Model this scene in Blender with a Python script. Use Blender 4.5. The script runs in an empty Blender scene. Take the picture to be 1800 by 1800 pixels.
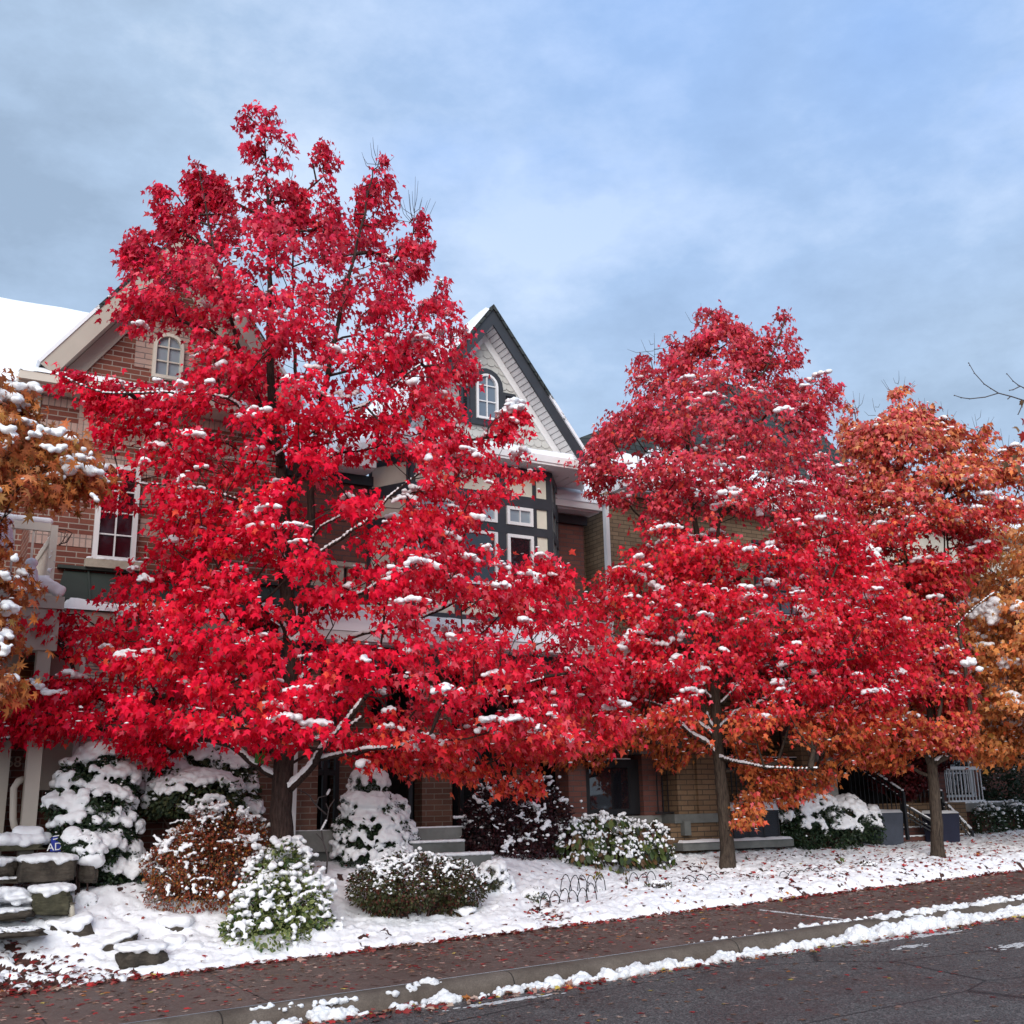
import bpy, math, random
import numpy as np
from mathutils import Vector, noise
random.seed(7)
RNG = np.random.default_rng(7)
R = math.radians
sc = bpy.context.scene
COL = sc.collection

# ------------------------------------------------------------------ camera
F = 1940.0; PITCH = R(15); ROLL = R(1.1); YAW = R(60.2); H = 2.0; SL = 0.033
fh = Vector((math.cos(YAW), math.sin(YAW), 0)); r0 = Vector((math.sin(YAW), -math.cos(YAW), 0))
FW = fh * math.cos(PITCH) + Vector((0, 0, 1)) * math.sin(PITCH)
u0 = r0.cross(FW)
RT = r0 * math.cos(ROLL) - u0 * math.sin(ROLL)
UP = r0 * math.sin(ROLL) + u0 * math.cos(ROLL)
CAM = Vector((0, 0, H))

def ray(x, y):
    return FW + RT * ((x - 900) / F) + UP * ((900 - y) / F)

def at(x, y, Y):
    d = ray(x, y); return CAM + d * (Y / d.y)

def xz(x, y, Y):
    p = at(x, y, Y); return p.x, p.z

def proj(p):
    q = Vector(p) - CAM; z = q.dot(FW)
    return 900 + F * q.dot(RT) / z, 900 - F * q.dot(UP) / z, z

from bpy import data as D
cam = D.objects.new('camera', D.cameras.new('camera')); COL.objects.link(cam)
cam.data.sensor_width = 36; cam.data.lens = F / 1800 * 36
cam.data.clip_start = 0.1; cam.data.clip_end = 2000
from mathutils import Matrix
m3 = Matrix((RT, UP, -FW)).transposed()
cam.matrix_world = Matrix.Translation(CAM) @ m3.to_4x4()
sc.camera = cam

# ------------------------------------------------------------------ objects
def tag(o, label=None, cat=None, group=None, kind=None):
    if label: o['label'] = label
    if cat: o['category'] = cat
    if group: o['group'] = group
    if kind: o['kind'] = kind
    return o

def empty(name, loc, label, cat, group=None):
    o = D.objects.new(name, None); COL.objects.link(o); o.location = loc
    o.empty_display_size = 0.2
    return tag(o, label, cat, group)

def link(name, me, mat=None, parent=None, kind=None):
    o = D.objects.new(name, me); COL.objects.link(o)
    if mat: me.materials.append(mat)
    if parent is not None:
        o.parent = parent
        off = Vector(parent.location) if parent.parent is None else Vector((0, 0, 0))
        o.matrix_parent_inverse = Matrix.Translation(-off)
    if kind: o['kind'] = kind
    return o

class MB:
    """collects polygons (world coordinates) with metric uv"""
    def __init__(s): s.v = []; s.f = []; s.uv = []
    def poly(s, pts, uvs=None):
        i = len(s.v); pts = [Vector(p) for p in pts]
        s.v += [tuple(p) for p in pts]; s.f.append(list(range(i, i + len(pts))))
        if uvs is None:
            n = Vector((0, 0, 0))
            for a in range(len(pts)):
                p, q = pts[a], pts[(a + 1) % len(pts)]
                n += Vector(((p.y - q.y) * (p.z + q.z), (p.z - q.z) * (p.x + q.x), (p.x - q.x) * (p.y + q.y)))
            a = [abs(c) for c in n]
            if a[2] > 1.2 * max(a[0], a[1]): uvs = [(p.x, p.y) for p in pts]
            elif a[1] >= a[0]: uvs = [(p.x, p.z) for p in pts]
            else: uvs = [(p.y, p.z) for p in pts]
        s.uv += uvs
    def box(s, x0, x1, y0, y1, z0, z1):
        a = [(x, y, z) for z in (z0, z1) for y in (y0, y1) for x in (x0, x1)]
        for q in ((0, 1, 5, 4), (1, 3, 7, 5), (3, 2, 6, 7), (2, 0, 4, 6), (4, 5, 7, 6), (1, 0, 2, 3)):
            s.poly([a[k] for k in q])
    def ext(s, pts, vec):
        """extrude polygon (3d pts) by vec, closed"""
        pts = [Vector(p) for p in pts]; vec = Vector(vec); q = [p + vec for p in pts]
        s.poly(pts); s.poly(list(reversed(q)))
        for i in range(len(pts)):
            j = (i + 1) % len(pts); s.poly([pts[j], pts[i], q[i], q[j]])
    def xzp(s, pts, y0, y1):
        s.ext([(p[0], y0, p[1]) for p in pts], (0, y1 - y0, 0))
    def bar(s, a, b, w, h, up=(0, 0, 1)):
        a = Vector(a); b = Vector(b); d = (b - a).normalized(); up = Vector(up)
        sd = d.cross(up)
        if sd.length < 1e-4: sd = d.cross(Vector((0, 1, 0)))
        sd.normalize(); up = sd.cross(d)
        c = [a + sd * (i * w / 2) + up * (j * h / 2) for i, j in ((-1, -1), (1, -1), (1, 1), (-1, 1))]
        s.ext(c, b - a)
    def tube(s, pts, rad, n=8, cap=True):
        pts = [Vector(p) for p in pts]
        if not isinstance(rad, (list, tuple)): rad = [rad] * len(pts)
        rings = []; prev = None
        for i, p in enumerate(pts):
            d = (pts[min(i + 1, len(pts) - 1)] - pts[max(i - 1, 0)]).normalized()
            if prev is None:
                x = d.cross(Vector((0, 0, 1)))
                if x.length < .2: x = d.cross(Vector((1, 0, 0)))
            else: x = prev - d * prev.dot(d)
            x.normalize(); prev = x; y = d.cross(x)
            rings.append([p + (x * math.cos(t * 2 * math.pi / n) + y * math.sin(t * 2 * math.pi / n)) * rad[i] for t in range(n)])
        i0 = len(s.v)
        L = 0
        for i, r in enumerate(rings):
            s.v += [tuple(p) for p in r]
        for i in range(len(rings) - 1):
            L2 = L + (pts[i + 1] - pts[i]).length
            for t in range(n):
                u = (t + 1) % n
                s.f.append([i0 + i * n + t, i0 + i * n + u, i0 + (i + 1) * n + u, i0 + (i + 1) * n + t])
                c = 2 * math.pi * rad[i] / n
                s.uv += [(t * c, L), ((t + 1) * c, L), ((t + 1) * c, L2), (t * c, L2)]
            L = L2
        if cap:
            for base, rev in ((i0, True), (i0 + (len(rings) - 1) * n, False)):
                ids = list(range(base, base + n))
                if rev: ids.reverse()
                s.f.append(ids); s.uv += [(0, 0)] * n
    def mesh(s, name):
        me = D.meshes.new(name)
        me.from_pydata(s.v, [], s.f)
        uvl = me.uv_layers.new(name='UVMap')
        uvl.data.foreach_set('uv', np.array(s.uv, dtype=np.float32).ravel())
        me.update(); return me
    def build(s, name, mat, parent=None, smooth=False, kind=None, bevel=0):
        me = s.mesh(name)
        if smooth: me.polygons.foreach_set('use_smooth', [True] * len(me.polygons))
        o = link(name, me, mat, parent, kind)
        if bevel:
            b = o.modifiers.new('b', 'BEVEL'); b.width = bevel; b.segments = 2; b.limit_method = 'ANGLE'
        return o

def np_mesh(name, V, T, cols=None, smooth=False):
    """V (n,3), T (m,k) constant size polygons"""
    me = D.meshes.new(name)
    V = np.ascontiguousarray(V, dtype=np.float32); T = np.ascontiguousarray(T, dtype=np.int32)
    m, k = T.shape
    me.vertices.add(len(V)); me.vertices.foreach_set('co', V.ravel())
    me.loops.add(m * k); me.loops.foreach_set('vertex_index', T.ravel())
    me.polygons.add(m); me.polygons.foreach_set('loop_start', np.arange(0, m * k, k, dtype=np.int32))
    if smooth: me.polygons.foreach_set('use_smooth', np.ones(m, dtype=bool))
    me.update(calc_edges=True)
    if cols is not None:
        a = me.color_attributes.new('Col', 'FLOAT_COLOR', 'POINT')
        c = np.ones((len(V), 4), dtype=np.float32); c[:, :3] = cols
        a.data.foreach_set('color', c.ravel())
    return me

# ------------------------------------------------------------------ materials
MATS = {}
def nodes(name):
    m = D.materials.new(name); m.use_nodes = True; nt = m.node_tree
    return m, nt, nt.nodes['Principled BSDF'], nt.nodes['Material Output']
def setp(b, **k):
    names = dict(rough='Roughness', metal='Metallic', spec='Specular IOR Level', col='Base Color', sheen='Sheen Weight')
    for a, v in k.items(): b.inputs[names[a]].default_value = v if a != 'col' else (*v, 1)
def nn(nt, t, **k):
    n = nt.nodes.new(t)
    for a, v in k.items(): setattr(n, a, v)
    return n
def noise_tex(nt, scale, detail=4, vec=None, rough=.6):
    n = nn(nt, 'ShaderNodeTexNoise'); n.inputs['Scale'].default_value = scale
    n.inputs['Detail'].default_value = detail; n.inputs['Roughness'].default_value = rough
    if vec is not None: nt.links.new(vec, n.inputs['Vector'])
    return n.outputs['Fac']
def ramp(nt, fac, stops):
    n = nn(nt, 'ShaderNodeValToRGB'); nt.links.new(fac, n.inputs['Fac'])
    el = n.color_ramp.elements
    while len(el) < len(stops): el.new(.5)
    for e, (p, c) in zip(el, stops): e.position = p; e.color = (*c, 1) if len(c) == 3 else c
    return n.outputs['Color']
def mixc(nt, fac, a, b, mode='MIX'):
    n = nn(nt, 'ShaderNodeMixRGB', blend_type=mode)
    for i, v in enumerate((fac, a, b)):
        if isinstance(v, (int, float)): n.inputs[i].default_value = v
        elif isinstance(v, tuple): n.inputs[i].default_value = (*v, 1)
        else: nt.links.new(v, n.inputs[i])
    return n.outputs['Color']
def bump(nt, b, h, strength=.4, dist=.02):
    n = nn(nt, 'ShaderNodeBump'); n.inputs['Strength'].default_value = strength; n.inputs['Distance'].default_value = dist
    nt.links.new(h, n.inputs['Height']); nt.links.new(n.outputs['Normal'], b.inputs['Normal'])
def objco(nt): return nn(nt, 'ShaderNodeTexCoord').outputs['Object']
def geopos(nt): return nn(nt, 'ShaderNodeNewGeometry').outputs['Position']
def uvco(nt): return nn(nt, 'ShaderNodeTexCoord').outputs['UV']

def plain(name, col, rough=.6, spec=.3, var=.12, scale=6, bmp=0, metal=0):
    m, nt, b, o = nodes(name); setp(b, rough=rough, spec=spec, metal=metal)
    p = geopos(nt); f = noise_tex(nt, scale, 5, p)
    lo = tuple(c * (1 - var) for c in col); hi = tuple(min(1, c * (1 + var)) for c in col)
    nt.links.new(ramp(nt, f, [(.3, lo), (.7, hi)]), b.inputs['Base Color'])
    if bmp: bump(nt, b, noise_tex(nt, scale * 8, 4, p), bmp, .01)
    MATS[name] = m; return m

def brick(name, c1, c2, mortar, bw=.30, bh=.09, ms=.009, off=.5, dirt=.25):
    m, nt, b, o = nodes(name); setp(b, rough=.85, spec=.2)
    t = nn(nt, 'ShaderNodeTexBrick', offset=off); nt.links.new(uvco(nt), t.inputs['Vector'])
    t.inputs['Color1'].default_value = (*c1, 1); t.inputs['Color2'].default_value = (*c2, 1); t.inputs['Mortar'].default_value = (*mortar, 1)
    t.inputs['Scale'].default_value = 1; t.inputs['Mortar Size'].default_value = ms; t.inputs['Mortar Smooth'].default_value = .2
    t.inputs['Brick Width'].default_value = bw; t.inputs['Row Height'].default_value = bh; t.inputs['Bias'].default_value = -.1
    p = geopos(nt); f = noise_tex(nt, 3, 6, p, .7); g = noise_tex(nt, 40, 4, p, .7)
    c = mixc(nt, dirt, t.outputs['Color'], ramp(nt, f, [(.3, (.35, .33, .33)), (.7, (1, 1, 1))]), 'MULTIPLY')
    c = mixc(nt, .35, c, ramp(nt, g, [(.3, (.55, .5, .5)), (.65, (1.0, 1.0, 1.0))]), 'MULTIPLY')
    nt.links.new(c, b.inputs['Base Color'])
    inv = nn(nt, 'ShaderNodeMath', operation='SUBTRACT'); inv.inputs[0].default_value = 1; nt.links.new(t.outputs['Fac'], inv.inputs[1])
    ad = nn(nt, 'ShaderNodeMath', operation='MULTIPLY_ADD'); nt.links.new(g, ad.inputs[0]); ad.inputs[1].default_value = .4
    nt.links.new(inv.outputs[0], ad.inputs[2])
    bump(nt, b, ad.outputs[0], .6, .008)
    MATS[name] = m; return m

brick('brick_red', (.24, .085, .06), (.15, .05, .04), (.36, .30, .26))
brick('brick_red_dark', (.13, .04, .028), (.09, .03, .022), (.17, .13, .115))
brick('brick_pink', (.25, .135, .10), (.18, .09, .07), (.30, .25, .21))
brick('brick_rose', (.20, .085, .068), (.15, .06, .05), (.1, .08, .08), bw=.32)
brick('brick_tan', (.31, .225, .145), (.22, .155, .10), (.13, .1, .07))
brick('brick_brown_shaded', (.23, .15, .09), (.16, .10, .06), (.08, .06, .045))  # browner porch brick, darkened further to paint in the porch shade
brick('brick_soldier', (.50, .36, .31), (.42, .28, .24), (.25, .2, .18), bw=.09, bh=.28, off=0)
brick('brick_pale', (.50, .36, .31), (.42, .29, .25), (.2, .16, .15), bw=.40, bh=.10)
plain('beige', (.42, .375, .325), .6, .3, .06, 2)
plain('beige_trim', (.60, .55, .48), .5, .3, .05, 2)
plain('shingle_grey', (.50, .50, .48), .6, .3, .06, 3)
plain('cream', (.62, .58, .50), .6, .3, .06, 3)
plain('cream_panel', (.66, .63, .53), .7, .2, .06, 3)
plain('white_trim', (.74, .74, .75), .4, .4, .04, 3)
plain('charcoal', (.032, .036, .045), .5, .4, .15, 3)
plain('black_metal', (.012, .012, .014), .45, .4, .2, 6)
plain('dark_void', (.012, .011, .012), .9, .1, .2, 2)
plain('concrete', (.21, .21, .20), .85, .2, .25, 3, .3)
plain('concrete_dark', (.13, .135, .13), .85, .2, .35, 2, .3)
plain('stone_sill', (.42, .37, .30), .8, .2, .15, 10, .5)
plain('awning_panel', (.035, .045, .040), .55, .3, .15, 2)
plain('planter_grey', (.075, .085, .11), .6, .3, .15, 4, .2)
plain('planter_navy', (.02, .022, .045), .6, .3, .15, 4, .2)
plain('birdhouse_green', (.05, .20, .04), .6, .3, .1, 10)
plain('birdhouse_red', (.35, .03, .015), .6, .3, .1, 10)
plain('sign_blue', (.02, .035, .30), .4, .4, .05, 10)
plain('letter_white', (.8, .8, .82), .5, .3, .02, 10)
plain('cloth_white', (.74, .75, .84), .9, .1, .04, 5)
plain('letter_tan', (.30, .22, .16), .5, .4, .05, 5)
plain('ac_body', (.018, .02, .03), .5, .4, .2, 5)
plain('door_red', (.05, .008, .008), .5, .4, .1, 5)
plain('lamp_bronze', (.10, .085, .06), .5, .4, .2, 10)
plain('light_shade', (.5, .46, .38), .5, .3, .1, 10)

# shingle roof with rows, snow lying on the lower part
def roof_mat(name, z0, z1):
    m, nt, b, o = nodes(name); setp(b, rough=.85, spec=.15)
    t = nn(nt, 'ShaderNodeTexBrick', offset=.5); nt.links.new(uvco(nt), t.inputs['Vector'])
    t.inputs['Color1'].default_value = (.055, .062, .062, 1); t.inputs['Color2'].default_value = (.035, .042, .045, 1)
    t.inputs['Mortar'].default_value = (.012, .013, .014, 1); t.inputs['Scale'].default_value = 1
    t.inputs['Mortar Size'].default_value = .012; t.inputs['Brick Width'].default_value = .33; t.inputs['Row Height'].default_value = .16
    p = geopos(nt); sep = nn(nt, 'ShaderNodeSeparateXYZ'); nt.links.new(p, sep.inputs[0])
    mr = nn(nt, 'ShaderNodeMapRange'); nt.links.new(sep.outputs['Z'], mr.inputs[0])
    mr.inputs[1].default_value = z0; mr.inputs[2].default_value = z1
    f = noise_tex(nt, 2.5, 6, p, .75)
    ad = nn(nt, 'ShaderNodeMath', operation='ADD'); nt.links.new(mr.outputs[0], ad.inputs[0]); nt.links.new(f, ad.inputs[1])
    k = ramp(nt, ad.outputs[0], [(.92, (1, 1, 1)), (.98, (0, 0, 0))])
    nt.links.new(mixc(nt, k, t.outputs['Color'], (.8, .82, .86)), b.inputs['Base Color'])
    bump(nt, b, t.outputs['Fac'], -.5, .01)
    MATS[name] = m; return m
roof_mat('shingle_snowy', 8.6, 11.2)

def snow_mat(name, col=(.84, .85, .88), sc1=14):
    m, nt, b, o = nodes(name); setp(b, rough=.75, spec=.25, col=col)
    p = geopos(nt)
    bump(nt, b, noise_tex(nt, sc1, 8, p, .7), .35, .03)
    MATS[name] = m; return m
snow_mat('snow')
snow_mat('slush', (.42, .42, .44), 30)
def dirty_snow():
    m, nt, b, o = nodes('road_snow'); setp(b, rough=.75, spec=.25); p = geopos(nt)
    f = noise_tex(nt, 9, 8, p, .8); g = noise_tex(nt, 2.2, 4, p, .6)
    c = ramp(nt, f, [(.34, (.50, .48, .46)), (.46, (.80, .81, .84)), (.8, (.85, .86, .89))])
    nt.links.new(mixc(nt, ramp(nt, g, [(.40, (.55, .55, .55)), (.55, (0, 0, 0))]), c, (.60, .59, .60)), b.inputs['Base Color'])
    bump(nt, b, noise_tex(nt, 24, 8, p, .75), .6, .03); MATS['road_snow'] = m
dirty_snow()

def glass(name, base=(.05, .06, .075), rough=.04, spec=.8, var=None):
    m, nt, b, o = nodes(name); setp(b, rough=rough, spec=spec, col=base)
    p = geopos(nt)
    if var:
        nt.links.new(ramp(nt, noise_tex(nt, 1.5, 3, p), [(.4, base), (.65, var)]), b.inputs['Base Color'])
    bump(nt, b, noise_tex(nt, 1.2, 2, p), .15, .05)
    MATS[name] = m; return m
glass('glass_dark', (.012, .012, .016), .03, 1.0)
glass('glass_wine', (.035, .006, .01), .08, .35)
glass('glass_pale', (.22, .27, .32), .1, .6, (.30, .36, .40))
glass('glass_blue', (.13, .17, .22), .1, .7)

def bark(name, c0, c1):
    m, nt, b, o = nodes(name); setp(b, rough=.9, spec=.15)
    p = geopos(nt); mp = nn(nt, 'ShaderNodeMapping'); mp.inputs['Scale'].default_value = (1, 1, .16); nt.links.new(p, mp.inputs[0])
    f = noise_tex(nt, 42, 6, mp.outputs[0], .7); g = noise_tex(nt, 3, 4, p)
    c = ramp(nt, f, [(.35, c0), (.65, c1)])
    c = mixc(nt, .4, c, ramp(nt, g, [(.3, (.5, .5, .5)), (.7, (1, 1, 1))]), 'MULTIPLY')
    nt.links.new(c, b.inputs['Base Color']); bump(nt, b, f, .9, .02)
    MATS[name] = m; return m
bark('bark_dark', (.024, .015, .014), (.08, .052, .045))
bark('bark_grey', (.030, .022, .018), (.105, .08, .062))
plain('twig', (.06, .035, .03), .85, .2, .3, 10)
plain('twig_grey', (.10, .085, .085), .85, .2, .3, 10)

def leaf_mat(name, trans=.35, rough=.5, spec=.3):
    m, nt, b, o = nodes(name); setp(b, rough=rough, spec=spec)
    a = nn(nt, 'ShaderNodeAttribute', attribute_name='Col'); p = geopos(nt)
    g = noise_tex(nt, 22, 3, p)
    c = mixc(nt, .5, a.outputs['Color'], ramp(nt, g, [(.3, (.60, .56, .56)), (.7, (1.25, 1.22, 1.22))]), 'MULTIPLY')
    nt.links.new(c, b.inputs['Base Color'])
    t = nn(nt, 'ShaderNodeBsdfTranslucent'); nt.links.new(c, t.inputs['Color'])
    mx = nn(nt, 'ShaderNodeMixShader'); mx.inputs[0].default_value = trans
    nt.links.new(b.outputs[0], mx.inputs[1]); nt.links.new(t.outputs[0], mx.inputs[2]); nt.links.new(mx.outputs[0], o.inputs['Surface'])
    MATS[name] = m; return m
leaf_mat('leaves', .32, .55, .12)
leaf_mat('shrub_leaves', .15)
leaf_mat('litter', .1, .6, .25)
# ------------------------------------------------------------------ terrain
YC0, YC1, YS1 = 10.62, 10.86, 13.22      # kerb face, kerb back, far side of the sidewalk
def lawn_c(X, Y):
    a = np.interp(Y, [13.2, 13.5, 13.9, 14.3, 14.6, 15.0, 15.4, 16.2, 60], [.20, .22, .28, .45, .62, .80, .97, 1.02, 1.02])
    b = np.interp(Y, [13.2, 13.45, 14.0, 14.9, 16.0, 17.0, 60], [.20, .27, .38, .50, .70, .76, .76])
    c = np.interp(Y, [13.2, 13.5, 14.0, 14.8, 16.5, 18, 60], [.20, .26, .30, .34, .45, .48, .48])
    t = np.clip((X - 7.6) / 4.0, 0, 1); t = t * t * (3 - 2 * t); u = np.clip((X - 13) / 6.0, 0, 1)
    return (a * (1 - t) + b * t) * (1 - u) + c * u
def ground_z(X, Y):
    X = np.asarray(X, float); Y = np.asarray(Y, float); b = SL * X
    z = np.where(Y < YC0, 0.0, np.where(Y < YS1, .155 + .012 * (Y - YC0), lawn_c(X, Y)))
    return b + z
def hit(px, py, lo=6.0, hi=40.0):
    """where the ray of a picture point meets the ground"""
    d = ray(px, py); t0 = lo / d.y; t1 = hi / d.y; n = 500; prev = None
    for i in range(n):
        t = t0 + (t1 - t0) * i / n; p = CAM + d * t
        if p.z < float(ground_z(p.x, p.y)): return Vector((p.x, p.y, float(ground_z(p.x, p.y))))
    p = CAM + d * t1; return Vector((p.x, p.y, float(ground_z(p.x, p.y))))
def gz(x, y): return float(ground_z(x, y))

def fbm(P, s, oct=4, seed=0):
    out = np.zeros(len(P)); a = 1; q = P * s
    for k in range(oct):
        out += a * np.array([noise.noise((x + seed, y + seed * 1.7, z)) for x, y, z in q]); q = q * 2.03; a *= .5
    return out

def vnoise(X, Y, s, seed=0):
    """fast value noise on arrays"""
    x = X * s + 131.7 * seed; y = Y * s + 57.3 * seed
    xi = np.floor(x).astype(np.int64); yi = np.floor(y).astype(np.int64); fx = x - xi; fy = y - yi
    fx = fx * fx * (3 - 2 * fx); fy = fy * fy * (3 - 2 * fy)
    def h(a, b):
        n = (a * 374761393 + b * 668265263 + seed * 1442695041) & 0xffffffff
        n = ((n ^ (n >> 13)) * 1274126177) & 0xffffffff
        return ((n ^ (n >> 16)) & 0xffff) / 65535.0
    return (h(xi, yi) * (1 - fx) + h(xi + 1, yi) * fx) * (1 - fy) + (h(xi, yi + 1) * (1 - fx) + h(xi + 1, yi + 1) * fx) * fy
def vfbm(X, Y, s, o=4, seed=0):
    t = 0; a = .5
    for k in range(o): t = t + a * vnoise(X, Y, s * 2 ** k, seed + k); a *= .5
    return t / (1 - .5 ** o)

def grid(name, xs, ys, zf, mat, kind='structure', colf=None, smooth=True):
    X, Y = np.meshgrid(xs, ys); Z = zf(X, Y); V = np.stack([X.ravel(), Y.ravel(), Z.ravel()], 1)
    nx, ny = len(xs), len(ys); i = np.arange(nx * ny).reshape(ny, nx)
    T = np.stack([i[:-1, :-1].ravel(), i[:-1, 1:].ravel(), i[1:, 1:].ravel(), i[1:, :-1].ravel()], 1)
    me = np_mesh(name, V, T, colf(X, Y).reshape(-1, 3) if colf else None, smooth)
    return link(name, me, mat, None, kind)

# base ground reaching the horizon
def ground_mat():
    m, nt, b, o = nodes('ground'); setp(b, rough=.9, spec=.1)
    p = geopos(nt)
    nt.links.new(ramp(nt, noise_tex(nt, .8, 6, p), [(.3, (.72, .73, .76)), (.7, (.82, .83, .86))]), b.inputs['Base Color']); return m
gx = np.concatenate([np.linspace(-400, -10, 40), np.linspace(-8, 60, 100), np.linspace(70, 400, 30)])
gy = np.concatenate([np.linspace(19.5, 60, 30), np.linspace(70, 500, 30)])
grid('ground', gx, gy, lambda X, Y: SL * np.clip(X, -60, 120) + .60, ground_mat())

# road -----------------------------------------------------------------
def road_mat():
    m, nt, b, o = nodes('asphalt'); setp(b, spec=.35)
    p = geopos(nt)
    v = nn(nt, 'ShaderNodeTexVoronoi'); v.inputs['Scale'].default_value = 48; nt.links.new(p, v.inputs['Vector'])
    f = noise_tex(nt, 62, 3, p, .85); g = noise_tex(nt, 1.1, 5, p, .6); h = noise_tex(nt, 9, 5, p, .7)
    c = ramp(nt, v.outputs['Color'], [(.15, (.020, .019, .019)), (.55, (.065, .060, .060)), (.93, (.26, .235, .23))])
    c = mixc(nt, .62, c, ramp(nt, f, [(.40, (.012, .012, .013)), (.50, (.07, .066, .066)), (.64, (.22, .20, .20))]))
    c = mixc(nt, .55, c, ramp(nt, g, [(.35, (.55, .55, .55)), (.65, (1.25, 1.22, 1.2))]), 'MULTIPLY')
    c = mixc(nt, .4, c, ramp(nt, h, [(.35, (.6, .58, .56)), (.65, (1.1, 1.1, 1.1))]), 'MULTIPLY')
    # tar cracks
    w = nn(nt, 'ShaderNodeTexVoronoi', feature='DISTANCE_TO_EDGE'); w.inputs['Scale'].default_value = .33
    mp = nn(nt, 'ShaderNodeMapping'); mp.inputs['Scale'].default_value = (.7, 1.6, 0)
    ds = mixc(nt, .10, p, nt.nodes.new('ShaderNodeTexNoise').outputs['Color'])
    nt.links.new(ds, mp.inputs[0]); nt.links.new(mp.outputs[0], w.inputs['Vector'])
    c = mixc(nt, ramp(nt, w.outputs['Distance'], [(.002, (1, 1, 1)), (.006, (0, 0, 0))]), c, (.012, .012, .013))
    nt.links.new(c, b.inputs['Base Color'])
    nt.links.new(ramp(nt, g, [(.35, (.32, .32, .32)), (.6, (.7, .7, .7))]), b.inputs['Roughness'])
    bump(nt, b, v.outputs['Distance'], .7, .012); return m
grid('road', np.concatenate([np.linspace(-400, -20, 20), np.linspace(-15, 45, 121), np.linspace(55, 400, 20)]), np.concatenate([np.linspace(-400, -20, 12), np.linspace(-10, YC0 + .02, 60)]),
     lambda X, Y: SL * np.clip(X, -60, 120) + 0.0 * Y, road_mat())

def walk_mat():
    m, nt, b, o = nodes('wet_paving'); setp(b, spec=.4)
    p = geopos(nt); g = noise_tex(nt, 1.6, 6, p, .7); h = noise_tex(nt, 60, 4, p, .75); k = noise_tex(nt, 7, 5, p, .7)
    c = ramp(nt, g, [(.3, (.085, .055, .047)), (.55, (.125, .085, .073)), (.75, (.18, .135, .115))])
    c = mixc(nt, .5, c, ramp(nt, h, [(.35, (.4, .37, .35)), (.65, (1.7, 1.65, 1.6))]), 'MULTIPLY')
    c = mixc(nt, .35, c, ramp(nt, k, [(.35, (.6, .55, .55)), (.65, (1.1, 1.1, 1.1))]), 'MULTIPLY')
    sep = nn(nt, 'ShaderNodeSeparateXYZ'); nt.links.new(p, sep.inputs[0])
    md = nn(nt, 'ShaderNodeMath', operation='PINGPONG'); md.inputs[1].default_value = .95
    ad = nn(nt, 'ShaderNodeMath', operation='ADD'); ad.inputs[1].default_value = .28; nt.links.new(sep.outputs['X'], ad.inputs[0]); nt.links.new(ad.outputs[0], md.inputs[0])
    c = mixc(nt, ramp(nt, md.outputs[0], [(.004, (1, 1, 1)), (.010, (0, 0, 0))]), c, (.018, .014, .013))
    nt.links.new(c, b.inputs['Base Color'])
    nt.links.new(ramp(nt, g, [(.3, (.38, .38, .38)), (.6, (.65, .65, .65))]), b.inputs['Roughness'])
    bump(nt, b, h, .35, .006); return m
WX = np.concatenate([np.linspace(-60, -8, 20), np.linspace(-6, 40, 93), np.linspace(45, 150, 20)])
grid('sidewalk', WX, np.array([YC1 + .012, 11.6, 12.4, YS1 - .004, YS1, YS1 + .3]), lambda X, Y: SL * X + .155 + .012 * (Y - YC0) - np.where(Y > YS1, .03, 0), walk_mat())

def kerb_mat():
    m, nt, b, o = nodes('kerb_concrete'); setp(b, rough=.8, spec=.25)
    p = geopos(nt); g = noise_tex(nt, 2.2, 6, p, .7); h = noise_tex(nt, 70, 4, p, .75)
    c = ramp(nt, g, [(.3, (.075, .058, .047)), (.55, (.125, .100, .083)), (.75, (.20, .165, .14))])
    c = mixc(nt, .6, c, ramp(nt, h, [(.3, (.5, .5, .5)), (.7, (1.4, 1.4, 1.4))]), 'MULTIPLY')
    nt.links.new(c, b.inputs['Base Color']); sep = nn(nt, 'ShaderNodeSeparateXYZ'); nt.links.new(p, sep.inputs[0])
    md = nn(nt, 'ShaderNodeMath', operation='PINGPONG'); md.inputs[1].default_value = 1.5; nt.links.new(sep.outputs['X'], md.inputs[0])
    c = mixc(nt, ramp(nt, md.outputs[0], [(.004, (1, 1, 1)), (.009, (0, 0, 0))]), c, (.02, .017, .015)); nt.links.new(c, b.inputs['Base Color'])
    bump(nt, b, h, .5, .008); return m
# kerb profile swept along x in slabs with joints
prof = [(YC0 - .02, -.06), (YC0 - .005, .07), (YC0 + .02, .115), (YC0 + .06, .145), (YC0 + .11, .158), (YC1 - .02, .162), (YC1 + .004, .155), (YC1 + .010, .10)]
V = []; T = []; xs = []
x = -60.0
while x < 120:
    xs.append((x, min(x + 1.5, 120))); x += 1.5
for a, b_ in xs:
    i = len(V)
    for xx in (a, b_):
        for (y, z) in prof: V.append((xx, y, SL * xx + z))
    for k in range(len(prof) - 1): T.append((i + k, i + len(prof) + k, i + len(prof) + k + 1, i + k + 1))
link('kerb', np_mesh('kerb', np.array(V), np.array(T)), kerb_mat(), None, 'structure')

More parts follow.
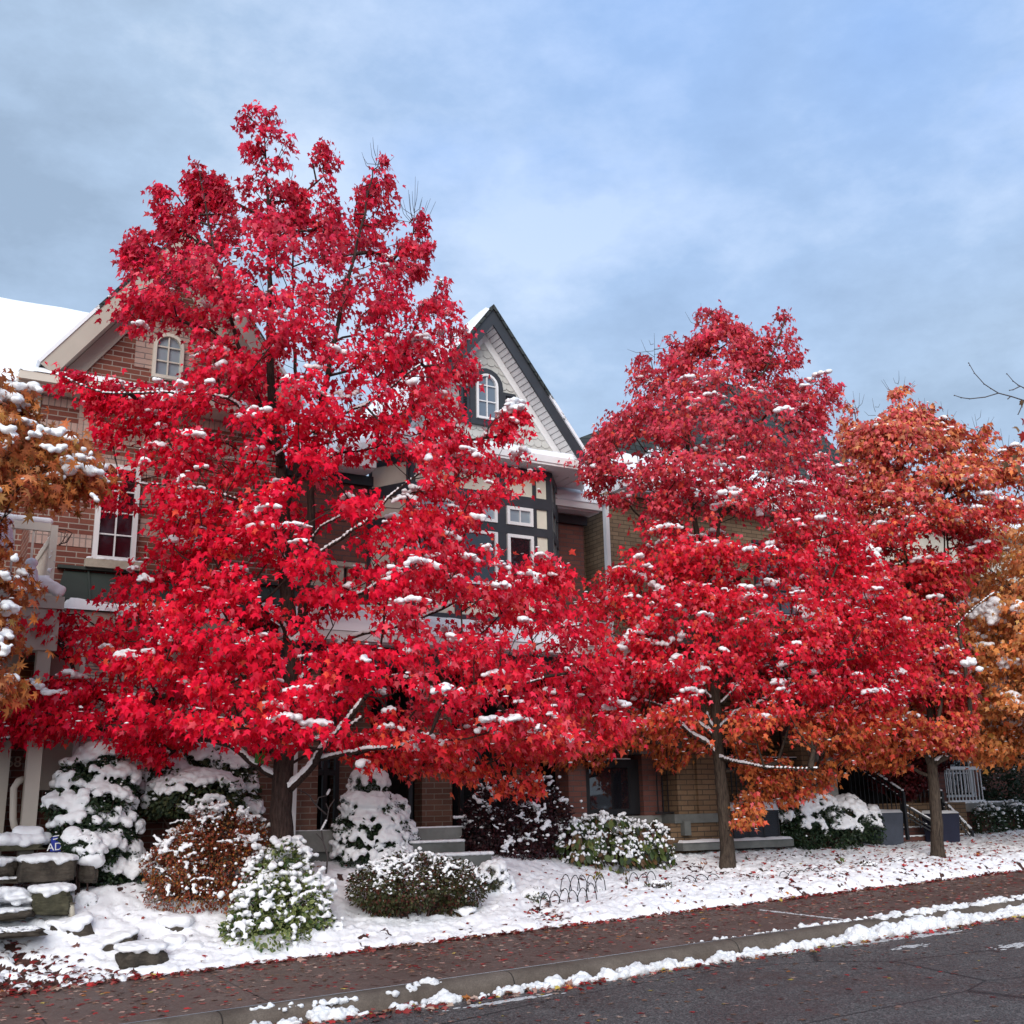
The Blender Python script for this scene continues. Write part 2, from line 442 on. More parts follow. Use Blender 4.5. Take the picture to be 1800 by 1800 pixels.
# ------------------------------------------------------------------ snow on the lawn
def patch_mask(X, Y):
    """1 = trodden / thin snow where paving and fallen leaves show"""
    a = np.clip((3.05 - X - .95 * (Y - 13.2)) / .35, 0, 1) * np.clip((15.9 - Y) / .4, 0, 1)       # stone path and apron on the far left
    a = np.maximum(a, np.clip(1 - np.abs(X - 8.15 - .25 * (Y - 13.3)) / .38, 0, 1) * np.clip((14.3 - Y) / .3, 0, 1))  # gap in the bank
    return a
def snow_h(X, Y):
    n = vfbm(X, Y, 1.3, 4, 3) - .5; f = vfbm(X, Y, 9, 4, 11) - .5; g = vfbm(X, Y, 24, 3, 23) - .5
    edge = np.clip((Y - 13.2 - .05 * (vfbm(X, Y * 0, 5, 3, 5) - .5) * 4) / .12, 0, 1) ** .6
    bank = .10 * np.exp(-((Y - 13.75) / .33) ** 2) * (vfbm(X, Y * 0, .8, 3, 9) * 1.4)
    h = .045 + .10 * n + .085 * f + .045 * g + bank
    pm = patch_mask(X, Y)
    lump = np.clip((vfbm(X, Y * 1.6, 8.5, 3, 31) - .47) * 5, 0, 1) ** .7
    h = h * (1 - pm) + pm * (-.03 + .075 * lump)
    return edge * np.maximum(h, -.03) - (1 - edge) * .03
def lawn_mat():
    m, nt, b, o = nodes('lawn_snow'); setp(b, rough=.75, spec=.25)
    a = nn(nt, 'ShaderNodeAttribute', attribute_name='Col'); p = geopos(nt)
    f = noise_tex(nt, 16, 6, p, .75)
    sep = nn(nt, 'ShaderNodeSeparateColor'); nt.links.new(a.outputs['Color'], sep.inputs[0])
    k = nn(nt, 'ShaderNodeMath', operation='MULTIPLY_ADD'); nt.links.new(f, k.inputs[0]); k.inputs[1].default_value = .5; nt.links.new(sep.outputs[0], k.inputs[2])
    mask = ramp(nt, k.outputs[0], [(.50, (0, 0, 0)), (.58, (1, 1, 1))])
    soil = ramp(nt, noise_tex(nt, 35, 5, p, .8), [(.3, (.02, .012, .010)), (.5, (.06, .028, .024)), (.7, (.10, .05, .04))])
    nt.links.new(mixc(nt, mask, soil, (.83, .84, .88)), b.inputs['Base Color'])
    bump(nt, b, noise_tex(nt, 30, 6, p, .7), .4, .02); return m
def lawn_col(X, Y):
    h = snow_h(X, Y); pm = patch_mask(X, Y)
    thin = np.clip((vfbm(X, Y, 2.6, 4, 77) - .53) * 6, 0, 1) * np.clip((vfbm(X, Y, 12, 3, 78) - .47) * 6, 0, 1)
    c = np.clip((h + .012) / .03, 0, 1) * (1 - pm) + pm * np.clip((h - .002) / .02, 0, 1)
    c = np.clip(c - .9 * thin, 0, 1)
    return np.stack([c, c, c], -1)
grid('lawn', np.arange(-3.0, 24.0, .03), np.concatenate([np.arange(YS1 - .06, 15.0, .022), np.arange(15.0, 19.6, .04)]), lambda X, Y: ground_z(X, np.maximum(Y, YS1 + .001)) + snow_h(X, Y), lawn_mat(), 'structure', lawn_col)
grid('lawn_beyond', np.concatenate([np.linspace(24, 60, 80)]), np.linspace(YS1 - .02, 19.7, 60), lambda X, Y: ground_z(X, np.maximum(Y, YS1 + .001)) + snow_h(X, Y), MATS['snow'])
grid('lawn_before', np.linspace(-60, -3.0, 80), np.linspace(YS1 - .02, 19.7, 60), lambda X, Y: ground_z(X, np.maximum(Y, YS1 + .001)) + snow_h(X, Y), MATS['snow'])

# ------------------------------------------------------------------ lumps of snow, fused
_ICO = {}
def ico(sub):
    if sub not in _ICO:
        import bmesh
        bm = bmesh.new(); bmesh.ops.create_icosphere(bm, subdivisions=sub, radius=1)
        _ICO[sub] = (np.array([v.co[:] for v in bm.verts]), np.array([[v.index for v in f.verts] for f in bm.faces])); bm.free()
    return _ICO[sub]
def spheres(blobs, sub=1, jit=.12):
    """blobs: (x,y,z,rx,ry,rz)"""
    V0, T0 = ico(sub); B = np.array(blobs, float); n = len(B)
    J = 1 + jit * RNG.standard_normal((n, len(V0), 1))
    V = V0[None] * B[:, None, 3:6] * J + B[:, None, 0:3]
    T = T0[None] + (np.arange(n) * len(V0))[:, None, None]
    return V.reshape(-1, 3), T.reshape(-1, 3)
def fused(name, blobs, voxel, mat, parent=None, kind=None, amp=.012, freq=9, smooth_it=2, label=None):
    V, T = spheres(blobs, 2, .04)
    me = np_mesh(name + '_raw', V, T); o = D.objects.new('tmp', me); COL.objects.link(o)
    r = o.modifiers.new('r', 'REMESH'); r.mode = 'VOXEL'; r.voxel_size = voxel
    s = o.modifiers.new('s', 'SMOOTH'); s.factor = .6; s.iterations = smooth_it
    dg = bpy.context.evaluated_depsgraph_get(); dg.update()
    m2 = D.meshes.new_from_object(o.evaluated_get(dg)); m2.name = name
    D.objects.remove(o); D.meshes.remove(me)
    n = len(m2.vertices)
    if n and amp:
        co = np.empty(n * 3, np.float32); m2.vertices.foreach_get('co', co); co = co.reshape(-1, 3)
        no = np.empty(n * 3, np.float32); m2.vertices.foreach_get('normal', no); no = no.reshape(-1, 3)
        w = vfbm(co[:, 0] + co[:, 2] * .7, co[:, 1] + co[:, 2] * .9, freq, 3, 5) - .5
        co = co + no * (w * 2 * amp)[:, None]; m2.vertices.foreach_set('co', co.ravel())
    m2.polygons.foreach_set('use_smooth', np.ones(len(m2.polygons), bool)); m2.update()
    m2.materials.clear()
    return link(name, m2, mat, parent, kind)

# ploughed ridge of snow in the gutter
def at_kerb_x(px):   # x along the kerb for a picture column
    lo, hi = -20., 60.
    for _ in range(50):
        mid = (lo + hi) / 2
        if proj((mid, YC0, SL * mid))[0] < px: lo = mid
        else: hi = mid
    return lo
bl = []
def ridge(px0, px1, y, w, h, step=.07, drop=0.0, lift=0):
    a, b_ = at_kerb_x(px0), at_kerb_x(px1); x = a
    while x < b_:
        k = .5 + 1.0 * noise.noise((x * 1.9, 3.1, 0)) * .5 + random.random() * .5
        if random.random() > drop:
            for q in range(5):
                r = w * (.22 + .62 * random.random() ** 2) * k; u = random.uniform(-.75, .75)
                bl.append((x + random.uniform(-.05, .05), y + u * w, SL * x + lift + h * random.uniform(.1, .45) * k * (1 - .5 * abs(u)), r * random.uniform(.9, 1.8), r, min(h * (.35 + .5 * k), r * 1.0)))
        x += step * (.7 + .6 * random.random())
ridge(440, 520, 10.50, .10, .14); ridge(545, 625, 10.48, .10, .16)
ridge(690, 800, 10.50, .09, .12, .08, .1)
ridge(690, 740, 10.66, .05, .08, .08, .1, .11); ridge(735, 800, 10.74, .05, .06, .08, .1, .14)
ridge(455, 520, 10.72, .04, .05, .08, .3, .14); ridge(350, 380, 10.80, .03, .04, .07, 0, .14)
ridge(500, 625, 10.64, .05, .06, .09, .3, .12)
ridge(840, 1240, 10.46, .10, .13, .065, .02)
ridge(1240, 1520, 10.44, .10, .14, .065, .05)
ridge(1480, 1680, 10.50, .17, .20, .055)
ridge(1680, 2100, 10.48, .13, .17, .055)
ridge(1560, 2100, 10.80, .10, .10, .07, .25, .13)
ridge(1240, 1420, 10.92, .03, .035, .06, .15, .15); ridge(1430, 1590, 10.92, .045, .05, .06, .1, .15)
ridge(1700, 2100, 10.96, .05, .06, .06, .2, .15)
ridge(2100, 2600, 10.5, .15, .15, .1); ridge(-500, 300, 10.5, .1, .12, .12, .4)
fused('kerb_snow', bl, .014, MATS['road_snow'], None, 'stuff', .036, 19, 1)
tag(D.objects['kerb_snow'], 'lumpy ridge of ploughed snow lying in the gutter along the kerb', 'snow')
# thin slush sheets and snow line in the paving joint
bl = []
for (px, py, n, L, W) in [(1555, 1652, 330, .6, .10), (1640, 1642, 200, .5, .08), (1795, 1662, 160, .35, .10), (885, 1762, 170, .4, .05), (1600, 1665, 60, .3, .08)]:
    c = hit(px, py)
    for _ in range(n):
        x = c.x + random.gauss(0, L * .5); y = c.y + random.gauss(0, W * .5)
        if (c.y < YC0) != (y < YC0 - .03): continue
        r = random.uniform(.008, .035); bl.append((x, y, gz(x, y) - .002, r * 1.8, r, .006))
j = hit(1300, 1615); k_ = hit(1375, 1630)
for _ in range(60):
    t = random.random(); x = j.x + (k_.x - j.x) * t; y = 11.0 + 2.0 * random.random()
for xc in (-.28 + 1.9 * round((q_.x + .28) / 1.9) for q_ in (hit(1310, 1614), hit(1460, 1598))):
    if xc > 8:
        for _ in range(70):
            y = random.uniform(11.0, 12.6); r = random.uniform(.008, .022); x = xc + random.gauss(0, .012)
            bl.append((x, y, gz(x, y) + .0, r, r * 2.2, .010))
V, T = spheres(bl, 1, .1)
tag(link('slush', np_mesh('slush', V, T, None, True), MATS['slush'], None, 'stuff'), 'thin smears of slush on the road edge and paving', 'snow')
# ------------------------------------------------------------------ leaves
LEAF = np.array([(0, .30), (0, 0), (.27, -.04), (.24, .16), (.52, .36), (.20, .47), (0, 1.0), (-.20, .47), (-.52, .36), (-.24, .16), (-.27, -.04)], float)
LEAF_T = np.array([[0, i, i % 10 + 1] for i in range(1, 11)])
LEAF_DEEP = np.array([(0, .30), (0, 0), (.30, -.10), (.16, .14), (.62, .30), (.15, .40), (.34, .78), (.09, .58), (0, 1.05), (-.09, .58), (-.34, .78), (-.15, .40), (-.62, .30), (-.16, .14), (-.30, -.10)], float)
LEAF_DEEP_T = np.array([[0, i, i % 14 + 1] for i in range(1, 15)])
OVAL = np.array([(0, .5), (0, 0), (.26, .3), (.24, .65), (0, 1), (-.24, .65), (-.26, .3)], float)
OVAL_T = np.array([[0, i, i % 6 + 1] for i in range(1, 7)])
def norm(a): return a / np.maximum(np.linalg.norm(a, axis=1, keepdims=True), 1e-9)
def leaf_geo(P, tip, nrm, size, cols, shape=None, curl=.3):
    S, T0 = shape or (LEAF, LEAF_T)
    n = len(P); tip = norm(tip); side = norm(np.cross(tip, nrm)); nrm = np.cross(side, tip)
    x = S[:, 0][None, :, None]; y = S[:, 1][None, :, None]
    c = (curl * (.5 + RNG.random(n)))[:, None, None]
    z = -c * (np.abs(x) ** 1.3) * .9 - c * .45 * (y ** 2)
    wv = RNG.uniform(.75, 1.15, n)[:, None, None]
    V = P[:, None, :] + size[:, None, None] * (side[:, None, :] * x * wv + tip[:, None, :] * y + nrm[:, None, :] * z)
    T = T0[None] + (np.arange(n) * len(S))[:, None, None]
    return V.reshape(-1, 3), T.reshape(-1, 3), np.repeat(cols, len(S), axis=0)

def palette(stops, t, rnd=.15):
    """stops [(t,(r,g,b))], per-leaf value + spread"""
    ts = np.array([s[0] for s in stops]); cs = np.array([s[1] for s in stops], float)
    c = np.stack([np.interp(t, ts, cs[:, k]) for k in range(3)], 1)
    return np.clip(c * (1 + rnd * RNG.standard_normal((len(t), 1))) * (1 + .06 * RNG.standard_normal((len(t), 3))), .002, .95)

def rows_at(rows, y):
    ys = [r[0] for r in rows]
    return np.interp(y, ys, [r[1] for r in rows]), np.interp(y, ys, [r[2] for r in rows])

def tube_segments(A, B, ra, rb, n=5):
    """many tapered tubes at once, arrays"""
    d = norm(B - A); h = np.where(np.abs(d[:, 2:3]) > .9, np.array([[1., 0, 0]]), np.array([[0, 0, 1.]]))
    x = norm(np.cross(d, h)); y = np.cross(d, x); t = np.arange(n) * 2 * math.pi / n
    ring = x[:, None, :] * np.cos(t)[None, :, None] + y[:, None, :] * np.sin(t)[None, :, None]
    V = np.concatenate([A[:, None] + ring * ra[:, None, None], B[:, None] + ring * rb[:, None, None]], 1)
    m = len(A); i = np.arange(n); j = (i + 1) % n
    T = np.stack([i, j, j + n, i + n], 1)[None] + (np.arange(m) * 2 * n)[:, None, None]
    return V.reshape(-1, 3), T.reshape(-1, 4)

def maple(name, label, cat, base, trunk, crowns, colf, nclump, per, lsize, holes=(), limbs=(), rtrunk=.16, kd=.85,
          snow_y=(0, 3000), snow_amt=1.0, shape=None, barkm='bark_dark', group=None, spread=.17, twigs=(), seed=1, noise_thr=-.22, noise_s=1.5, extra=(), snow_r=1.0, back=.55, drifts=()):
    global RNG
    RNG = np.random.default_rng(seed); random.seed(seed)
    base = Vector(base); n = Vector((base.x, base.y, 0)).normalized(); Bn = base.dot(n)
    def P(px, py, dd=0.0):
        d = ray(px, py); return CAM + d * ((Bn + dd) / d.dot(n))
    nv = np.array(n); mpp = (Bn / F)     # metres per picture unit (about)
    root = empty(name, base, label, cat, group)
    # --- skeleton nodes
    pts = []; par = []; rad = []
    def add(p, q, r=0.0): pts.append(np.array(p, float)); par.append(q); rad.append(r); return len(pts) - 1
    mb = MB()
    def limb(line, r_a, r_b, start=None, nseg=8):
        """line of (px,py,dd) -> smooth tube, nodes added"""
        c = [np.array(P(*q)) for q in line]
        out = []
        for i in range(len(c) - 1):
            p0 = c[max(i - 1, 0)]; p1 = c[i]; p2 = c[i + 1]; p3 = c[min(i + 2, len(c) - 1)]
            k = max(2, int(np.linalg.norm(p2 - p1) / .16))
            for j in range(k):
                t = j / k
                out.append(.5 * ((2 * p1) + (-p0 + p2) * t + (2 * p0 - 5 * p1 + 4 * p2 - p3) * t * t + (-p0 + 3 * p1 - 3 * p2 + p3) * t ** 3))
        out.append(c[-1]); out = [o + RNG.normal(0, .006, 3) for o in out]
        rr = [r_a + (r_b - r_a) * (i / (len(out) - 1)) ** .8 for i in range(len(out))]
        ids = []; prev = start
        for o, r in zip(out, rr): prev = add(o, prev, r); ids.append(prev)
        return out, rr, ids
    tmb = MB(); tlines = []
    for k, (line, ra, rb) in enumerate(trunk):
        o, rr, ids = limb(line, ra, rb, None if k == 0 else 0)
        if k == 0:
            g = gz(o[0][0], o[0][1]) - .08; o[0][2] = min(o[0][2], g)
            rr = [r * (1 + .38 * math.exp(-max(0, (p[2] - g)) / .16)) for r, p in zip(rr, o)]
        tmb.tube(o, rr, 12); tlines.append((o, rr))
    for line, ra, rb in limbs:
        o, rr, ids = limb(line, ra, rb, 0); tmb.tube(o, rr, 8); tlines.append((o, rr))
    tmb.build('trunk', MATS[barkm], root, True)
    # --- clump targets
    C = []
    tot = sum(w for _, w in crowns)
    for rows, w in crowns:
        y0, y1 = rows[0][0], rows[-1][0]; want = int(nclump * w / tot); got = 0; tries = 0
        ws = max(r[2] - r[1] for r in rows)
        while got < want and tries < want * 60:
            tries += 1
            y = random.uniform(y0, y1); xl, xr = rows_at(rows, y)
            if random.random() > (xr - xl) / ws: continue
            x = random.uniform(xl + 4, xr - 4); c = (xl + xr) / 2; hw = max((xr - xl) / 2, 1)
            u = (x - c) / hw; e = math.sqrt(max(0, 1 - u * u)) * hw * mpp * kd
            e = min(e, 3.6)
            dd = random.uniform(-1, 1) * e
            rr2 = math.sqrt(u * u + (dd / max(hw * mpp * kd, .01)) ** 2)
            if hw * mpp > 1.2 and rr2 < .45 and random.random() < .55: continue
            if dd > 0 and hw * mpp > .8 and random.random() > back: continue
            p = P(x, y, dd)
            bad = False
            for h in holes:
                if len(h) == 5 and dd > h[4]: continue
                if ((x - h[0]) / h[2]) ** 2 + ((y - h[1]) / h[3]) ** 2 < 1: bad = True; break
            if bad: continue
            nz = noise.noise((p.x * noise_s + seed, p.y * noise_s, p.z * noise_s * 1.35))
            if hw * mpp > .5 and nz < noise_thr: continue
            C.append((p.x, p.y, p.z, x, y, dd, min(1, hw * mpp / 1.0))); got += 1
    for (x, y, dd) in extra:
        p = P(x, y, dd); C.append((p.x, p.y, p.z, x, y, dd, .3))
    C = np.array(C); CP = C[:, :3]
    # --- branches: greedy tree, ascending habit
    ax = np.array([l for l in tlines[0][0]])
    dist = np.min(np.linalg.norm(CP[:, None, :2] - ax[None, ::4, :2], axis=2) + .3 * np.abs(CP[:, None, 2] - ax[None, ::4, 2]), axis=1)
    order = np.argsort(dist); tips = []
    N = len(pts); cap = N + len(CP) * 14
    PA = np.zeros((cap, 3)); PA[:N] = np.array(pts); PL = np.zeros(cap)
    PAR = [-1 if q is None else q for q in par] + [0] * (cap - N)
    dirs = np.zeros((cap, 3)); dirs[:N] = (0, 0, 1)
    trunkish = N
    for k in order:
        t = CP[k]; dv = t - PA[:N]; dl = np.linalg.norm(dv, axis=1); hz = np.linalg.norm(dv[:, :2], axis=1)
        cost = dl + .22 * PL[:N] + 1.6 * np.maximum(0, .35 * hz - dv[:, 2])
        b = int(np.argmin(cost)); a = PA[b]; L = dl[b]; m = max(1, min(12, int(L / .22)))
        h = np.array([dv[b][0], dv[b][1], 0]); hl = np.linalg.norm(h) + 1e-6
        sag = .10 * L * (1 if dv[b][2] > -.1 else 2.2)
        wob = RNG.normal(0, .03, 3); prev = b
        for j in range(1, m + 1):
            s = j / m; q = a + dv[b] * s + np.array([0, 0, -1]) * sag * math.sin(math.pi * s) * (.6 if hl > .4 * L else -.2) + wob * L * math.sin(math.pi * s)
            PA[N] = q; PL[N] = PL[prev] + L / m; PAR[N] = prev; prev = N; N += 1
        tips.append((k, prev, b))
    cnt = np.zeros(N); 
    for k, tp, b in tips: cnt[tp] += 1
    for i in range(N - 1, trunkish - 1, -1): cnt[PAR[i]] += cnt[i]
    idx = np.arange(trunkish, N); pa = np.array(PAR[trunkish:N])
    r = np.minimum(.0042 * np.maximum(cnt[:N], 1) ** .5, rtrunk * .5)
    rp = np.where(pa < trunkish, r[idx] * 1.25, np.minimum(r[pa], r[idx] * 1.4))
    V, T = tube_segments(PA[pa], PA[idx], rp, r[idx], 5)
    Vs = [V]; Ts = [T]; off = len(V)
    # bare twig sprays at the very top
    for (x, y, ht, sp, nn_) in twigs:
        A = []; B = []; RA = []; RB = []
        b0 = np.array(P(x, y, 0)); 
        for i in range(nn_):
            u = (i / max(nn_ - 1, 1) - .5) * 2; tp = np.array(P(x + u * sp * random.uniform(.6, 1.2), y - ht * (1 - .45 * abs(u)) * random.uniform(.5, 1.1), random.uniform(-.15, .15)))
            st = b0 + np.array([0, 0, random.uniform(-.1, .32) * (1 - .6 * abs(u))]); md = (st + tp) / 2 + np.array([0, 0, -.05]) + (tp - st) * np.array([.16, .16, 0])
            A += [st, md]; B += [md, tp]; RA += [.005, .004]; RB += [.004, .002]
        V2, T2 = tube_segments(np.array(A), np.array(B), np.array(RA), np.array(RB), 5); Vs.append(V2); Ts.append(T2 + off); off += len(V2)
    link('branches', np_mesh('branches', np.concatenate(Vs), np.concatenate(Ts), None, True), MATS[barkm], root)
    # --- leaves
    per_c = (per * RNG.uniform(.6, 1.4, len(CP)) * (.55 + .45 * C[:, 6])).astype(int)
    ci = np.repeat(np.arange(len(CP)), per_c); M = len(ci)
    axh = np.array([np.interp(CP[:, 2], ax[:, 2], ax[:, 0]), np.interp(CP[:, 2], ax[:, 2], ax[:, 1])]).T
    outw = np.concatenate([CP[:, :2] - axh, np.zeros((len(CP), 1))], 1); outw = norm(outw)
    g = RNG.standard_normal((M, 3)) * np.array([1, 1, .62]) * (spread * (.55 + .45 * C[ci, 6]))[:, None]
    LP = CP[ci] + g - np.array([0, 0, .04]) + outw[ci] * .05
    rnd = RNG.standard_normal((M, 3))
    tip = np.array([0, 0, -.85]) + outw[ci] * .45 + rnd * .42
    nr = outw[ci] * .55 + np.array([0, 0, .45]) + RNG.standard_normal((M, 3)) * .5
    sz = lsize * np.clip(1 + .22 * RNG.standard_normal(M), .55, 1.5)
    # picture place of every clump steers colour (lower leaves more orange, some darkened as painted shade)
    cv = RNG.random(len(CP)); cols = colf(C[ci, 3], C[ci, 4], CP[ci], cv[ci], RNG.random(M))
    V, T, cc = leaf_geo(LP, tip, nr, sz, cols, shape, .5)
    link('crown', np_mesh('crown', V, T, cc), MATS['leaves'], root)
    # --- snow: lumps bridging the tops of clumps, and small dabs on single leaves
    bl = []; sn = []
    cam2 = -nv
    for k in range(len(CP)):
        y = C[k, 4]
        if not (snow_y[0] < y < snow_y[1]): continue
        f = (y - snow_y[0]) / 300.0
        nz = noise.noise((CP[k, 0] * 1.1 + 9, CP[k, 1] * 1.1, CP[k, 2] * 1.1 + seed))
        if random.random() < snow_amt * (.16 + 1.3 * max(0, nz)) * min(1, .25 + f):
            s = random.uniform(.022, .078) * snow_r; m = random.randint(2, 5); d = np.array([outw[k][1], -outw[k][0], 0]) * random.choice((-1, 1)) + outw[k] * random.uniform(-.6, 1)
            d /= np.linalg.norm(d) + 1e-9; c = CP[k] + np.array([0, 0, spread * .62])
            pd_ = np.array([-d[1], d[0], 0]); Lc = s * m * .75
            for j in range(m * 4):
                u = random.uniform(-1, 1); w_ = random.gauss(0, .35)
                q = c + d * u * Lc + pd_ * w_ * s * 1.5 - np.array([0, 0, u * u * s * .7 + abs(w_) * s * .5]) + RNG.normal(0, .12 * s, 3)
                ss = s * random.uniform(.35, .8)
                bl.append((*q, ss * 1.15, ss * 1.15, ss * random.uniform(.6, .95)))
    for ln, rr in tlines[len(trunk) - 0:] if len(limbs) else []:
        for i in range(len(ln) - 1):
            m = 3
            for j in range(m):
                p = ln[i] + (ln[i + 1] - ln[i]) * (j / m)
                steep = abs((ln[i + 1] - ln[i])[2]) / (np.linalg.norm(ln[i + 1] - ln[i]) + 1e-9)
                if steep < .88:
                    rr_ = rr[i] * random.uniform(.85, 1.1) + .012
                    bl.append((p[0], p[1], p[2] + rr[i] * .8, rr_ * .95, rr_ * .95, rr_ * .85))
    for line, rpx, dd in drifts:
        c = [Vector(P(x, y, dd)) for x, y in line]
        for i in range(len(c) - 1):
            m = max(3, int((c[i + 1] - c[i]).length / .022))
            for j in range(m):
                q = c[i].lerp(c[i + 1], j / m); r_ = rpx * mpp * random.uniform(.35, .8)
                bl.append((q.x + random.gauss(0, rpx * mpp * .35), q.y + random.gauss(0, rpx * mpp * .4), q.z + random.gauss(0, rpx * mpp * .32), r_, r_, r_ * .75))
    if bl: fused('snow', bl, .015, MATS['snow'], root, 'stuff', .012, 26, 1)
    sel = np.where((RNG.random(M) < .038 * snow_amt * np.clip((C[ci, 4] - snow_y[0]) / 500, .05, 1)) & (C[ci, 4] > snow_y[0]))[0]
    if len(sel):
        B = np.concatenate([LP[sel] + np.array([0, 0, .012]), RNG.uniform(.010, .030, (len(sel), 3)) * np.array([1.5, 1.5, .42])], 1)
        V, T = spheres(B, 1, .15); link('snow_dabs', np_mesh('snow_dabs', V, T, None, True), MATS['snow'], root, 'stuff')
    return root

DUST = np.array((.48, .085, .10)); RED = np.array((.92, .004, .040)); CRIM = np.array((.66, .022, .080)); PINK = np.array((.86, .15, .20)); ORR = np.array((.78, .13, .05))
DRED = np.array((.52, .003, .018)); ORG = np.array((.74, .26, .07)); BRN = np.array((.42, .13, .045)); TAN = np.array((.82, .42, .19)); GRN = np.array((.25, .19, .04))
def mixer(weights):
    """weights: list of (array weight, colour)"""
    n = max(np.size(w) for w, _ in weights)
    W = np.stack([np.maximum(w, 0) + np.zeros(n) for w, _ in weights], 1); W = W / W.sum(1, keepdims=True)
    K = np.array([c for _, c in weights]); u = RNG.random((len(W), 1)); cs = np.cumsum(W, 1)
    pick = (u > cs).sum(1).clip(0, len(K) - 1); blend = W @ K
    return .55 * K[pick] + .45 * blend
def fin(c, rv, sp=.20):
    return np.clip(c * (1 + sp * (rv[:, None] - .5) * 2) * (1 + .08 * RNG.standard_normal(c.shape)), .003, .9)

def sm(x, a, b): return np.clip((x - a) / (b - a), 0, 1)
def col1(x, y, p, cv, rv):
    top = 1 - sm(y, 420, 760); low = sm(y, 1240, 1340) * sm(x, 560, 720) + .6 * sm(y, 1330, 1370)
    inner = ((cv > .86) & (y > 800)) * 1.0
    w = [(.7 * top, DUST), (1.6 - top - low * .8 + 0 * x, RED), (.25 + 1.9 * top, CRIM), (.16 + .30 * top + .45 * (x > 700), PINK), (.02 + 1.2 * low + .5 * inner, ORR), (.35 + .3 * (cv < .3), DRED)]
    c = mixer(w)
    return fin(c * (.8 + .4 * cv[:, None]), rv)
def col2(x, y, p, cv, rv):
    top = 1 - sm(y, 800, 960); low = sm(y, 1230, 1300) ; left = 1 - sm(x, 1060, 1160)
    w = [(1.5 * top, DUST), (1.2 * (1 - top) * (1 - low) + .15, RED * .92), (1.3 * top + .2, CRIM * 1.1), (1.1 * top + .38, PINK), (.3 * top + .28 + .9 * low * (y < 1300), ORR), (2.6 * low, ORG * .72), (.25 + .4 * (cv < .3), DRED), (.5 * low, BRN)]  # low orange darkened to paint the shade under the crown
    return fin(mixer(w) * (.8 + .4 * cv[:, None]), rv)
def col3(x, y, p, cv, rv):
    top = 1 - sm(y, 800, 930); low = sm(y, 1210, 1290); r = sm(x, 1560, 1700); n = np.array([0]); 
    w = [(1.1 * top, TAN), (.9 * (1 - top) * (1 - .6 * low) * (1 - .5 * r) + .05, RED * .85), (.6 * top + .5 * r * (1 - top), CRIM), (.9 * top + .45, PINK * .9), (.9 * top, DUST * 1.2), (1.3 * top * (.4 + r) + .15, ORG * 1.15), (2.2 * low * (1 - .6 * sm(x, 1600, 1700)), ORG * .72), (.45, DRED * 1.1), (.3 * r + .1, BRN * 1.3), (.25 * top, TAN)]  # low orange carries the same painted shade
    return fin(mixer(w) * (.8 + .4 * cv[:, None]), rv)
def col4(x, y, p, cv, rv):
    low = sm(y, 1200, 1300)
    w = [(1.1 - .3 * low, ORG * 1.25), (1.5 - .9 * low, TAN), (.4 + .9 * low, BRN * 1.1), (.25, ORR), (.15, GRN)]
    return fin(mixer(w) * (.8 + .4 * cv[:, None]), rv)
def col5(x, y, p, cv, rv):
    w = [(.8 + 0 * x, BRN * 1.5), (1.3 + 0 * x, ORG * .95), (.5 + 0 * x, TAN * .8), (.5 + .8 * (cv > .7), np.array((.26, .03, .03))), (.22 + 0 * x, GRN * .9), (.4 + 0 * x, np.array((.40, .13, .07)))]
    return fin(mixer(w) * (.75 + .4 * cv[:, None]), rv)
# ------------------------------------------------------------------ maple 1
T1 = (hit(500, 1560).x, 0, 0)
def place(px, Y):
    p = at(px, 1450, Y); return (p.x, Y, gz(p.x, Y))
b1 = place(497, 15.0)
S = [  # spires of the top: rows (y, left, right)
 [(188, 440, 478), (205, 420, 490), (230, 424, 508), (260, 438, 508), (290, 436, 492), (325, 430, 496), (360, 436, 490), (400, 440, 500)],
 [(250, 556, 576), (275, 543, 583), (300, 552, 586), (330, 548, 584), (370, 548, 590), (410, 545, 600)],
 [(270, 640, 672), (300, 634, 682), (330, 614, 684), (365, 622, 690), (400, 600, 695)],
 [(372, 722, 742), (395, 700, 750), (430, 690, 752), (455, 680, 755), (480, 660, 750)],
 [(312, 500, 528), (335, 494, 538), (370, 490, 536), (400, 480, 540)],
 [(280, 342, 362), (305, 336, 374), (340, 334, 376), (380, 340, 400)],
 [(325, 276, 300), (350, 276, 330), (385, 284, 350), (420, 280, 350)],
 [(396, 246, 268), (420, 222, 280), (450, 218, 292), (480, 212, 300)],
 [(305, 378, 395), (330, 372, 412), (370, 370, 420)]]
body = [(372, 425, 560), (398, 390, 640), (425, 325, 685), (450, 285, 702), (480, 230, 730), (510, 208, 762), (540, 202, 788), (572, 215, 822), (586, 235, 826), (600, 325, 830), (652, 328, 834), (668, 200, 834), (700, 170, 815), (740, 180, 800), (775, 175, 850),
 (810, 185, 925), (850, 170, 945), (890, 175, 945), (912, 238, 950), (960, 236, 985), (1000, 232, 1000), (1040, 215, 1010), (1075, 130, 1030), (1120, 115, 1060), (1160, 125, 1070), (1200, 100, 1075), (1240, 88, 1090), (1270, 100, 1105), (1288, 130, 1100), (1298, 560, 1080), (1315, 620, 1010)]
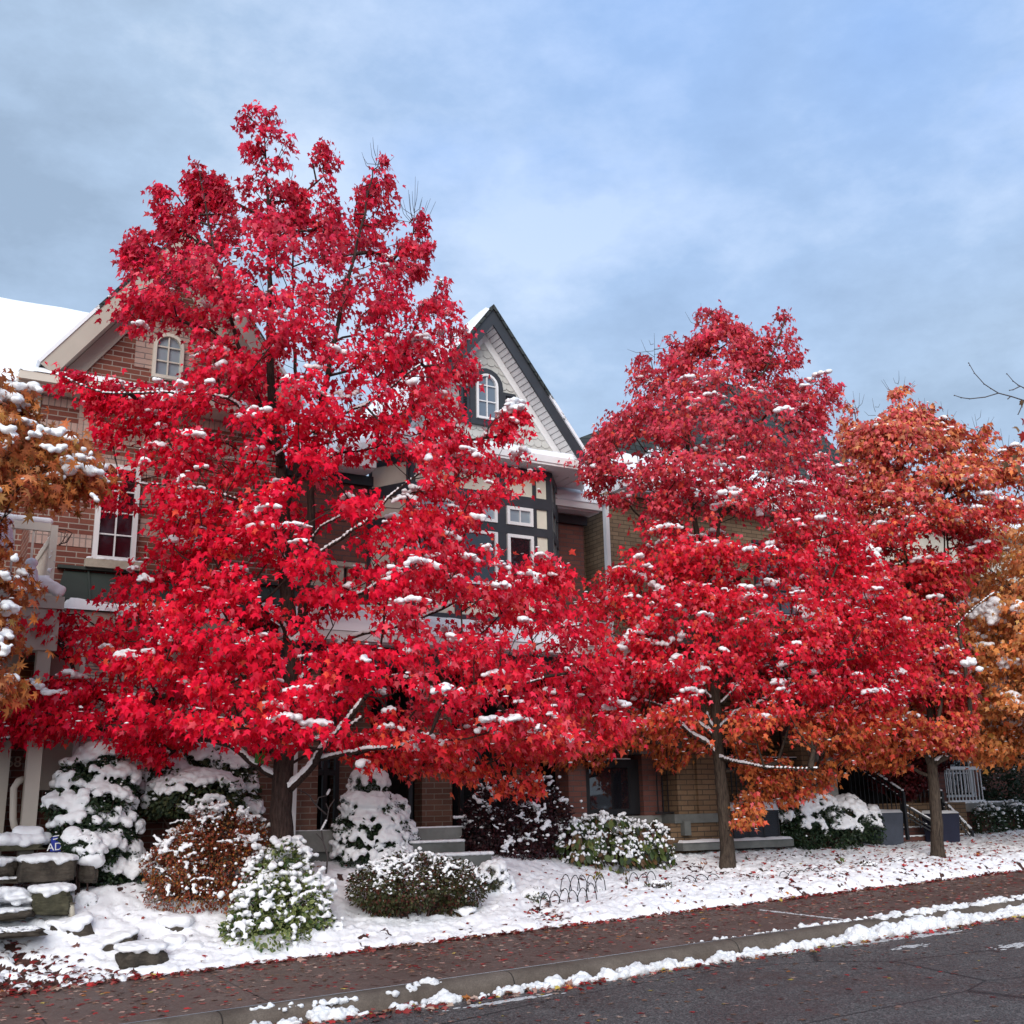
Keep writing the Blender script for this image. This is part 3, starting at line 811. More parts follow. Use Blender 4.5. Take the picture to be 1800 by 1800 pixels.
arms = [[(636, 82, 112), (655, 90, 150), (680, 108, 230), (700, 150, 300), (715, 170, 300)],
 [(1062, 50, 120), (1085, 12, 150), (1110, 8, 160), (1135, 40, 120)],
 [(1195, 60, 160), (1225, -60, 170), (1255, -140, 160), (1285, -120, 120), (1305, -90, 50)],
 [(712, 905, 925), (735, 855, 928), (765, 845, 925), (800, 830, 930)],
 [(480, 770, 785), (520, 750, 782), (560, 740, 810)],
 [(1290, 560, 1010), (1312, 620, 1000), (1335, 690, 970), (1350, 705, 760)],
 [(1340, 790, 900), (1365, 800, 960), (1398, 915, 955)],
 [(1285, 190, 400), (1310, 205, 330), (1335, 262, 300)],
 [(1300, 458, 492), (1316, 460, 482)]]
crowns1 = [(body, 1500)] + [(s, 40) for s in S] + [(a, w) for a, w in zip(arms, (40, 48, 110, 26, 10, 80, 30, 26, 6))]
crowns1[1] = (S[0], 50)
holes1 = [(472, 433, 9, 12), (700, 560, 16, 22), (688, 832, 46, 30), (910, 930, 84, 44), (885, 785, 60, 15), (880, 900, 40, 40, .0), (595, 960, 38, 48), (620, 1085, 55, 22), (535, 400, 14, 20), (600, 500, 8, 12), (440, 590, 9, 14), (530, 612, 16, 30), (410, 640, 8, 14),
          (503, 960, 16, 90, -.1), (512, 1150, 26, 60, 0), (480, 800, 20, 60, -.2), (548, 900, 16, 60, -.2), (475, 700, 14, 50, -.2), (930, 1110, 60, 14), (150, 1170, 60, 22), (250, 870, 30, 18), (345, 895, 20, 14), (500, 1360, 60, 45), (560, 1330, 60, 30), (425, 1330, 40, 26), (1000, 880, 45, 50), (840, 640, 10, 40), (640, 845, 40, 14), (300, 614, 54, 50), (255, 772, 50, 13), (205, 790, 40, 14), (285, 838, 36, 10), (130, 740, 40, 22), (245, 940, 16, 50), (430, 545, 9, 10), (775, 900, 10, 10), (440, 1095, 10, 14)]
trunk1 = [([(497, 1500, 0), (495, 1400, 0), (503, 1300, 0), (510, 1200, 0), (512, 1130, 0), (505, 1060, .1), (500, 960, .15), (498, 880, .1), (490, 790, .1), (480, 720, .05), (474, 620, 0), (474, 500, 0), (472, 380, 0), (468, 300, 0), (465, 240, 0)], .165, .010),
 ([(514, 1150, 0), (530, 1090, -.1), (540, 1010, -.2), (546, 930, -.3), (547, 850, -.3), (556, 760, -.4), (575, 660, -.5), (600, 540, -.5), (628, 430, -.4), (655, 300, -.3)], .085, .01),
 ([(500, 900, .1), (520, 820, .4), (522, 700, .7), (515, 560, .8), (515, 420, .7), (515, 330, .6)], .05, .008),
 ([(492, 820, 0), (470, 740, -.2), (430, 640, -.3), (400, 540, -.4), (375, 430, -.3), (350, 300, -.2)], .045, .008)]
limbs1 = [([(505, 1390, -.05), (530, 1368, -.15), (553, 1342, -.3), (566, 1318, -.5), (592, 1291, -.7), (640, 1230, -1.0)], .062, .03),
 ([(556, 1336, -.3), (590, 1328, -.5), (625, 1323, -.8), (645, 1316, -1.0), (700, 1312, -1.3), (760, 1290, -1.6)], .034, .016),
 ([(508, 1318, -.05), (522, 1309, -.1), (560, 1300, -.2), (592, 1290, -.4), (640, 1260, -.6)], .04, .02),
 ([(490, 1368, 0), (465, 1354, .0), (440, 1338, -.1), (405, 1310, -.2), (360, 1270, -.4), (300, 1210, -.7)], .05, .018),
 ([(498, 1325, 0), (478, 1313, -.1), (455, 1295, -.2), (425, 1275, -.3), (380, 1240, -.5)], .036, .016),
 ([(520, 1128, -.1), (545, 1090, -.15), (580, 1058, -.2), (640, 1040, -.3), (685, 1012, -.4), (760, 980, -.6)], .042, .016),
 ([(508, 1128, -.1), (494, 1095, -.25), (475, 1080, -.4), (455, 1062, -.6), (400, 1020, -.8)], .035, .014),
 ([(500, 1172, -.1), (480, 1150, -.25), (450, 1122, -.5), (400, 1090, -.9)], .028, .012),
 ([(530, 1010, -.25), (542, 965, -.35), (565, 925, -.5), (600, 905, -.6), (620, 880, -.7)], .026, .01),
 ([(525, 1000, -.3), (580, 960, -.6), (640, 920, -.9), (700, 860, -1.1), (780, 800, -1.2)], .03, .01),
 ([(520, 1200, .0), (600, 1130, .3), (660, 1110, .2), (720, 1095, .0), (800, 1060, -.3), (900, 1010, -.5)], .038, .012),
 ([(515, 1260, 0), (600, 1220, .2), (700, 1190, .0), (800, 1230, -.5), (860, 1220, -.7), (960, 1190, -.9)], .04, .014),
 ([(497, 980, 0), (470, 900, -.3), (420, 880, -.6), (340, 860, -.8), (240, 850, -.9)], .03, .01),
 ([(478, 780, -.1), (440, 740, -.4), (400, 700, -.7), (300, 690, -1.0), (180, 690, -1.0), (110, 660, -.9)], .028, .008),
 ([(488, 800, -.1), (580, 740, -.6), (660, 700, -.9), (740, 640, -1.0)], .03, .01),
 ([(495, 1000, .1), (430, 950, .2), (330, 940, .3), (280, 960, .2)], .028, .01)]
maple('red_maple', 'tall crimson maple in front of the brick house, largest tree, snow on its lower limbs', 'maple tree', b1, trunk1, crowns1, col1, 2300, 30, .094, holes1, limbs1,
      rtrunk=.16, kd=.72, snow_y=(420, 2000), drifts=[([(905, 1262), (925, 1270), (945, 1285), (975, 1305)], 8, -1.3), ([(800, 1228), (830, 1222), (862, 1212)], 7, -1.2), ([(590, 690), (612, 698), (632, 686)], 7, -.9), ([(742, 985), (760, 975), (770, 985)], 7, -1.2), ([(690, 880), (720, 870), (735, 885)], 7, -1.0), ([(835, 905), (850, 912)], 10, -1.2), ([(250, 1010), (262, 1022)], 9, -.8), ([(345, 1225), (350, 1232)], 9, -.9), ([(280, 1128), (305, 1122)], 7, -.9), ([(60, 1205), (85, 1218), (120, 1212)], 8, -.9), ([(478, 850), (492, 845), (505, 858)], 7, -.6)], snow_amt=.7, seed=11, spread=.112, noise_thr=-.10, noise_s=1.5, back=.4,
      twigs=[(512, 312, 45, 6, 2), (660, 300, 62, 32, 8), (728, 395, 80, 38, 14)],
      extra=[(478, 1318, -.35), (640, 1345, -.9), (646, 1330, -.9)])

# ------------------------------------------------------------------ maple 2
b2 = tuple(hit(1281, 1530))
body2 = [(572, 1238, 1300), (600, 1205, 1330), (635, 1175, 1345), (665, 1145, 1400), (695, 1115, 1450), (720, 1080, 1460), (745, 1045, 1440), (780, 1040, 1440), (815, 1045, 1465), (850, 1070, 1490), (890, 1095, 1500), (930, 1085, 1505),
 (970, 1060, 1520), (1010, 1040, 1560), (1060, 1020, 1590), (1110, 1000, 1600), (1160, 1020, 1600), (1200, 1040, 1590), (1240, 1030, 1570), (1280, 1040, 1540), (1305, 1130, 1500)]
arms2 = [[(540, 1228, 1262), (570, 1215, 1300), (600, 1205, 1310)], [(582, 1172, 1195), (610, 1165, 1215), (640, 1160, 1230)], [(615, 1120, 1140), (650, 1112, 1165), (690, 1105, 1190)], [(546, 1366, 1394), (565, 1345, 1396), (600, 1330, 1395), (640, 1330, 1410)],
 [(652, 1440, 1462), (675, 1430, 1475), (700, 1440, 1472)],
 [(806, 1000, 1040), (822, 992, 1100), (840, 1020, 1110)],
 [(848, 1040, 1070), (866, 1030, 1090), (882, 1060, 1110)],
 [(1250, 930, 1130), (1285, 935, 1120), (1315, 940, 1110), (1340, 950, 1060)],
 [(1285, 1165, 1255), (1315, 1160, 1250), (1345, 1162, 1200)],
 [(1285, 1280, 1340), (1310, 1278, 1335), (1335, 1282, 1320)],
 [(1325, 1285, 1340), (1350, 1300, 1480), (1372, 1335, 1460), (1392, 1350, 1430), (1405, 1365, 1385)],
 [(1265, 1430, 1560), (1300, 1420, 1560), (1335, 1430, 1500), (1355, 1430, 1480)],
 [(1384, 1295, 1340), (1405, 1290, 1345), (1430, 1285, 1330), (1448, 1284, 1300)],
 [(1240, 1050, 1120), (1270, 1040, 1122), (1300, 1060, 1100)]]
trunk2 = [([(1281, 1531, 0), (1276, 1460, 0), (1269, 1380, 0), (1262, 1310, 0), (1258, 1260, 0), (1256, 1200, 0), (1245, 1100, 0), (1232, 1000, 0), (1222, 920, 0), (1212, 860, 0), (1208, 790, 0), (1225, 700, 0), (1250, 600, 0)], .13, .012),
 ([(1256, 1250, 0), (1248, 1215, .05), (1243, 1150, .1), (1230, 1050, .3), (1180, 900, .4), (1160, 760, .4)], .05, .01),
 ([(1240, 1060, -.1), (1260, 960, -.3), (1270, 850, -.4), (1300, 720, -.4), (1350, 640, -.3), (1380, 560, -.2)], .045, .01)]
limbs2 = [([(1257, 1325, 0), (1240, 1305, -.1), (1215, 1290, -.25), (1195, 1272, -.4), (1172, 1250, -.6), (1120, 1275, -1.0)], .05, .018),
 ([(1250, 1290, 0), (1228, 1272, -.1), (1205, 1262, -.2), (1180, 1247, -.3), (1130, 1230, -.5)], .036, .014),
 ([(1254, 1285, 0), (1240, 1250, -.15), (1233, 1225, -.2)], .04, .02),
 ([(1266, 1280, 0), (1285, 1262, -.2), (1300, 1250, -.3), (1315, 1244, -.4), (1400, 1200, -.9)], .04, .014),
 ([(1268, 1235, 0), (1280, 1225, -.1), (1340, 1160, -.5), (1400, 1150, -.8)], .03, .012),
 ([(1252, 1230, 0), (1150, 1130, -.8), (1120, 1090, -1.1), (1160, 1080, -1.2)], .03, .012),
 ([(1262, 1330, 0), (1300, 1340, -.5), (1360, 1350, -.9), (1440, 1350, -1.1)], .03, .01),
 ([(1225, 960, 0), (1180, 900, -.4), (1130, 850, -.7), (1060, 835, -.8)], .02, .008)]
maple('red_maple', 'pinkish red maple with orange lower leaves, middle tree in front of the tan brick porch', 'maple tree', b2, trunk2,
      [(body2, 1250)] + [(a, w) for a, w in zip(arms2, (22, 14, 16, 28, 10, 20, 12, 62, 26, 22, 55, 40, 20, 18))], col2, 2150, 30, .086,
      [(1258, 1240, 26, 50, 0), (1090, 930, 40, 40), (1290, 980, 16, 12), (1415, 840, 22, 10), (1230, 900, 14, 40, -.1), (1370, 1290, 34, 26), (1410, 1320, 40, 24), (1360, 590, 8, 30)],
      limbs2, rtrunk=.13, kd=.72, snow_y=(650, 1290), drifts=[([(1090, 1140), (1110, 1112), (1130, 1092), (1155, 1080)], 8, -1.3), ([(1190, 1120), (1200, 1110)], 9, -1.2), ([(1150, 1130), (1180, 1132)], 6, -1.2), ([(1400, 1070), (1425, 1082), (1445, 1080), (1475, 1095)], 9, -1.2), ([(1160, 1030), (1170, 1040)], 9, -1.2), ([(1130, 1010), (1150, 1028)], 8, -1.1), ([(1345, 1020), (1370, 1022)], 7, -1.2), ([(1330, 905), (1345, 885)], 7, -1.0), ([(1060, 1285), (1090, 1300)], 5, -1)], snow_amt=.9, seed=23, spread=.118, noise_thr=-.08, back=.4, barkm='bark_grey',
      twigs=[(1232, 575, 45, 26, 3), (1150, 625, 40, 40, 7), (1330, 590, 30, 14, 2), (1130, 640, 30, 20, 3), (1290, 560, 12, 10, 2)],
      extra=[(1315, 1392, -.6), (1300, 1420, -.6), (1330, 1415, -.6), (1318, 1440, -.6), (1298, 1440, -.6)])

# ------------------------------------------------------------------ maple 3
b3 = tuple(hit(1649, 1511))
body3 = [(725, 1555, 1625), (750, 1500, 1680), (790, 1480, 1720), (840, 1475, 1770), (900, 1470, 1800), (960, 1465, 1740), (1010, 1460, 1690), (1060, 1450, 1680), (1120, 1440, 1690), (1180, 1430, 1705), (1230, 1430, 1700), (1270, 1440, 1700), (1310, 1480, 1690)]
sp3 = [[(678, 1572, 1592), (700, 1565, 1600), (740, 1545, 1610)], [(708, 1612, 1635), (730, 1605, 1650), (760, 1590, 1660)], [(720, 1650, 1668), (745, 1640, 1680), (775, 1630, 1690)], [(748, 1712, 1735), (770, 1700, 1745), (800, 1690, 1770)],
       [(700, 1480, 1505), (740, 1478, 1510), (775, 1470, 1520)], [(735, 1525, 1545), (765, 1510, 1560)], [(1290, 1455, 1600), (1320, 1465, 1610), (1345, 1530, 1600)], [(1290, 1640, 1700), (1320, 1660, 1700)],
       [(780, 1760, 1800), (820, 1740, 1830), (860, 1760, 1840)]]
trunk3 = [([(1649, 1512, 0), (1646, 1450, 0), (1642, 1390, 0), (1638, 1345, 0), (1640, 1300, .1), (1630, 1200, .2), (1600, 1050, .2), (1585, 900, .1), (1583, 800, 0), (1580, 690, 0)], .12, .01),
 ([(1640, 1345, 0), (1662, 1328, -.1), (1690, 1310, -.2), (1706, 1285, -.3), (1700, 1200, -.4), (1670, 1000, -.2), (1660, 850, 0)], .055, .008),
 ([(1636, 1348, 0), (1626, 1325, -.15), (1630, 1302, -.2), (1645, 1290, -.3), (1660, 1150, -.4), (1660, 900, -.3)], .05, .01)]
limbs3 = [([(1600, 1150, .1), (1540, 1080, -.3), (1480, 1030, -.5)], .03, .01), ([(1640, 1343, 0), (1665, 1330, -.1), (1692, 1310, -.2)], .05, .04), ([(1634, 1330, -.1), (1600, 1290, -.3), (1540, 1260, -.6), (1500, 1240, -.8)], .03, .01),
          ([(1600, 1020, 0), (1560, 950, -.4), (1530, 920, -.5)], .02, .01), ([(1640, 1150, -.2), (1700, 1080, -.5), (1750, 1040, -.6)], .02, .01)]
maple('red_maple', 'maple in mixed dark red and orange, rightmost trunk in view, between the two grey planters', 'maple tree', b3, trunk3,
      [(body3, 900)] + [(a, w) for a, w in zip(sp3, (12, 14, 10, 14, 10, 10, 40, 30, 20))], col3, 1700, 28, .098,
      [(1435, 950, 25, 16), (1620, 935, 24, 12), (1560, 880, 8, 10)], limbs3, rtrunk=.12, kd=.7, snow_y=(700, 1280), drifts=[([(1522, 965), (1540, 972), (1548, 985), (1528, 992)], 8, -1.2), ([(1448, 885), (1462, 895), (1470, 905)], 7, -.9), ([(1580, 940), (1600, 930), (1612, 920)], 6, -1.0), ([(1420, 770), (1440, 775)], 8, -.8), ([(1420, 815), (1445, 818)], 7, -.8), ([(1500, 1190), (1530, 1185), (1490, 1200)], 6, -1), ([(1700, 1160), (1718, 1170)], 9, -1)], snow_amt=1.0, seed=37, spread=.118, noise_thr=-.07, barkm='bark_grey',
      twigs=[(1580, 690, 40, 36, 7), (1505, 720, 45, 18, 4), (1540, 735, 40, 20, 4), (1625, 730, 40, 22, 5), (1660, 740, 40, 24, 4), (1720, 760, 50, 30, 6), (1765, 790, 40, 24, 4), (1795, 790, 30, 12, 2)])

# ------------------------------------------------------------------ orange maple past the right edge
b4 = place(1935, 13.9)
body4 = [(920, 1780, 2060), (955, 1715, 2100), (1000, 1680, 2130), (1040, 1655, 2150), (1090, 1640, 2160), (1140, 1645, 2165), (1190, 1675, 2170), (1240, 1675, 2165), (1280, 1660, 2150), (1310, 1680, 2120), (1335, 1730, 2050)]
up4 = [(560, 1930, 1960), (620, 1880, 2000), (700, 1850, 2060), (780, 1840, 2080), (860, 1830, 2100), (930, 1810, 2100)]
maple('orange_maple', 'orange and amber maple reaching in over the right edge with large clumps of snow', 'maple tree', b4,
      [([(1935, 1500, 0), (1932, 1400, 0), (1930, 1300, 0), (1932, 1150, 0), (1938, 900, 0), (1940, 650, 0)], .14, .015)],
      [(body4, 800), (up4, 300), ([(1290, 1735, 1830), (1320, 1745, 1830)], 14)], col4, 1700, 32, .105, [(1760, 1190, 14, 10)],
      [([(1932, 1350, 0), (1880, 1270, -.3), (1830, 1220, -.5), (1800, 1190, -.6)], .05, .015), ([(1932, 1390, 0), (1860, 1350, -.2), (1820, 1325, -.3)], .04, .015)],
      rtrunk=.14, kd=.75, snow_y=(850, 1290), drifts=[([(1715, 1080), (1735, 1065), (1755, 1060), (1740, 1082), (1748, 1095)], 12, -1.7), ([(1785, 1075), (1800, 1060), (1790, 1050)], 13, -1.8), ([(1752, 1165), (1770, 1160), (1785, 1162)], 9, -1.8)], snow_amt=1.1, seed=41, spread=.13, noise_thr=-.25, barkm='bark_grey', snow_r=1.35)

# ------------------------------------------------------------------ bronze maple past the left edge
b5 = place(-190, 13.7)
body5 = [(560, -330, -110), (620, -400, -40), (680, -440, 20), (710, -450, 30), (735, -450, 45), (765, -450, 110), (800, -450, 150), (835, -450, 180), (855, -450, 140), (872, -450, 110), (890, -450, 10), (950, -450, -10), (975, -450, 40), (1030, -450, 46), (1045, -450, 36), (1075, -440, 0), (1130, -400, 8), (1180, -380, 12), (1215, -360, 30), (1235, -300, 10)]
maple('bronze_maple', 'bronze and rust coloured maple reaching in over the left edge beside the balcony', 'maple tree', b5,
      [([(-190, 1560, 0), (-190, 1400, 0), (-195, 1200, 0), (-200, 900, 0), (-205, 650, 0)], .14, .015)],
      [(body5, 900), ([(690, -20, 50), (712, -20, 62), (735, -10, 60)], 22), ([(755, 60, 130), (780, 40, 140), (840, 40, 185), (868, 50, 130)], 40)], col5, 850, 22, .115, [(10, 928, 36, 44), (70, 940, 50, 46), (60, 1110, 40, 40), (90, 1000, 40, 60)],
      [([(-195, 1250, 0), (-120, 1100, -.2), (-60, 980, -.3), (40, 880, -.3)], .04, .01), ([(-195, 1050, 0), (-100, 900, -.2), (20, 830, -.3), (140, 820, -.4)], .035, .008)],
      rtrunk=.14, kd=.6, snow_y=(650, 1260), drifts=[([(55, 765), (80, 755), (110, 762)], 10, -.9), ([(75, 780), (95, 790), (118, 785)], 8, -.9), ([(0, 745), (20, 760), (10, 785)], 12, -.8), ([(150, 790), (158, 800)], 8, -.6), ([(160, 872), (175, 880)], 8, -.6), ([(20, 985), (35, 980)], 9, -.8), ([(0, 1010), (18, 1022)], 9, -.8), ([(0, 1120), (12, 1150)], 10, -.7)], snow_amt=1.2, seed=53, spread=.12, noise_thr=-.35, shape=(LEAF_DEEP, LEAF_DEEP_T), snow_r=1.4)
# ------------------------------------------------------------------ houses
def M(n): return MATS[n]
def rect_px(x0, y0, x1, y1, Y):
    """picture corners (left-bottom, right-top) -> world X0,X1,Z0,Z1 on plane Y"""
    a = at(x0, y0, Y); b = at(x1, y1, Y); return a.x, b.x, a.z, b.z
def arch_pts(x0, x1, z0, zs, n=10):
    """rectangle topped with a half round of spring height zs"""
    r = (x1 - x0) / 2; c = (x0 + x1) / 2
    return [(x0, z0), (x1, z0)] + [(c + r * math.cos(t * math.pi / n), zs + r * math.sin(t * math.pi / n)) for t in range(n + 1)]
def ring_xz(mb, outer, inner, y0, y1):
    n = len(outer)
    for i in range(n):
        j = (i + 1) % n; a, b, c, d = outer[i], outer[j], inner[j], inner[i]
        mb.ext([(a[0], y0, a[1]), (b[0], y0, b[1]), (c[0], y0, c[1]), (d[0], y0, d[1])], (0, y1 - y0, 0))
def window(parent, x0, x1, z0, z1, Y, cols=2, rows=3, fw=.06, frame='white_trim', gl='glass_dark', arch=False, mun=.022, sill=False, depth=.07, sillm='stone_sill', label=None):
    """frame stands proud of the wall face Y (towards -Y)"""
    mb = MB(); r = (x1 - x0) / 2
    if arch:
        zs = z1 - r; o = arch_pts(x0, x1, z0, zs); q = arch_pts(x0 + fw, x1 - fw, z0 + fw, zs)
    else:
        o = [(x0, z0), (x1, z0), (x1, z1), (x0, z1)]; q = [(x0 + fw, z0 + fw), (x1 - fw, z0 + fw), (x1 - fw, z1 - fw), (x0 + fw, z1 - fw)]
    ring_xz(mb, o, q, Y - depth, Y + .01)
    zt = z1 - r if arch else z1
    for i in range(1, cols):
        x = x0 + fw + (x1 - x0 - 2 * fw) * i / cols; mb.box(x - mun / 2, x + mun / 2, Y - .045, Y - .012, z0 + fw, z1 - fw)
    for j in range(1, rows):
        z = z0 + fw + (zt - z0 - (0 if arch else 2 * fw)) * j / rows
        if arch: z = z0 + fw + (zt - z0 - fw) * j / (rows - 1)
        mb.box(x0 + fw, x1 - fw, Y - .042, Y - .014, z - mun / 2, z + mun / 2)
    w = mb.build('window', M(frame), parent)
    if label: w['label'] = label
    g = MB(); g.xzp(q, Y - .010, Y + .005); g.build('pane', M(gl), w)
    if sill:
        s = MB(); s.box(x0 - .10, x1 + .12, Y - .16, Y + .01, z0 - .13, z0 - .004); s.build('sill', M(sillm), w)
        sn = [(random.uniform(x0 - .08, x1 + .10), Y - .09 + random.uniform(-.03, .02), z0 + .012, .06, .05, .022) for _ in range(int((x1 - x0) * 40))]
        fused('snow', sn, .015, M('snow'), w, None, .004, 14, 2)
    return w
def snow_slab(parent, pts, th=.12, step=.09, name='snow', amp=.02, sag=0, over=.03):
    """thick rounded layer of snow lying on a quad given as 4 corners (a,b front; c,d back)"""
    a, b, c, d = [Vector(p) for p in pts]; L = max((b - a).length, .1); W = max((d - a).length, .1)
    nx = max(4, int(L / step)); ny = max(3, int(W / step)); V = []; 
    for j in range(ny + 1):
        for i in range(nx + 1):
            u, v = i / nx, j / ny; p = (a * (1 - u) + b * u) * (1 - v) + (d * (1 - u) + c * u) * v
            e = min(u * L, (1 - u) * L, v * W + .0, (1 - v) * W + 9) ; k = min(1, e / (th * .9)); k = math.sqrt(max(0, 1 - (1 - k) ** 2))
            h = th * k * (1 + .35 * noise.noise(p * 1.3)) + amp * noise.noise(p * 5)
            V.append((p.x, p.y - (over if j == 0 else 0), p.z + (h if 0 < i < nx and j > 0 else .005)))
    # front face rounded: drop first row
    T = [(j * (nx + 1) + i, j * (nx + 1) + i + 1, (j + 1) * (nx + 1) + i + 1, (j + 1) * (nx + 1) + i) for j in range(ny) for i in range(nx)]
    return link(name, np_mesh(name, np.array(V), np.array(T), None, True), M('snow'), parent)

# ============================================================ house A : red brick, tall gable
YA = 17.75
A = empty('brick_house', (4.0, YA, gz(4, YA)), 'red brick house with a tall beige trimmed gable and snowy balcony, number 68', 'house')
cx0, _ = xz(70, 745, YA); pk = (3.70, None); fz = at(80, 640, YA)
slope = 1.364; X0 = fz.x; Z0 = fz.z; XP = 3.70; ZP = Z0 + (XP - X0) * slope; X1 = 2 * XP - X0
wl = MB()      # front wall with gable
wl.xzp([(cx0, .2), (X1 - .08, .2), (X1 - .08, Z0 - .1), (XP, ZP - .35), (cx0, Z0 - .15)], YA, YA + .25)
wl.box(cx0, cx0 + .25, YA + .25, YA + 3, .2, Z0 - .2)
wl.build('wall', M('brick_red'), A)
lw = MB(); lw.box(-8, cx0 - .002, YA + 1.1, YA + 1.35, .2, Z0 - .2); lw.build('wall', M('brick_red'), A)
rw = MB(); rw.box(X1 - .06, 8.1, YA + .45, YA + .7, .2, 7.9); rw.build('wall', M('brick_pink'), A)
tw = MB(); xa, za = xz(37, 745, YA + .1); tw.box(cx0 - .40, cx0 - .012, YA + .06, YA + 1.08, za - .1, Z0 - .45); tw.build('trim_panel', M('beige_trim'), A)
# soldier bands, pale blocks, quoins (3 mm proud and more)
def zA(px, py): return at(px, py, YA).z
sb = MB()
zt = zA(70, 693); zb = zA(70, 741)
sb.box(cx0 + .003, X1 - .1, YA - .012, YA + .01, zt - .16, zt + .10)
sb.box(cx0 + .003, X1 - .1, YA - .012, YA + .01, zb - .20, zb + .05)
xq, zq = xz(137, 752, YA); xq2, zq2 = xz(168, 715, YA)
sb.box(xq, xq2, YA - .016, YA + .01, zb + .052, zt - .162)
for k in range(2): sb.box(xq + 1.75 * (k + 1), xq2 + 1.75 * (k + 1), YA - .016, YA + .01, zb + .052, zt - .162)
z9 = zA(117, 935); sb.box(cx0 + .003, xz(163, 935, YA)[0], YA - .012, YA + .01, z9 - .22, z9 - .02)
sb.build('soldier_course', M('brick_soldier'), A)
ps = MB()
xl, zl = xz(236, 640, YA); xr = 2 * at(290, 625, YA).x - xl
zc = zA(290, 665)
ps.xzp([(xl, zc + .12), (xr, zc + .12), (xr, zc + .62), (xr - .25, zc + .98), (xl + .25, zc + .98), (xl, zc + .62)], YA - .014, YA + .01)
ps.build('window_surround', M('brick_pale'), A); ps = MB()
# arch over the tall window
xw0, zw0 = xz(160, 985, YA); xw1, _ = xz(236, 985, YA); ztop = zA(200, 822)
cxw = (xw0 + xw1) / 2; ri = (xw1 - xw0) / 2 + .05; ro = ri + .30; zc2 = ztop - ri * .55
n = 14
for i in range(n):
    t0 = math.pi * (.12 + .76 * i / n); t1 = math.pi * (.12 + .76 * (i + 1) / n) - .012
    ps.ext([(cxw + r * math.cos(t), YA - .02, zc2 + .55 * r * math.sin(t) + (.12 * (r - ri))) for r, t in ((ri, t0), (ro, t0), (ro, t1), (ri, t1))], (0, .03, 0))
for zz in (zw0 + .95, zw0 + .45):
    ps.box(xw1 + .05, xw1 + .42, YA - .014, YA + .01, zz, zz + .30)
xs2, zs2 = xz(285, 820, YA); ps.box(xs2, xs2 + .5, YA - .014, YA + .01, zs2 - .9, zs2 - .1)
ps.build('brick_arch', M('brick_pale'), A)
xa0, za0, = xz(265, 662, YA); xa1, _ = xz(319, 662, YA)
wn = window(A, xa0, xa1, zA(290, 668), zA(290, 588), YA - .02, 2, 3, .055, 'cream', 'glass_pale', True)
window(A, xw0, xw1, zw0, ztop + .04, YA - .005, 2, 4, .075, 'white_trim', 'glass_wine', False, .022, True)
x3, z3 = xz(320, 925, YA); x4, _ = xz(372, 925, YA)
window(A, x3, x4, z3 - .3, zA(345, 868), YA - .005, 2, 4, .06, 'white_trim', 'glass_pale', False, .02, True)
# roofs
rf = MB(); ov = .45; th = .20
def rake(side):
    s = -1 if side == 'l' else 1; xe = X0 if side == 'l' else X1
    nrm = Vector((s * slope, 0, 1)).normalized(); a = Vector((xe + s * .12, 0, Z0 - .12 * slope)); b = Vector((XP, 0, ZP))
    return a, b, nrm
for side in 'lr':
    a, b, nr_ = rake(side)
    q = [a + nr_ * .05, b + Vector((0, 0, .05 * math.hypot(1, slope))), b - Vector((0, 0, .0)), a]
    rf.ext([Vector((p.x, YA - ov - .02, p.z)) for p in q], (0, 5.0, 0))
rf.build('roof', M('shingle_snowy'), A)
fb = MB()
for side in 'lr':
    a, b, nr_ = rake(side); d = .27 * math.hypot(1, slope)
    q = [a, b, b - Vector((0, 0, d)), a - nr_ * .27]
    fb.ext([Vector((p.x, YA - ov, p.z)) for p in q], (0, .03, 0))
    d2 = .50 * math.hypot(1, slope)
    q = [a - nr_ * .275, b - Vector((0, 0, d * 1.02)), b - Vector((0, 0, d2)), a - nr_ * .50]
    fb.ext([Vector((p.x, YA - .05, p.z)) for p in q], (0, .046, 0))
    q = [a - nr_ * .24, b - Vector((0, 0, d * .9)), b - Vector((0, 0, d)), a - nr_ * .265]     # soffit
    fb.ext([Vector((p.x, YA - ov + .032, p.z)) for p in q], (0, ov - .04, 0))
fb.build('rake_board', M('beige'), A)
# eave return with gutter on the left, dark flashing and snow
er = MB(); xe0 = at(32, 668, YA - .4).x; xe1 = at(150, 690, YA - .4).x; ze = at(60, 668, YA - .4).z
er.box(xe0, xe1 + 2.6, YA - .50, YA - .40, ze - .03, ze + .10); er.box(xe0, xe1 + 2.6, YA - .40, YA - .01, ze - .05, ze - .025); er.box(xe0, xe0 + .03, YA - .40, YA + 1.0, ze - .03, ze + .10)
for k in range(26):
    er.box(xe0 + .1 + k * .13, xe0 + .112 + k * .13, YA - .40, YA - .01, ze - .054, ze - .0502)
er.build('eave_return', M('beige_trim'), A)
fl = MB(); fl.box(xe0 + .55, xe1 + 2.5, YA - .03, YA - .005, ze + .20, ze + .34); fl.build('flashing', M('charcoal'), A)
snow_slab(A, [(xe0, YA - .49, ze + .10), (xe1 + 2.6, YA - .49, ze + .10), (xe1 + 2.6, YA - .02, ze + .20), (xe0, YA - .02, ze + .22)], .10)
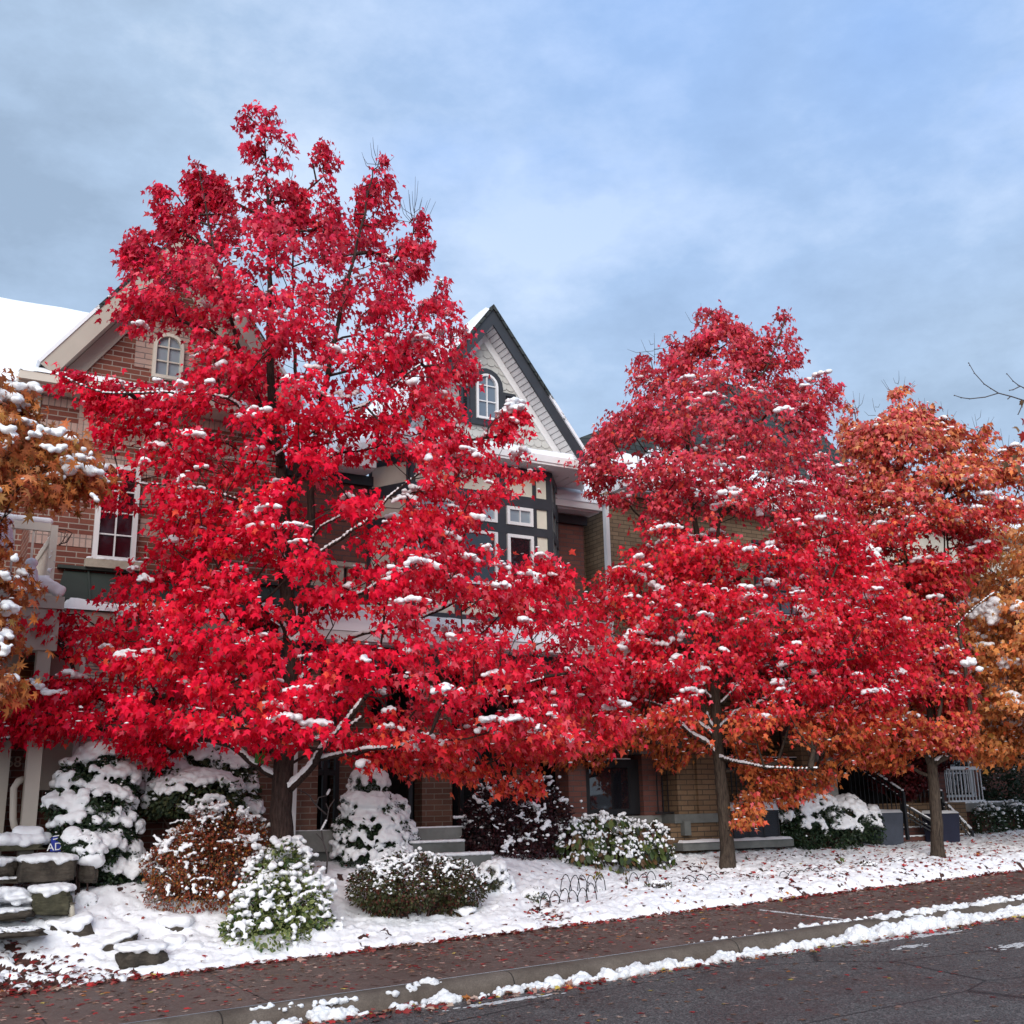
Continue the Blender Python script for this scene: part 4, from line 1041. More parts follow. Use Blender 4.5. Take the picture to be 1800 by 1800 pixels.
# main roof behind, deep in snow
za_ = at(0, 530, 22.5).z; xb_ = at(140, 562, 22.5).x
mr_ = MB(); mr_.ext([(-14, YA + .4, ze + .05), (XP, YA + .4, ze + .05), (XP, 22.5, za_ - .25), (-14, 22.5, za_ - .25)], (0, 0, .2)); mr_.build('roof', M('shingle_snowy'), A)
V = []; nx, ny = 90, 24
for j in range(ny + 1):
    for i in range(nx + 1):
        u, v = i / nx, j / ny; x = -10 + (XP + 10) * u; y = YA + .36 + (22.5 - YA - .36) * v; z = ze + .2 + (za_ - ze - .28) * v
        z += .22 * math.sqrt(min(1, v * 7)) + .16 * (vfbm(np.array([x]), np.array([y]), .55, 3, 5)[0] - .5) - (.25 * max(0, v - .9) * 4) ** 2; V.append((x, y, z))
T = [(j * (nx + 1) + i, j * (nx + 1) + i + 1, (j + 1) * (nx + 1) + i + 1, (j + 1) * (nx + 1) + i) for j in range(ny) for i in range(nx)]
link('roof_snow', np_mesh('roof_snow', np.array(V), np.array(T), None, True), M('snow'), A)
# left end eave of the main roof
g2 = MB(); g2.box(-9, xe0 + .04, YA + .25, YA + .36, ze - .02, ze + .12); g2.box(-9, xe0 + .04, YA + .36, YA + 1.1, ze - .05, ze - .03); g2.build('gutter', M('white_trim'), A)

# awning roof and beige bay window with snow
xb0, zb1 = xz(112, 1003, YA); zb2 = at(112, 1052, YA - .55).z
aw = MB(); xb1 = 6.3
aw.ext([(xb0, YA - .03, zb1), (xb1, YA - .03, zb1), (xb1, YA - .55, zb2), (xb0 - .15, YA - .55, zb2)], (0, .03, -.04))
for k in range(6):
    x = xb0 + .35 + k * .72; aw.bar((x, YA - .04, zb1 + .01), (x - .02, YA - .56, zb2 + .01), .03, .03)
aw.bar((xb0 - .1, YA - .05, zb1 + .05), (xb1, YA - .05, zb1 + .05), .1, .05)
aw.build('awning_roof', M('awning_panel'), A)
YB = 16.75; zbt = at(110, 1068, YB).z; xbl = at(92, 1140, YB).x; xbr = at(394, 1310, YB).x; zbb = at(80, 1385, YB).z
bay = MB(); bay.box(xbl, xbr, YB, YA - .002, zbb, zbt - .05)
bay.box(xbl - .06, xbr + .06, YB - .06, YB - .001, zbt - .32, zbt - .04); bay.box(xbl - .04, xbr + .04, YB - .05, YB - .001, zbb - .03, zbb + .04)
bay.build('bay', M('beige'), A)
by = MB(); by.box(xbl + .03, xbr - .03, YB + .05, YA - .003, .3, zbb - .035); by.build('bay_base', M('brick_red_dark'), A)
pl = MB(); pz = zbt - .55
pl.box(xbl, xbr, YB - .006, YB - .0005, pz, pz + .012); pl.build('panel_joint', M('concrete_dark'), A)
w = window(A, at(141, 1150, YB).x, at(292, 1150, YB).x, at(240, 1380, YB).z, at(150, 1143, YB).z, YB - .004, 4, 2, .07, 'white_trim', 'glass_pale')
bld = MB()
xx0, xx1 = at(141, 1150, YB).x + .09, at(292, 1150, YB).x - .09; z0_, z1_ = at(240, 1380, YB).z + .09, at(150, 1143, YB).z - .09; z = z0_
while z < z1_:
    bld.box(xx0, xx1, YB - .018, YB - .0155, z, z + .028); z += .045
bld.build('blind', M('beige_trim'), w)
snow_slab(A, [(xbl + .1, YB - .08, zbt - .03), (xbr + .05, YB - .08, zbt - .03), (xbr + .05, YA - .5, zbt + .05), (xbl + .1, YA - .5, zbt + .05)], .17)

# porch: pillars, beam, balcony deck, rails
YP = 15.75
px0, px1 = at(62, 1143, YP).x, at(91, 1143, YP).x; zpb = at(40, 1450, YP).z; zbm0 = at(0, 1140, YP).z; zbm1 = at(105, 1048, YP).z
po = MB(); po.box(px0 + .03, px1, YP, YP + .22, zpb - .6, zbm0 + .2); po.build('pillar', M('beige'), A)
po = MB(); po.box(px0 - .35, px0 - .12, YP + .55, YP + .75, zpb - .6, zbm0 + .2); po.build('pillar', M('beige'), A)
xbe = at(107, 1060, YP - .05).x
bm_ = MB(); bm_.box(-7, xbe, YP - .05, YP + .26, zbm0, zbm1 - .19); bm_.box(-7, xbe + .04, YP - .09, YP + .28, zbm1 - .187, zbm1 - .02); bm_.box(xbe - .30, xbe - .002, YP + .262, YA - .003, zbm0 + .05, zbm1 - .19)
bm_.build('porch_beam', M('beige'), A)
dk = MB(); dk.box(-7, xbe - .02, YP - .02, YA + 1.08, zbm1 - .018, zbm1 + .03); dk.box(-7, xbe - .32, YP + .27, YA + 1.08, zbm0 + .02, zbm0 + .06); dk.build('balcony_deck', M('beige_trim'), A)

rl = MB(); zt0 = at(103, 925, YP).z; zr = at(20, 905, YP).z - .06; xpo = at(103, 930, YP).x
rl.box(xpo - .09, xpo, YP + .04, YP + .13, zbm1 + .03, zt0 + .02)
rl.box(-6.9, xpo - .092, YP + .05, YP + .12, zr - .10, zr + .02)
rl.box(-6.9, xpo - .092, YP + .06, YP + .10, zbm1 + .12, zbm1 + .16)
x = xpo - .3
while x > -6.8: rl.box(x - .014, x + .014, YP + .07, YP + .098, zbm1 + .16, zr - .10); x -= .24
rl.box(xpo - .075, xpo - .02, YP + .135, YA - .01, zr - .22, zr - .12); rl.box(xpo - .065, xpo - .03, YP + .135, YA - .01, zbm1 + .12, zbm1 + .16)
y = YP + .20
while y < YA - .05: rl.box(xpo - .062, xpo - .034, y, y + .028, zbm1 + .16, zr - .22); y += .105
rl.build('balcony_railing', M('beige_trim'), A)
bl = []
x = -6.8
while x < xpo - .12: bl.append((x, YP + .085, zr + .055 + .015 * math.sin(x * 3), .075, .055, .055)); x += .05
for _ in range(26): bl.append((xpo - .045 + random.uniform(-.05, .05), YP + .035, random.uniform(zbm1 + .2, zt0), .02, .014, .035))
for _ in range(90):
    u = random.random(); bl.append((xbe - .62 + .60 * u, YP + .06 + random.uniform(-.10, .12), zbm1 + .03 + random.uniform(0, .07) + .12 * math.exp(-((u - .62) / .22) ** 2), .09, .08, .07))
for _ in range(160): bl.append((random.uniform(-6.8, xbe - .5), YP + random.uniform(-.06, .3), zbm1 + .05, .1, .09, .05))
for _ in range(26): bl.append((xpo - .05, random.uniform(YP + .15, YA - .1), zr - .11, .03, .06, .02))
fused('balcony_snow', bl, .022, M('snow'), A, None, .008, 9, 3)
# house number on the dark porch wall
YN = 16.6
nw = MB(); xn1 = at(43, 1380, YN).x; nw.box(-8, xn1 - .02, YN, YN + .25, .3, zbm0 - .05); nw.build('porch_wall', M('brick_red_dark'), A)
def text(name, body, loc, size, mat, parent, ry=0, yaw=0, ext=.004, font_scale=1.0):
    cu = D.curves.new(name, 'FONT'); cu.body = body; cu.size = size; cu.extrude = ext; cu.align_x = 'CENTER'; cu.align_y = 'CENTER'
    o = D.objects.new('t', cu); COL.objects.link(o); dg = bpy.context.evaluated_depsgraph_get(); dg.update()
    me = D.meshes.new_from_object(o.evaluated_get(dg)); D.objects.remove(o)
    me.name = name
    mt = Matrix.Translation(loc) @ Matrix.Rotation(yaw, 4, 'Z') @ Matrix.Rotation(ry, 4, 'Y') @ Matrix.Rotation(R(90), 4, 'X')
    me.transform(mt); me.materials.clear()
    return link(name, me, MATS[mat], parent)
p = at(24, 1340, YN - .01); text('house_number', '68', p, .20, 'letter_tan', A)
dp = MB(); a = at(39, 1372, 15.9); b = at(24, 1385, 15.9); c_ = at(23, 1440, 15.9); d_ = at(32, 1462, 15.9)
dp.tube([a + Vector((.02, .05, .02)), (a + b) / 2 + Vector((0, 0, .035)), b, c_, (c_ + d_) / 2 + Vector((-.015, 0, -.01)), d_ + Vector((0, .04, 0)), d_ + Vector((.02, .2, 0))], .045, 10)
dp.build('handrail', M('beige'), A, True)

# ============================================================ house B : charcoal trimmed gable over a bay
YG = 18.1
B = empty('gabled_house', (9.6, YG, gz(9.6, YG)), 'brick house with a charcoal edged gable, cream scalloped shingles and half timbered bay window', 'house')
pk = at(865, 545, YG - .42); ft = at(1032, 808, YG - .42); sl = (pk.z - ft.z) / (ft.x - pk.x); xc = pk.x; hwB = ft.x - pk.x
xl_ = xc - hwB; zf = ft.z; n_ = math.hypot(1, sl)
# gable wall
gw = MB(); inset = .42
zb_ = zf + .02; zg0 = at(870, 790, YG).z
gw.xzp([(xc - (pk.z - zg0) / sl, zg0), (xc + (pk.z - zg0) / sl, zg0), (xc, pk.z - .05)], YG, YG + .2); gw.build('gable_wall', M('concrete_dark'), B)
# scalloped shingles in rows
V = []; T = []; rows_h = .155; wsc = .175; z = pk.z - .4; row = 0
xwin = at(850, 700, YG).x
while z > zg0 + .02:
    half = (pk.z - z) / sl - .20; x = xc - half - wsc + (row % 2) * wsc / 2; 
    k0 = math.floor((-half) / wsc) - 1
    for k in range(k0, -k0 + 2):
        cx_ = xc + (k + (row % 2) * .5) * wsc
        if abs(cx_ - xc) > half: continue
        i = len(V); yf = YG - .030; yb = YG - .006; m = 8
        prof_ = [(cx_ - wsc * .49, z + rows_h + .03)] + [(cx_ - wsc * .49 * math.cos(t * math.pi / m), z + .055 - .06 * math.sin(t * math.pi / m)) for t in range(m + 1)] + [(cx_ + wsc * .49, z + rows_h + .03)]
        K = len(prof_); c0 = len(V)
        for (px_, pz_) in prof_: V.append((px_, yf - .0 + (pz_ - z) * .11, pz_))
        for (px_, pz_) in prof_: V.append((px_, yb, pz_))
        V.append((cx_, yf + .012, z + .09)); cc_ = len(V) - 1
        for q in range(K - 1):
            T.append((c0 + q, c0 + q + 1, cc_, cc_)); T.append((c0 + q + 1, c0 + q, c0 + K + q, c0 + K + q + 1))
        T.append((c0 + K - 1, c0, cc_, cc_))
    z -= rows_h; row += 1
me = D.meshes.new('scalloped_shingles'); me.from_pydata(V, [], [tuple(dict.fromkeys(t)) for t in T]); me.update(); link('scalloped_shingles', me, M('shingle_grey'), B)
# barge boards, inner trim, soffit, roof
bb = MB(); tr = MB(); sj = MB(); so_ = MB(); ro = MB(); gl_ = MB()
for s in (-1, 1):
    e = Vector((xc + s * (hwB + .02), 0, zf - .02 * sl)); t = Vector((xc, 0, pk.z)); nv_ = Vector((s * sl, 0, 1)).normalized()
    def strip(mb, d0, d1, y0, y1, ecut=0):
        q = [e - nv_ * d0 + (t - e).normalized() * ecut, t - Vector((0, 0, d0 * n_)), t - Vector((0, 0, d1 * n_)), e - nv_ * d1 + (t - e).normalized() * ecut]
        mb.ext([Vector((p.x, y0, p.z)) for p in q], (0, y1 - y0, 0))
    strip(bb, 0, .20, YG - .46, YG - .42)
    strip(ro, -.06, .0, YG - .50, YG + 5.5)
    strip(so_, .165, .18, YG - .415, YG - .005)
    strip(tr, .19, .33, YG - .05, YG - .001)
    L = (t - e).length; k = .15
    while k < L - .1:      # soffit slat joints
        p = e + (t - e).normalized() * k - nv_ * .1835
        sj.ext([(p.x - .004, YG - .41, p.z), (p.x + .004, YG - .41, p.z + s * -0.0), (p.x + .004, YG - .41, p.z - .006), (p.x - .004, YG - .41, p.z - .006)], (0, .40, 0)); k += .115
bb.build('barge_board', M('charcoal'), B); ro.build('roof', M('shingle_snowy'), B); so_.build('soffit', M('white_trim'), B); sj.build('soffit_joints', M('charcoal'), B); tr.build('gable_trim', M('white_trim'), B)
# snow line on the left slope of the gable roof
e = Vector((xc - hwB, 0, zf)); t = Vector((xc, 0, pk.z)); nL = Vector((-sl, 0, 1)).normalized()
snow_slab(B, [Vector((e.x, YG + 5.4, e.z)) + nL * .05, Vector((e.x, YG - .48, e.z)) + nL * .05, Vector((t.x - .05, YG - .48, t.z - .05)) + nL * .05, Vector((t.x - .05, YG + 5.4, t.z - .05)) + nL * .05], .10, .15)
# arched attic window with shutters
wx0, wz0 = xz(833, 737, YG); wx1, _ = xz(871, 737, YG); wz1 = at(851, 661, YG).z
w = window(B, wx0, wx1, wz0, wz1, YG - .07, 2, 3, .045, 'white_trim', 'glass_blue', True, .02)
fr = MB(); r_ = (wx1 - wx0) / 2; o = arch_pts(wx0 - .13, wx1 + .13, wz0 - .12, wz1 - r_); q = arch_pts(wx0 - .002, wx1 + .002, wz0 - .002, wz1 - r_); ring_xz(fr, o, q, YG - .10, YG - .001); fr.build('window_surround', M('charcoal'), B)
for s, xa_, xb_ in ((-1, at(806, 700, YG).x, wx0 - .135), (1, wx1 + .135, at(903, 700, YG).x)):
    sh = MB(); zt_ = at(870, 690, YG).z; fwd = .06
    ring_xz(sh, [(xa_, wz0 - .12), (xb_, wz0 - .12), (xb_, zt_), (xa_, zt_)], [(xa_ + fwd, wz0 - .06), (xb_ - fwd, wz0 - .06), (xb_ - fwd, zt_ - fwd), (xa_ + fwd, zt_ - fwd)], YG - .09, YG - .001)
    z = wz0 - .04
    while z < zt_ - fwd: sh.bar((xa_ + fwd, YG - .06, z), (xb_ - fwd, YG - .06, z), .035, .012, (0, .6, 1)); z += .036
    sh.build('shutter', M('charcoal'), B)
sk = MB(); sk.box(xc - hwB + .5, xc + hwB - .25, YG - .08, YG - .002, zg0 - .02, zg0 + .09); sk.build('gable_skirt', M('beige_trim'), B)
sk = MB(); sk.box(xc - hwB + .2, xc + hwB - .12, YG - .04, YG + .1, zg0 - .5, zg0 - .022); sk.build('flashing', M('charcoal'), B)
# bay: plan corners
YF = 17.3
pA = at(650, 835, YG); pB = at(720, 835, YF); pC = at(967, 840, YF); 
pD = Vector((pC.x + .62, YG, 0))
PL = [(pA.x, YG), (pB.x, YF), (pC.x, YF), (pD.x, YG)]
zTop = at(967, 832, YF).z; zBot = at(960, 1110, YF).z
def wall_strip(mb, z0, z1, out=0.0, thick=.08, segs=(0, 1, 2), a=0., b=1.):
    for i in segs:
        p = Vector((*PL[i], 0)); q = Vector((*PL[i + 1], 0)); d = (q - p).normalized(); nrm = Vector((d.y, -d.x, 0)); L = (q - p).length
        s0 = p + d * L * a; s1 = p + d * L * b
        mb.ext([s0 + nrm * out + Vector((0, 0, z0)), s1 + nrm * out + Vector((0, 0, z0)), s1 + nrm * out + Vector((0, 0, z1)), s0 + nrm * out + Vector((0, 0, z1))], -nrm * thick)
bw_ = MB(); wall_strip(bw_, zBot, zTop, 0, .10); bw_.build('bay_wall', M('cream_panel'), B)
tm = MB()
zz = [at(967, y, YF).z for y in (832, 846, 880, 899, 934, 945, 1040, 1052, 1092, 1110)]
for z0, z1 in ((zz[1], zz[0]), (zz[3], zz[2]), (zz[5] - .02, zz[4] + .02), (zz[7], zz[6]), (zz[9], zz[8])):
    wall_strip(tm, z0, z1, .035, .034)
for i, fr_ in ((0, (0, .06)), (0, (.94, 1)), (1, (0, .035)), (1, (.30, .335)), (1, (.60, .66)), (1, (.86, .885)), (1, (.965, 1)), (2, (0, .12)), (2, (.5, .6)), (2, (.88, 1))):
    wall_strip(tm, zBot, zTop, .032, .031, (i,), *fr_)
tm.build('half_timber', M('charcoal'), B)
def bay_win(f0, f1, z0, z1, cols, rows, gl):
    x0_ = PL[1][0] + (PL[2][0] - PL[1][0]) * f0; x1_ = PL[1][0] + (PL[2][0] - PL[1][0]) * f1
    return window(B, x0_, x1_, z0, z1, YF - .005, cols, rows, .06, 'white_trim', gl, False, .02, False, .05)
for f0, f1 in ((.04, .295), (.34, .595), (.665, .855)):
    bay_win(f0, f1, zz[4] + .03, zz[3] - .01, 2, 1, 'glass_pale'); bay_win(f0, f1, zz[6] + .01, zz[5] - .03, 1, 1, 'glass_dark')
# bay roof: snowy hip skirt between the gable foot and the gutter
def off(i, d):
    return PL[i]
OUT = [(PL[0][0] - .55, YG - .02), (PL[1][0] - .30, YF - .45), (PL[2][0] + .32, YF - .45), (PL[3][0] + .62, YG - .02)]
ggt = MB(); 
for i in range(3):
    a = Vector((*OUT[i], zTop + .10)); b = Vector((*OUT[i + 1], zTop + .10)); ggt.bar(a, b, .10, .13)
    ggt.bar(a + Vector((0, 0, -.085)), b + Vector((0, 0, -.085)), .05, .05)
ggt.build('gutter', M('white_trim'), B, False)
sf = MB(); sf.poly([(OUT[0][0], OUT[0][1], zTop + .02), (OUT[1][0], OUT[1][1], zTop + .02), (OUT[2][0], OUT[2][1], zTop + .02), (OUT[3][0], OUT[3][1], zTop + .02)][::-1])
for k in range(30):
    x = OUT[0][0] + .12 * (k * 2 + 1); 
    if x < OUT[3][0] - .1: sf.box(x, x + .012, YF - .40 if PL[1][0] < x < PL[2][0] else YF + .1, YG - .05, zTop + .008, zTop + .0195)
sf.build('bay_soffit', M('white_trim'), B)
V = []; zr_ = zg0 + .0; nx, ny = 120, 16
INN = [(xc - hwB + .25, YG - .05), (xc - hwB + .8, YG - .05), (xc + hwB - .8, YG - .05), (xc + hwB - .1, YG - .05)]
for j in range(ny + 1):
    for i in range(nx + 1):
        s = 3 * i / nx; k = min(2, int(s)); f = s - k; v = j / ny
        o_ = Vector(OUT[k]).lerp(Vector(OUT[k + 1]), f); n2 = Vector(INN[k]).lerp(Vector(INN[k + 1]), f); q = o_.lerp(n2, v)
        zbase = zTop + .16 + (zr_ - zTop - .30) * v
        h = .14 * math.sqrt(1 - (1 - min(1, v * 9)) ** 2) * (1 + .3 * noise.noise((q.x * 1.5, q.y * 2, 3))) + .012 * noise.noise((q.x * 9, q.y * 9, 1)); V.append((q.x, q.y, zbase + h))
T = [(j * (nx + 1) + i, j * (nx + 1) + i + 1, (j + 1) * (nx + 1) + i + 1, (j + 1) * (nx + 1) + i) for j in range(ny) for i in range(nx)]
link('bay_roof_snow', np_mesh('bay_roof_snow', np.array(V), np.array(T), None, True), M('snow'), B)
# brick walls either side, lower right roof
xL = X1 + .10; xR = at(1026, 960, YG + .35).x
bwl = MB(); bwl.box(xL + .1, xR, YG + .35, YG + .6, .3, at(1000, 905, YG + .35).z); bwl.box(xL + .1, pA.x + .4, YG + .02, YG + .34, 3.0, at(620, 850, YG).z - .02); bwl.build('wall', M('brick_rose'), B)
fa = MB(); zfa = at(1000, 912, YG + .25).z; fa.box(pD.x - .05, xR + .05, YG + .26, YG + .345, zfa - .09, zfa + .09)
fa.build('fascia', M('black_metal'), B); fa = MB(); zfl = at(620, 843, YG).z; fa.box(xL, pA.x + .05, YG - .08, YG + .018, zfl - .10, zfl + .08); fa.build('fascia', M('black_metal'), B)
lr = MB(); xg1 = at(1057, 905, YG - .1).x; zg1 = at(1020, 888, YG - .1).z
lr.box(pD.x - .15, xg1, YG - .14, YG - .02, zg1 - .07, zg1 + .06); lr.box(pD.x - .15, xg1, YG - .02, YG + .34, zg1 - .09, zg1 - .07); lr.build('gutter', M('white_trim'), B); lr = MB(); lr.box(xL, pA.x - .1, YG - .55, YG - .45, zfl + .10, zfl + .24); lr.box(xL, pA.x - .1, YG - .45, YG + .02, zfl + .085, zfl + .10)
lr.build('gutter', M('white_trim'), B)
snow_slab(B, [(pD.x - .2, YG - .13, zg1 + .06), (xg1, YG - .13, zg1 + .06), (xg1 - .9, YG + 1.1, zg1 + 1.0), (pD.x - .2, YG + 1.1, zg1 + 1.0)], .13)
snow_slab(B, [(xL, YG - .53, zfl + .24), (pA.x, YG - .53, zfl + .24), (pA.x + .3, YG + .5, zfl + .95), (xL, YG + .5, zfl + .95)], .13)
# pale ledge with slots between the storeys, brick pier below
lg = MB(); zl0 = at(570, 1028, YG - .1).z; zl1 = at(570, 988, YG - .1).z; xl0 = at(536, 1000, YG - .1).x; xl1 = at(640, 1000, YG - .1).x
lg.box(xl0 - .3, xl1, YG - .14, YG + .015, zl1 - .05, zl1 + .03); lg.box(xl0 - .3, xl1, YG - .14, YG + .015, zl0 - .05, zl0 + .03)
x = xl0 - .25
while x < xl1: lg.box(x, x + .13, YG - .08, YG + .015, zl0 + .031, zl1 - .051); x += .21
lg.build('ledge', M('stone_sill'), B)
bk = MB(); bk.box(xl0 - .3, xl1, YG + .0, YG + .018, zl0 + .031, zl1 - .051); bk.build('ledge_back', M('black_metal'), B)
# attic storey roof mass behind the gable
rb = MB(); rb.ext([(xL, YG + .6, zfl + .9), (xc - .5, YG + .6, zfl + .9), (xc - .5, YG + 3.6, zfl + 2.2), (xL, YG + 3.6, zfl + 2.2)], (0, 0, .15)); rb.build('roof', M('shingle_snowy'), B)

# ---- porch storey of B
YQ = 16.5
zs_ = at(800, 1453, YQ).z; zpr = at(880, 1135, YQ - .3).z
pr = MB(); xpr0 = at(560, 1100, YQ - .4).x; xpr1 = at(960, 1140, YQ - .4).x
pr.box(xpr0 - .6, xpr1 + 1.9, YQ - .42, YQ - .30, zpr - .08, zpr + .06); pr.box(xpr0 - .6, xpr1 + 1.9, YQ - .30, YG - .1, zpr - .10, zpr - .07); pr.build('gutter', M('white_trim'), B)
zbk = at(880, 1097, YG - .1).z
snow_slab(B, [(xpr0 - .6, YQ - .41, zpr + .06), (xpr1 + 1.9, YQ - .41, zpr + .06), (xpr1 + 1.9, YG - .06, zbk + .05), (xpr0 - .6, YG - .06, zbk + .05)], .13)
bm2 = MB(); bm2.box(xpr0 - .5, xpr1 + 1.8, YQ - .05, YQ + .25, zpr - .42, zpr - .105); bm2.build('porch_beam', M('charcoal'), B)
pw = MB(); x5 = at(515, 1350, YQ).x; 
pw.box(at(400, 1300, YQ + .3).x, x5, YQ + .3, YQ + .6, .3, zpr - .45); pw.box(x5, at(560, 1350, YQ).x, YQ + .02, YQ + .34, zs_ - .8, zpr - .45)
pw.box(at(590, 1400, 17.4).x, at(650, 1400, 17.4).x, 17.4, 17.7, zs_, zpr - .1); pw.box(at(742, 1400, 17.2).x, at(795, 1400, 17.2).x, 17.2, 17.5, zs_, zpr - .1)
pw.box(X1, 13.2, YG + .02, YG + .3, .3, zBot); 
pw.build('porch_wall', M('brick_pink'), B)
dkw = MB(); dkw.box(at(528, 1400, 17.95).x, at(590, 1400, 17.95).x, 17.9, 17.96, zs_, zpr - .1); dkw.box(at(650, 1400, 17.9).x, at(742, 1400, 17.9).x, 17.8, 17.86, zs_ + .05, zpr - .1); dkw.box(at(795, 1400, 17.9).x, at(905, 1400, 17.9).x, 17.85, 17.9, zs_ - .9, zpr - .1); dkw.box(at(935, 1400, 17.9).x, at(1000, 1400, 17.9).x, 17.85, 17.9, zs_ - .9, zpr - .1); dkw.build('porch_shade', M('dark_void'), B)  # black panels painting the deep porch shade between the piers
pd = MB()     # door, dark screen frames on the porch
xd0 = at(570, 1300, 17.55).x; xd1 = at(590, 1300, 17.55).x
fx = lambda px: at(px, 1400, 16.75).x
for px in (538, 571, 592, 675, 722, 812, 843): pd.box(fx(px) - .035, fx(px) + .035, 16.75, 16.82, zs_, zpr - .4)
for (p0, p1, zz_) in ((538, 592, at(560, 1358, 16.75).z), (675, 722, at(700, 1330, 16.75).z), (812, 843, at(830, 1372, 16.75).z)):
    pd.box(fx(p0), fx(p1), 16.755, 16.815, zz_ - .04, zz_ + .04)
pd.box(fx(527), fx(541), 16.74, 16.83, zs_ - .02, zpr - .4)
pd.build('porch_screen', M('black_metal'), B)
w2_ = window(B, at(570, 1360, 17.38).x, at(593, 1360, 17.38).x + .25, at(580, 1352, 17.38).z, zpr - .2, 17.7, 1, 1, .03, 'black_metal', 'glass_blue')
dr = window(B, at(812, 1380, 17.9).x, at(843, 1380, 17.9).x + .3, at(830, 1372, 17.9).z, at(830, 1300, 17.9).z, 18.1, 1, 1, .03, 'white_trim', 'glass_dark')
sl_ = MB(); xa5 = at(518, 1450, YQ - .15).x
quad = [(xa5, YQ - .05), (at(578, 1458, 16.1).x, 16.1), (at(725, 1460, 15.9).x, 15.9), (at(812, 1455, 15.95).x, 15.95), (at(830, 1450, 16.6).x, 17.9), (xa5, 17.9)]
sl_.ext([(x, y, zs_ - .30) for x, y in quad], (0, 0, .30)); sl_.build('porch_slab', M('concrete'), B)
sb_ = MB(); qd = [(x + (.06 if x < 7 else -.06), y + .08) for x, y in quad]; sb_.ext([(x, y, .2) for x, y in qd], (0, 0, zs_ - .5)); sb_.build('porch_base', M('concrete_dark'), B)
st = MB(); xs0, xs1 = at(722, 1478, 15.6).x, at(806, 1478, 15.6).x
st.box(xs0, xs1 + .08, 15.55, 15.93, .3, zs_ - .20); st.box(xs0 + .1, xs1 + .35, 15.2, 15.548, .3, zs_ - .38); st.build('step', M('concrete_dark'), B)
bl = []
for _ in range(110): bl.append((random.uniform(xs0, xs1 + .05), random.uniform(15.53, 15.62), zs_ - .19, .06, .04, .025))
for _ in range(110): bl.append((random.uniform(xs0 + .1, xs1 + .35), random.uniform(15.19, 15.3), zs_ - .37, .06, .04, .03))
for _ in range(110):
    u = random.random(); a = Vector(quad[2]); b = Vector(quad[3]); q = a.lerp(b, u); bl.append((q.x, q.y + .03, zs_ + .005, .06, .03, .018))
for _ in range(50):
    u = random.random(); a = Vector(quad[0]); b = Vector(quad[1]); q = a.lerp(b, u); bl.append((q.x, q.y + .03, zs_ + .003, .05, .02, .010))
fused('step_snow', bl, .016, M('snow'), B, None, .004, 14, 2)
# white downspout beside the first tree
ds = MB(); q0 = at(521, 1290, 16.3); q1 = at(515, 1470, 16.3); ds.box(q0.x - .03, q0.x + .03, 16.29, 16.36, q1.z - .15, zpr - .1); ds.build('downspout', M('white_trim'), B)

# ---- B lower right: rose brick piers with a dark glazed screen
YR = 16.5
def pier(parent, xl, xr, y, ztop, zbase, mat, name='pillar', d=.42):
    m = MB(); m.box(xl, xr, y, y + d, zbase, ztop); return m.build(name, M(mat), parent)
zt2 = at(1020, 1335, YR).z + .1; zb2_ = at(1150, 1433, YR).z
pa0, pa1 = at(1000, 1400, YR).x, at(1031, 1400, YR).x; pb0, pb1 = at(1131, 1400, YR).x, at(1163, 1400, YR).x
pier(B, pa0, pa1, YR, zt2 + 1.0, zb2_, 'brick_rose'); pier(B, pb0, pb1, YR, zt2, zb2_, 'brick_rose')
cp_ = MB(); cp_.box(pa0 - .04, pb1 + .04, YR - .05, YR + .45, zb2_ - .16, zb2_ - .002); cp_.build('pier_base', M('concrete'), B)
cp_ = MB(); cp_.box(pb0 - .06, pb1 + .06, YR - .06, YR + .48, zt2 + .002, zt2 + .08); cp_.build('pier_cap', M('concrete'), B)
lb = MB(); lb.box(pa0 + .02, pb1 - .02, YR + .02, YR + .4, .4, zb2_ - .162); lb.build('pier_plinth', M('brick_rose'), B)
gs = MB(); zq0, zq1 = at(1080, 1420, YR + .1).z, at(1080, 1343, YR + .1).z
ring_xz(gs, [(pa1 + .01, zb2_ + .02), (pb0 - .01, zb2_ + .02), (pb0 - .01, zq1 + .08), (pa1 + .01, zq1 + .08)], [(pa1 + .14, zb2_ + .12), (pb0 - .22, zb2_ + .12), (pb0 - .22, zq1 - .06), (pa1 + .14, zq1 - .06)], YR + .10, YR + .16)
g_o = gs.build('screen', M('black_metal'), B); gg = MB(); gg.box(pa1 + .14, pb0 - .22, YR + .125, YR + .135, zb2_ + .12, zq1 - .06); gg.build('pane', M('glass_dark'), g_o)
tb = MB(); tb.box(pa1 + .01, pb0 - .18, YR + .09, YR + .17, zq1 + .082, zq1 + .10); tb.build('top_rail', M('white_trim'), B)

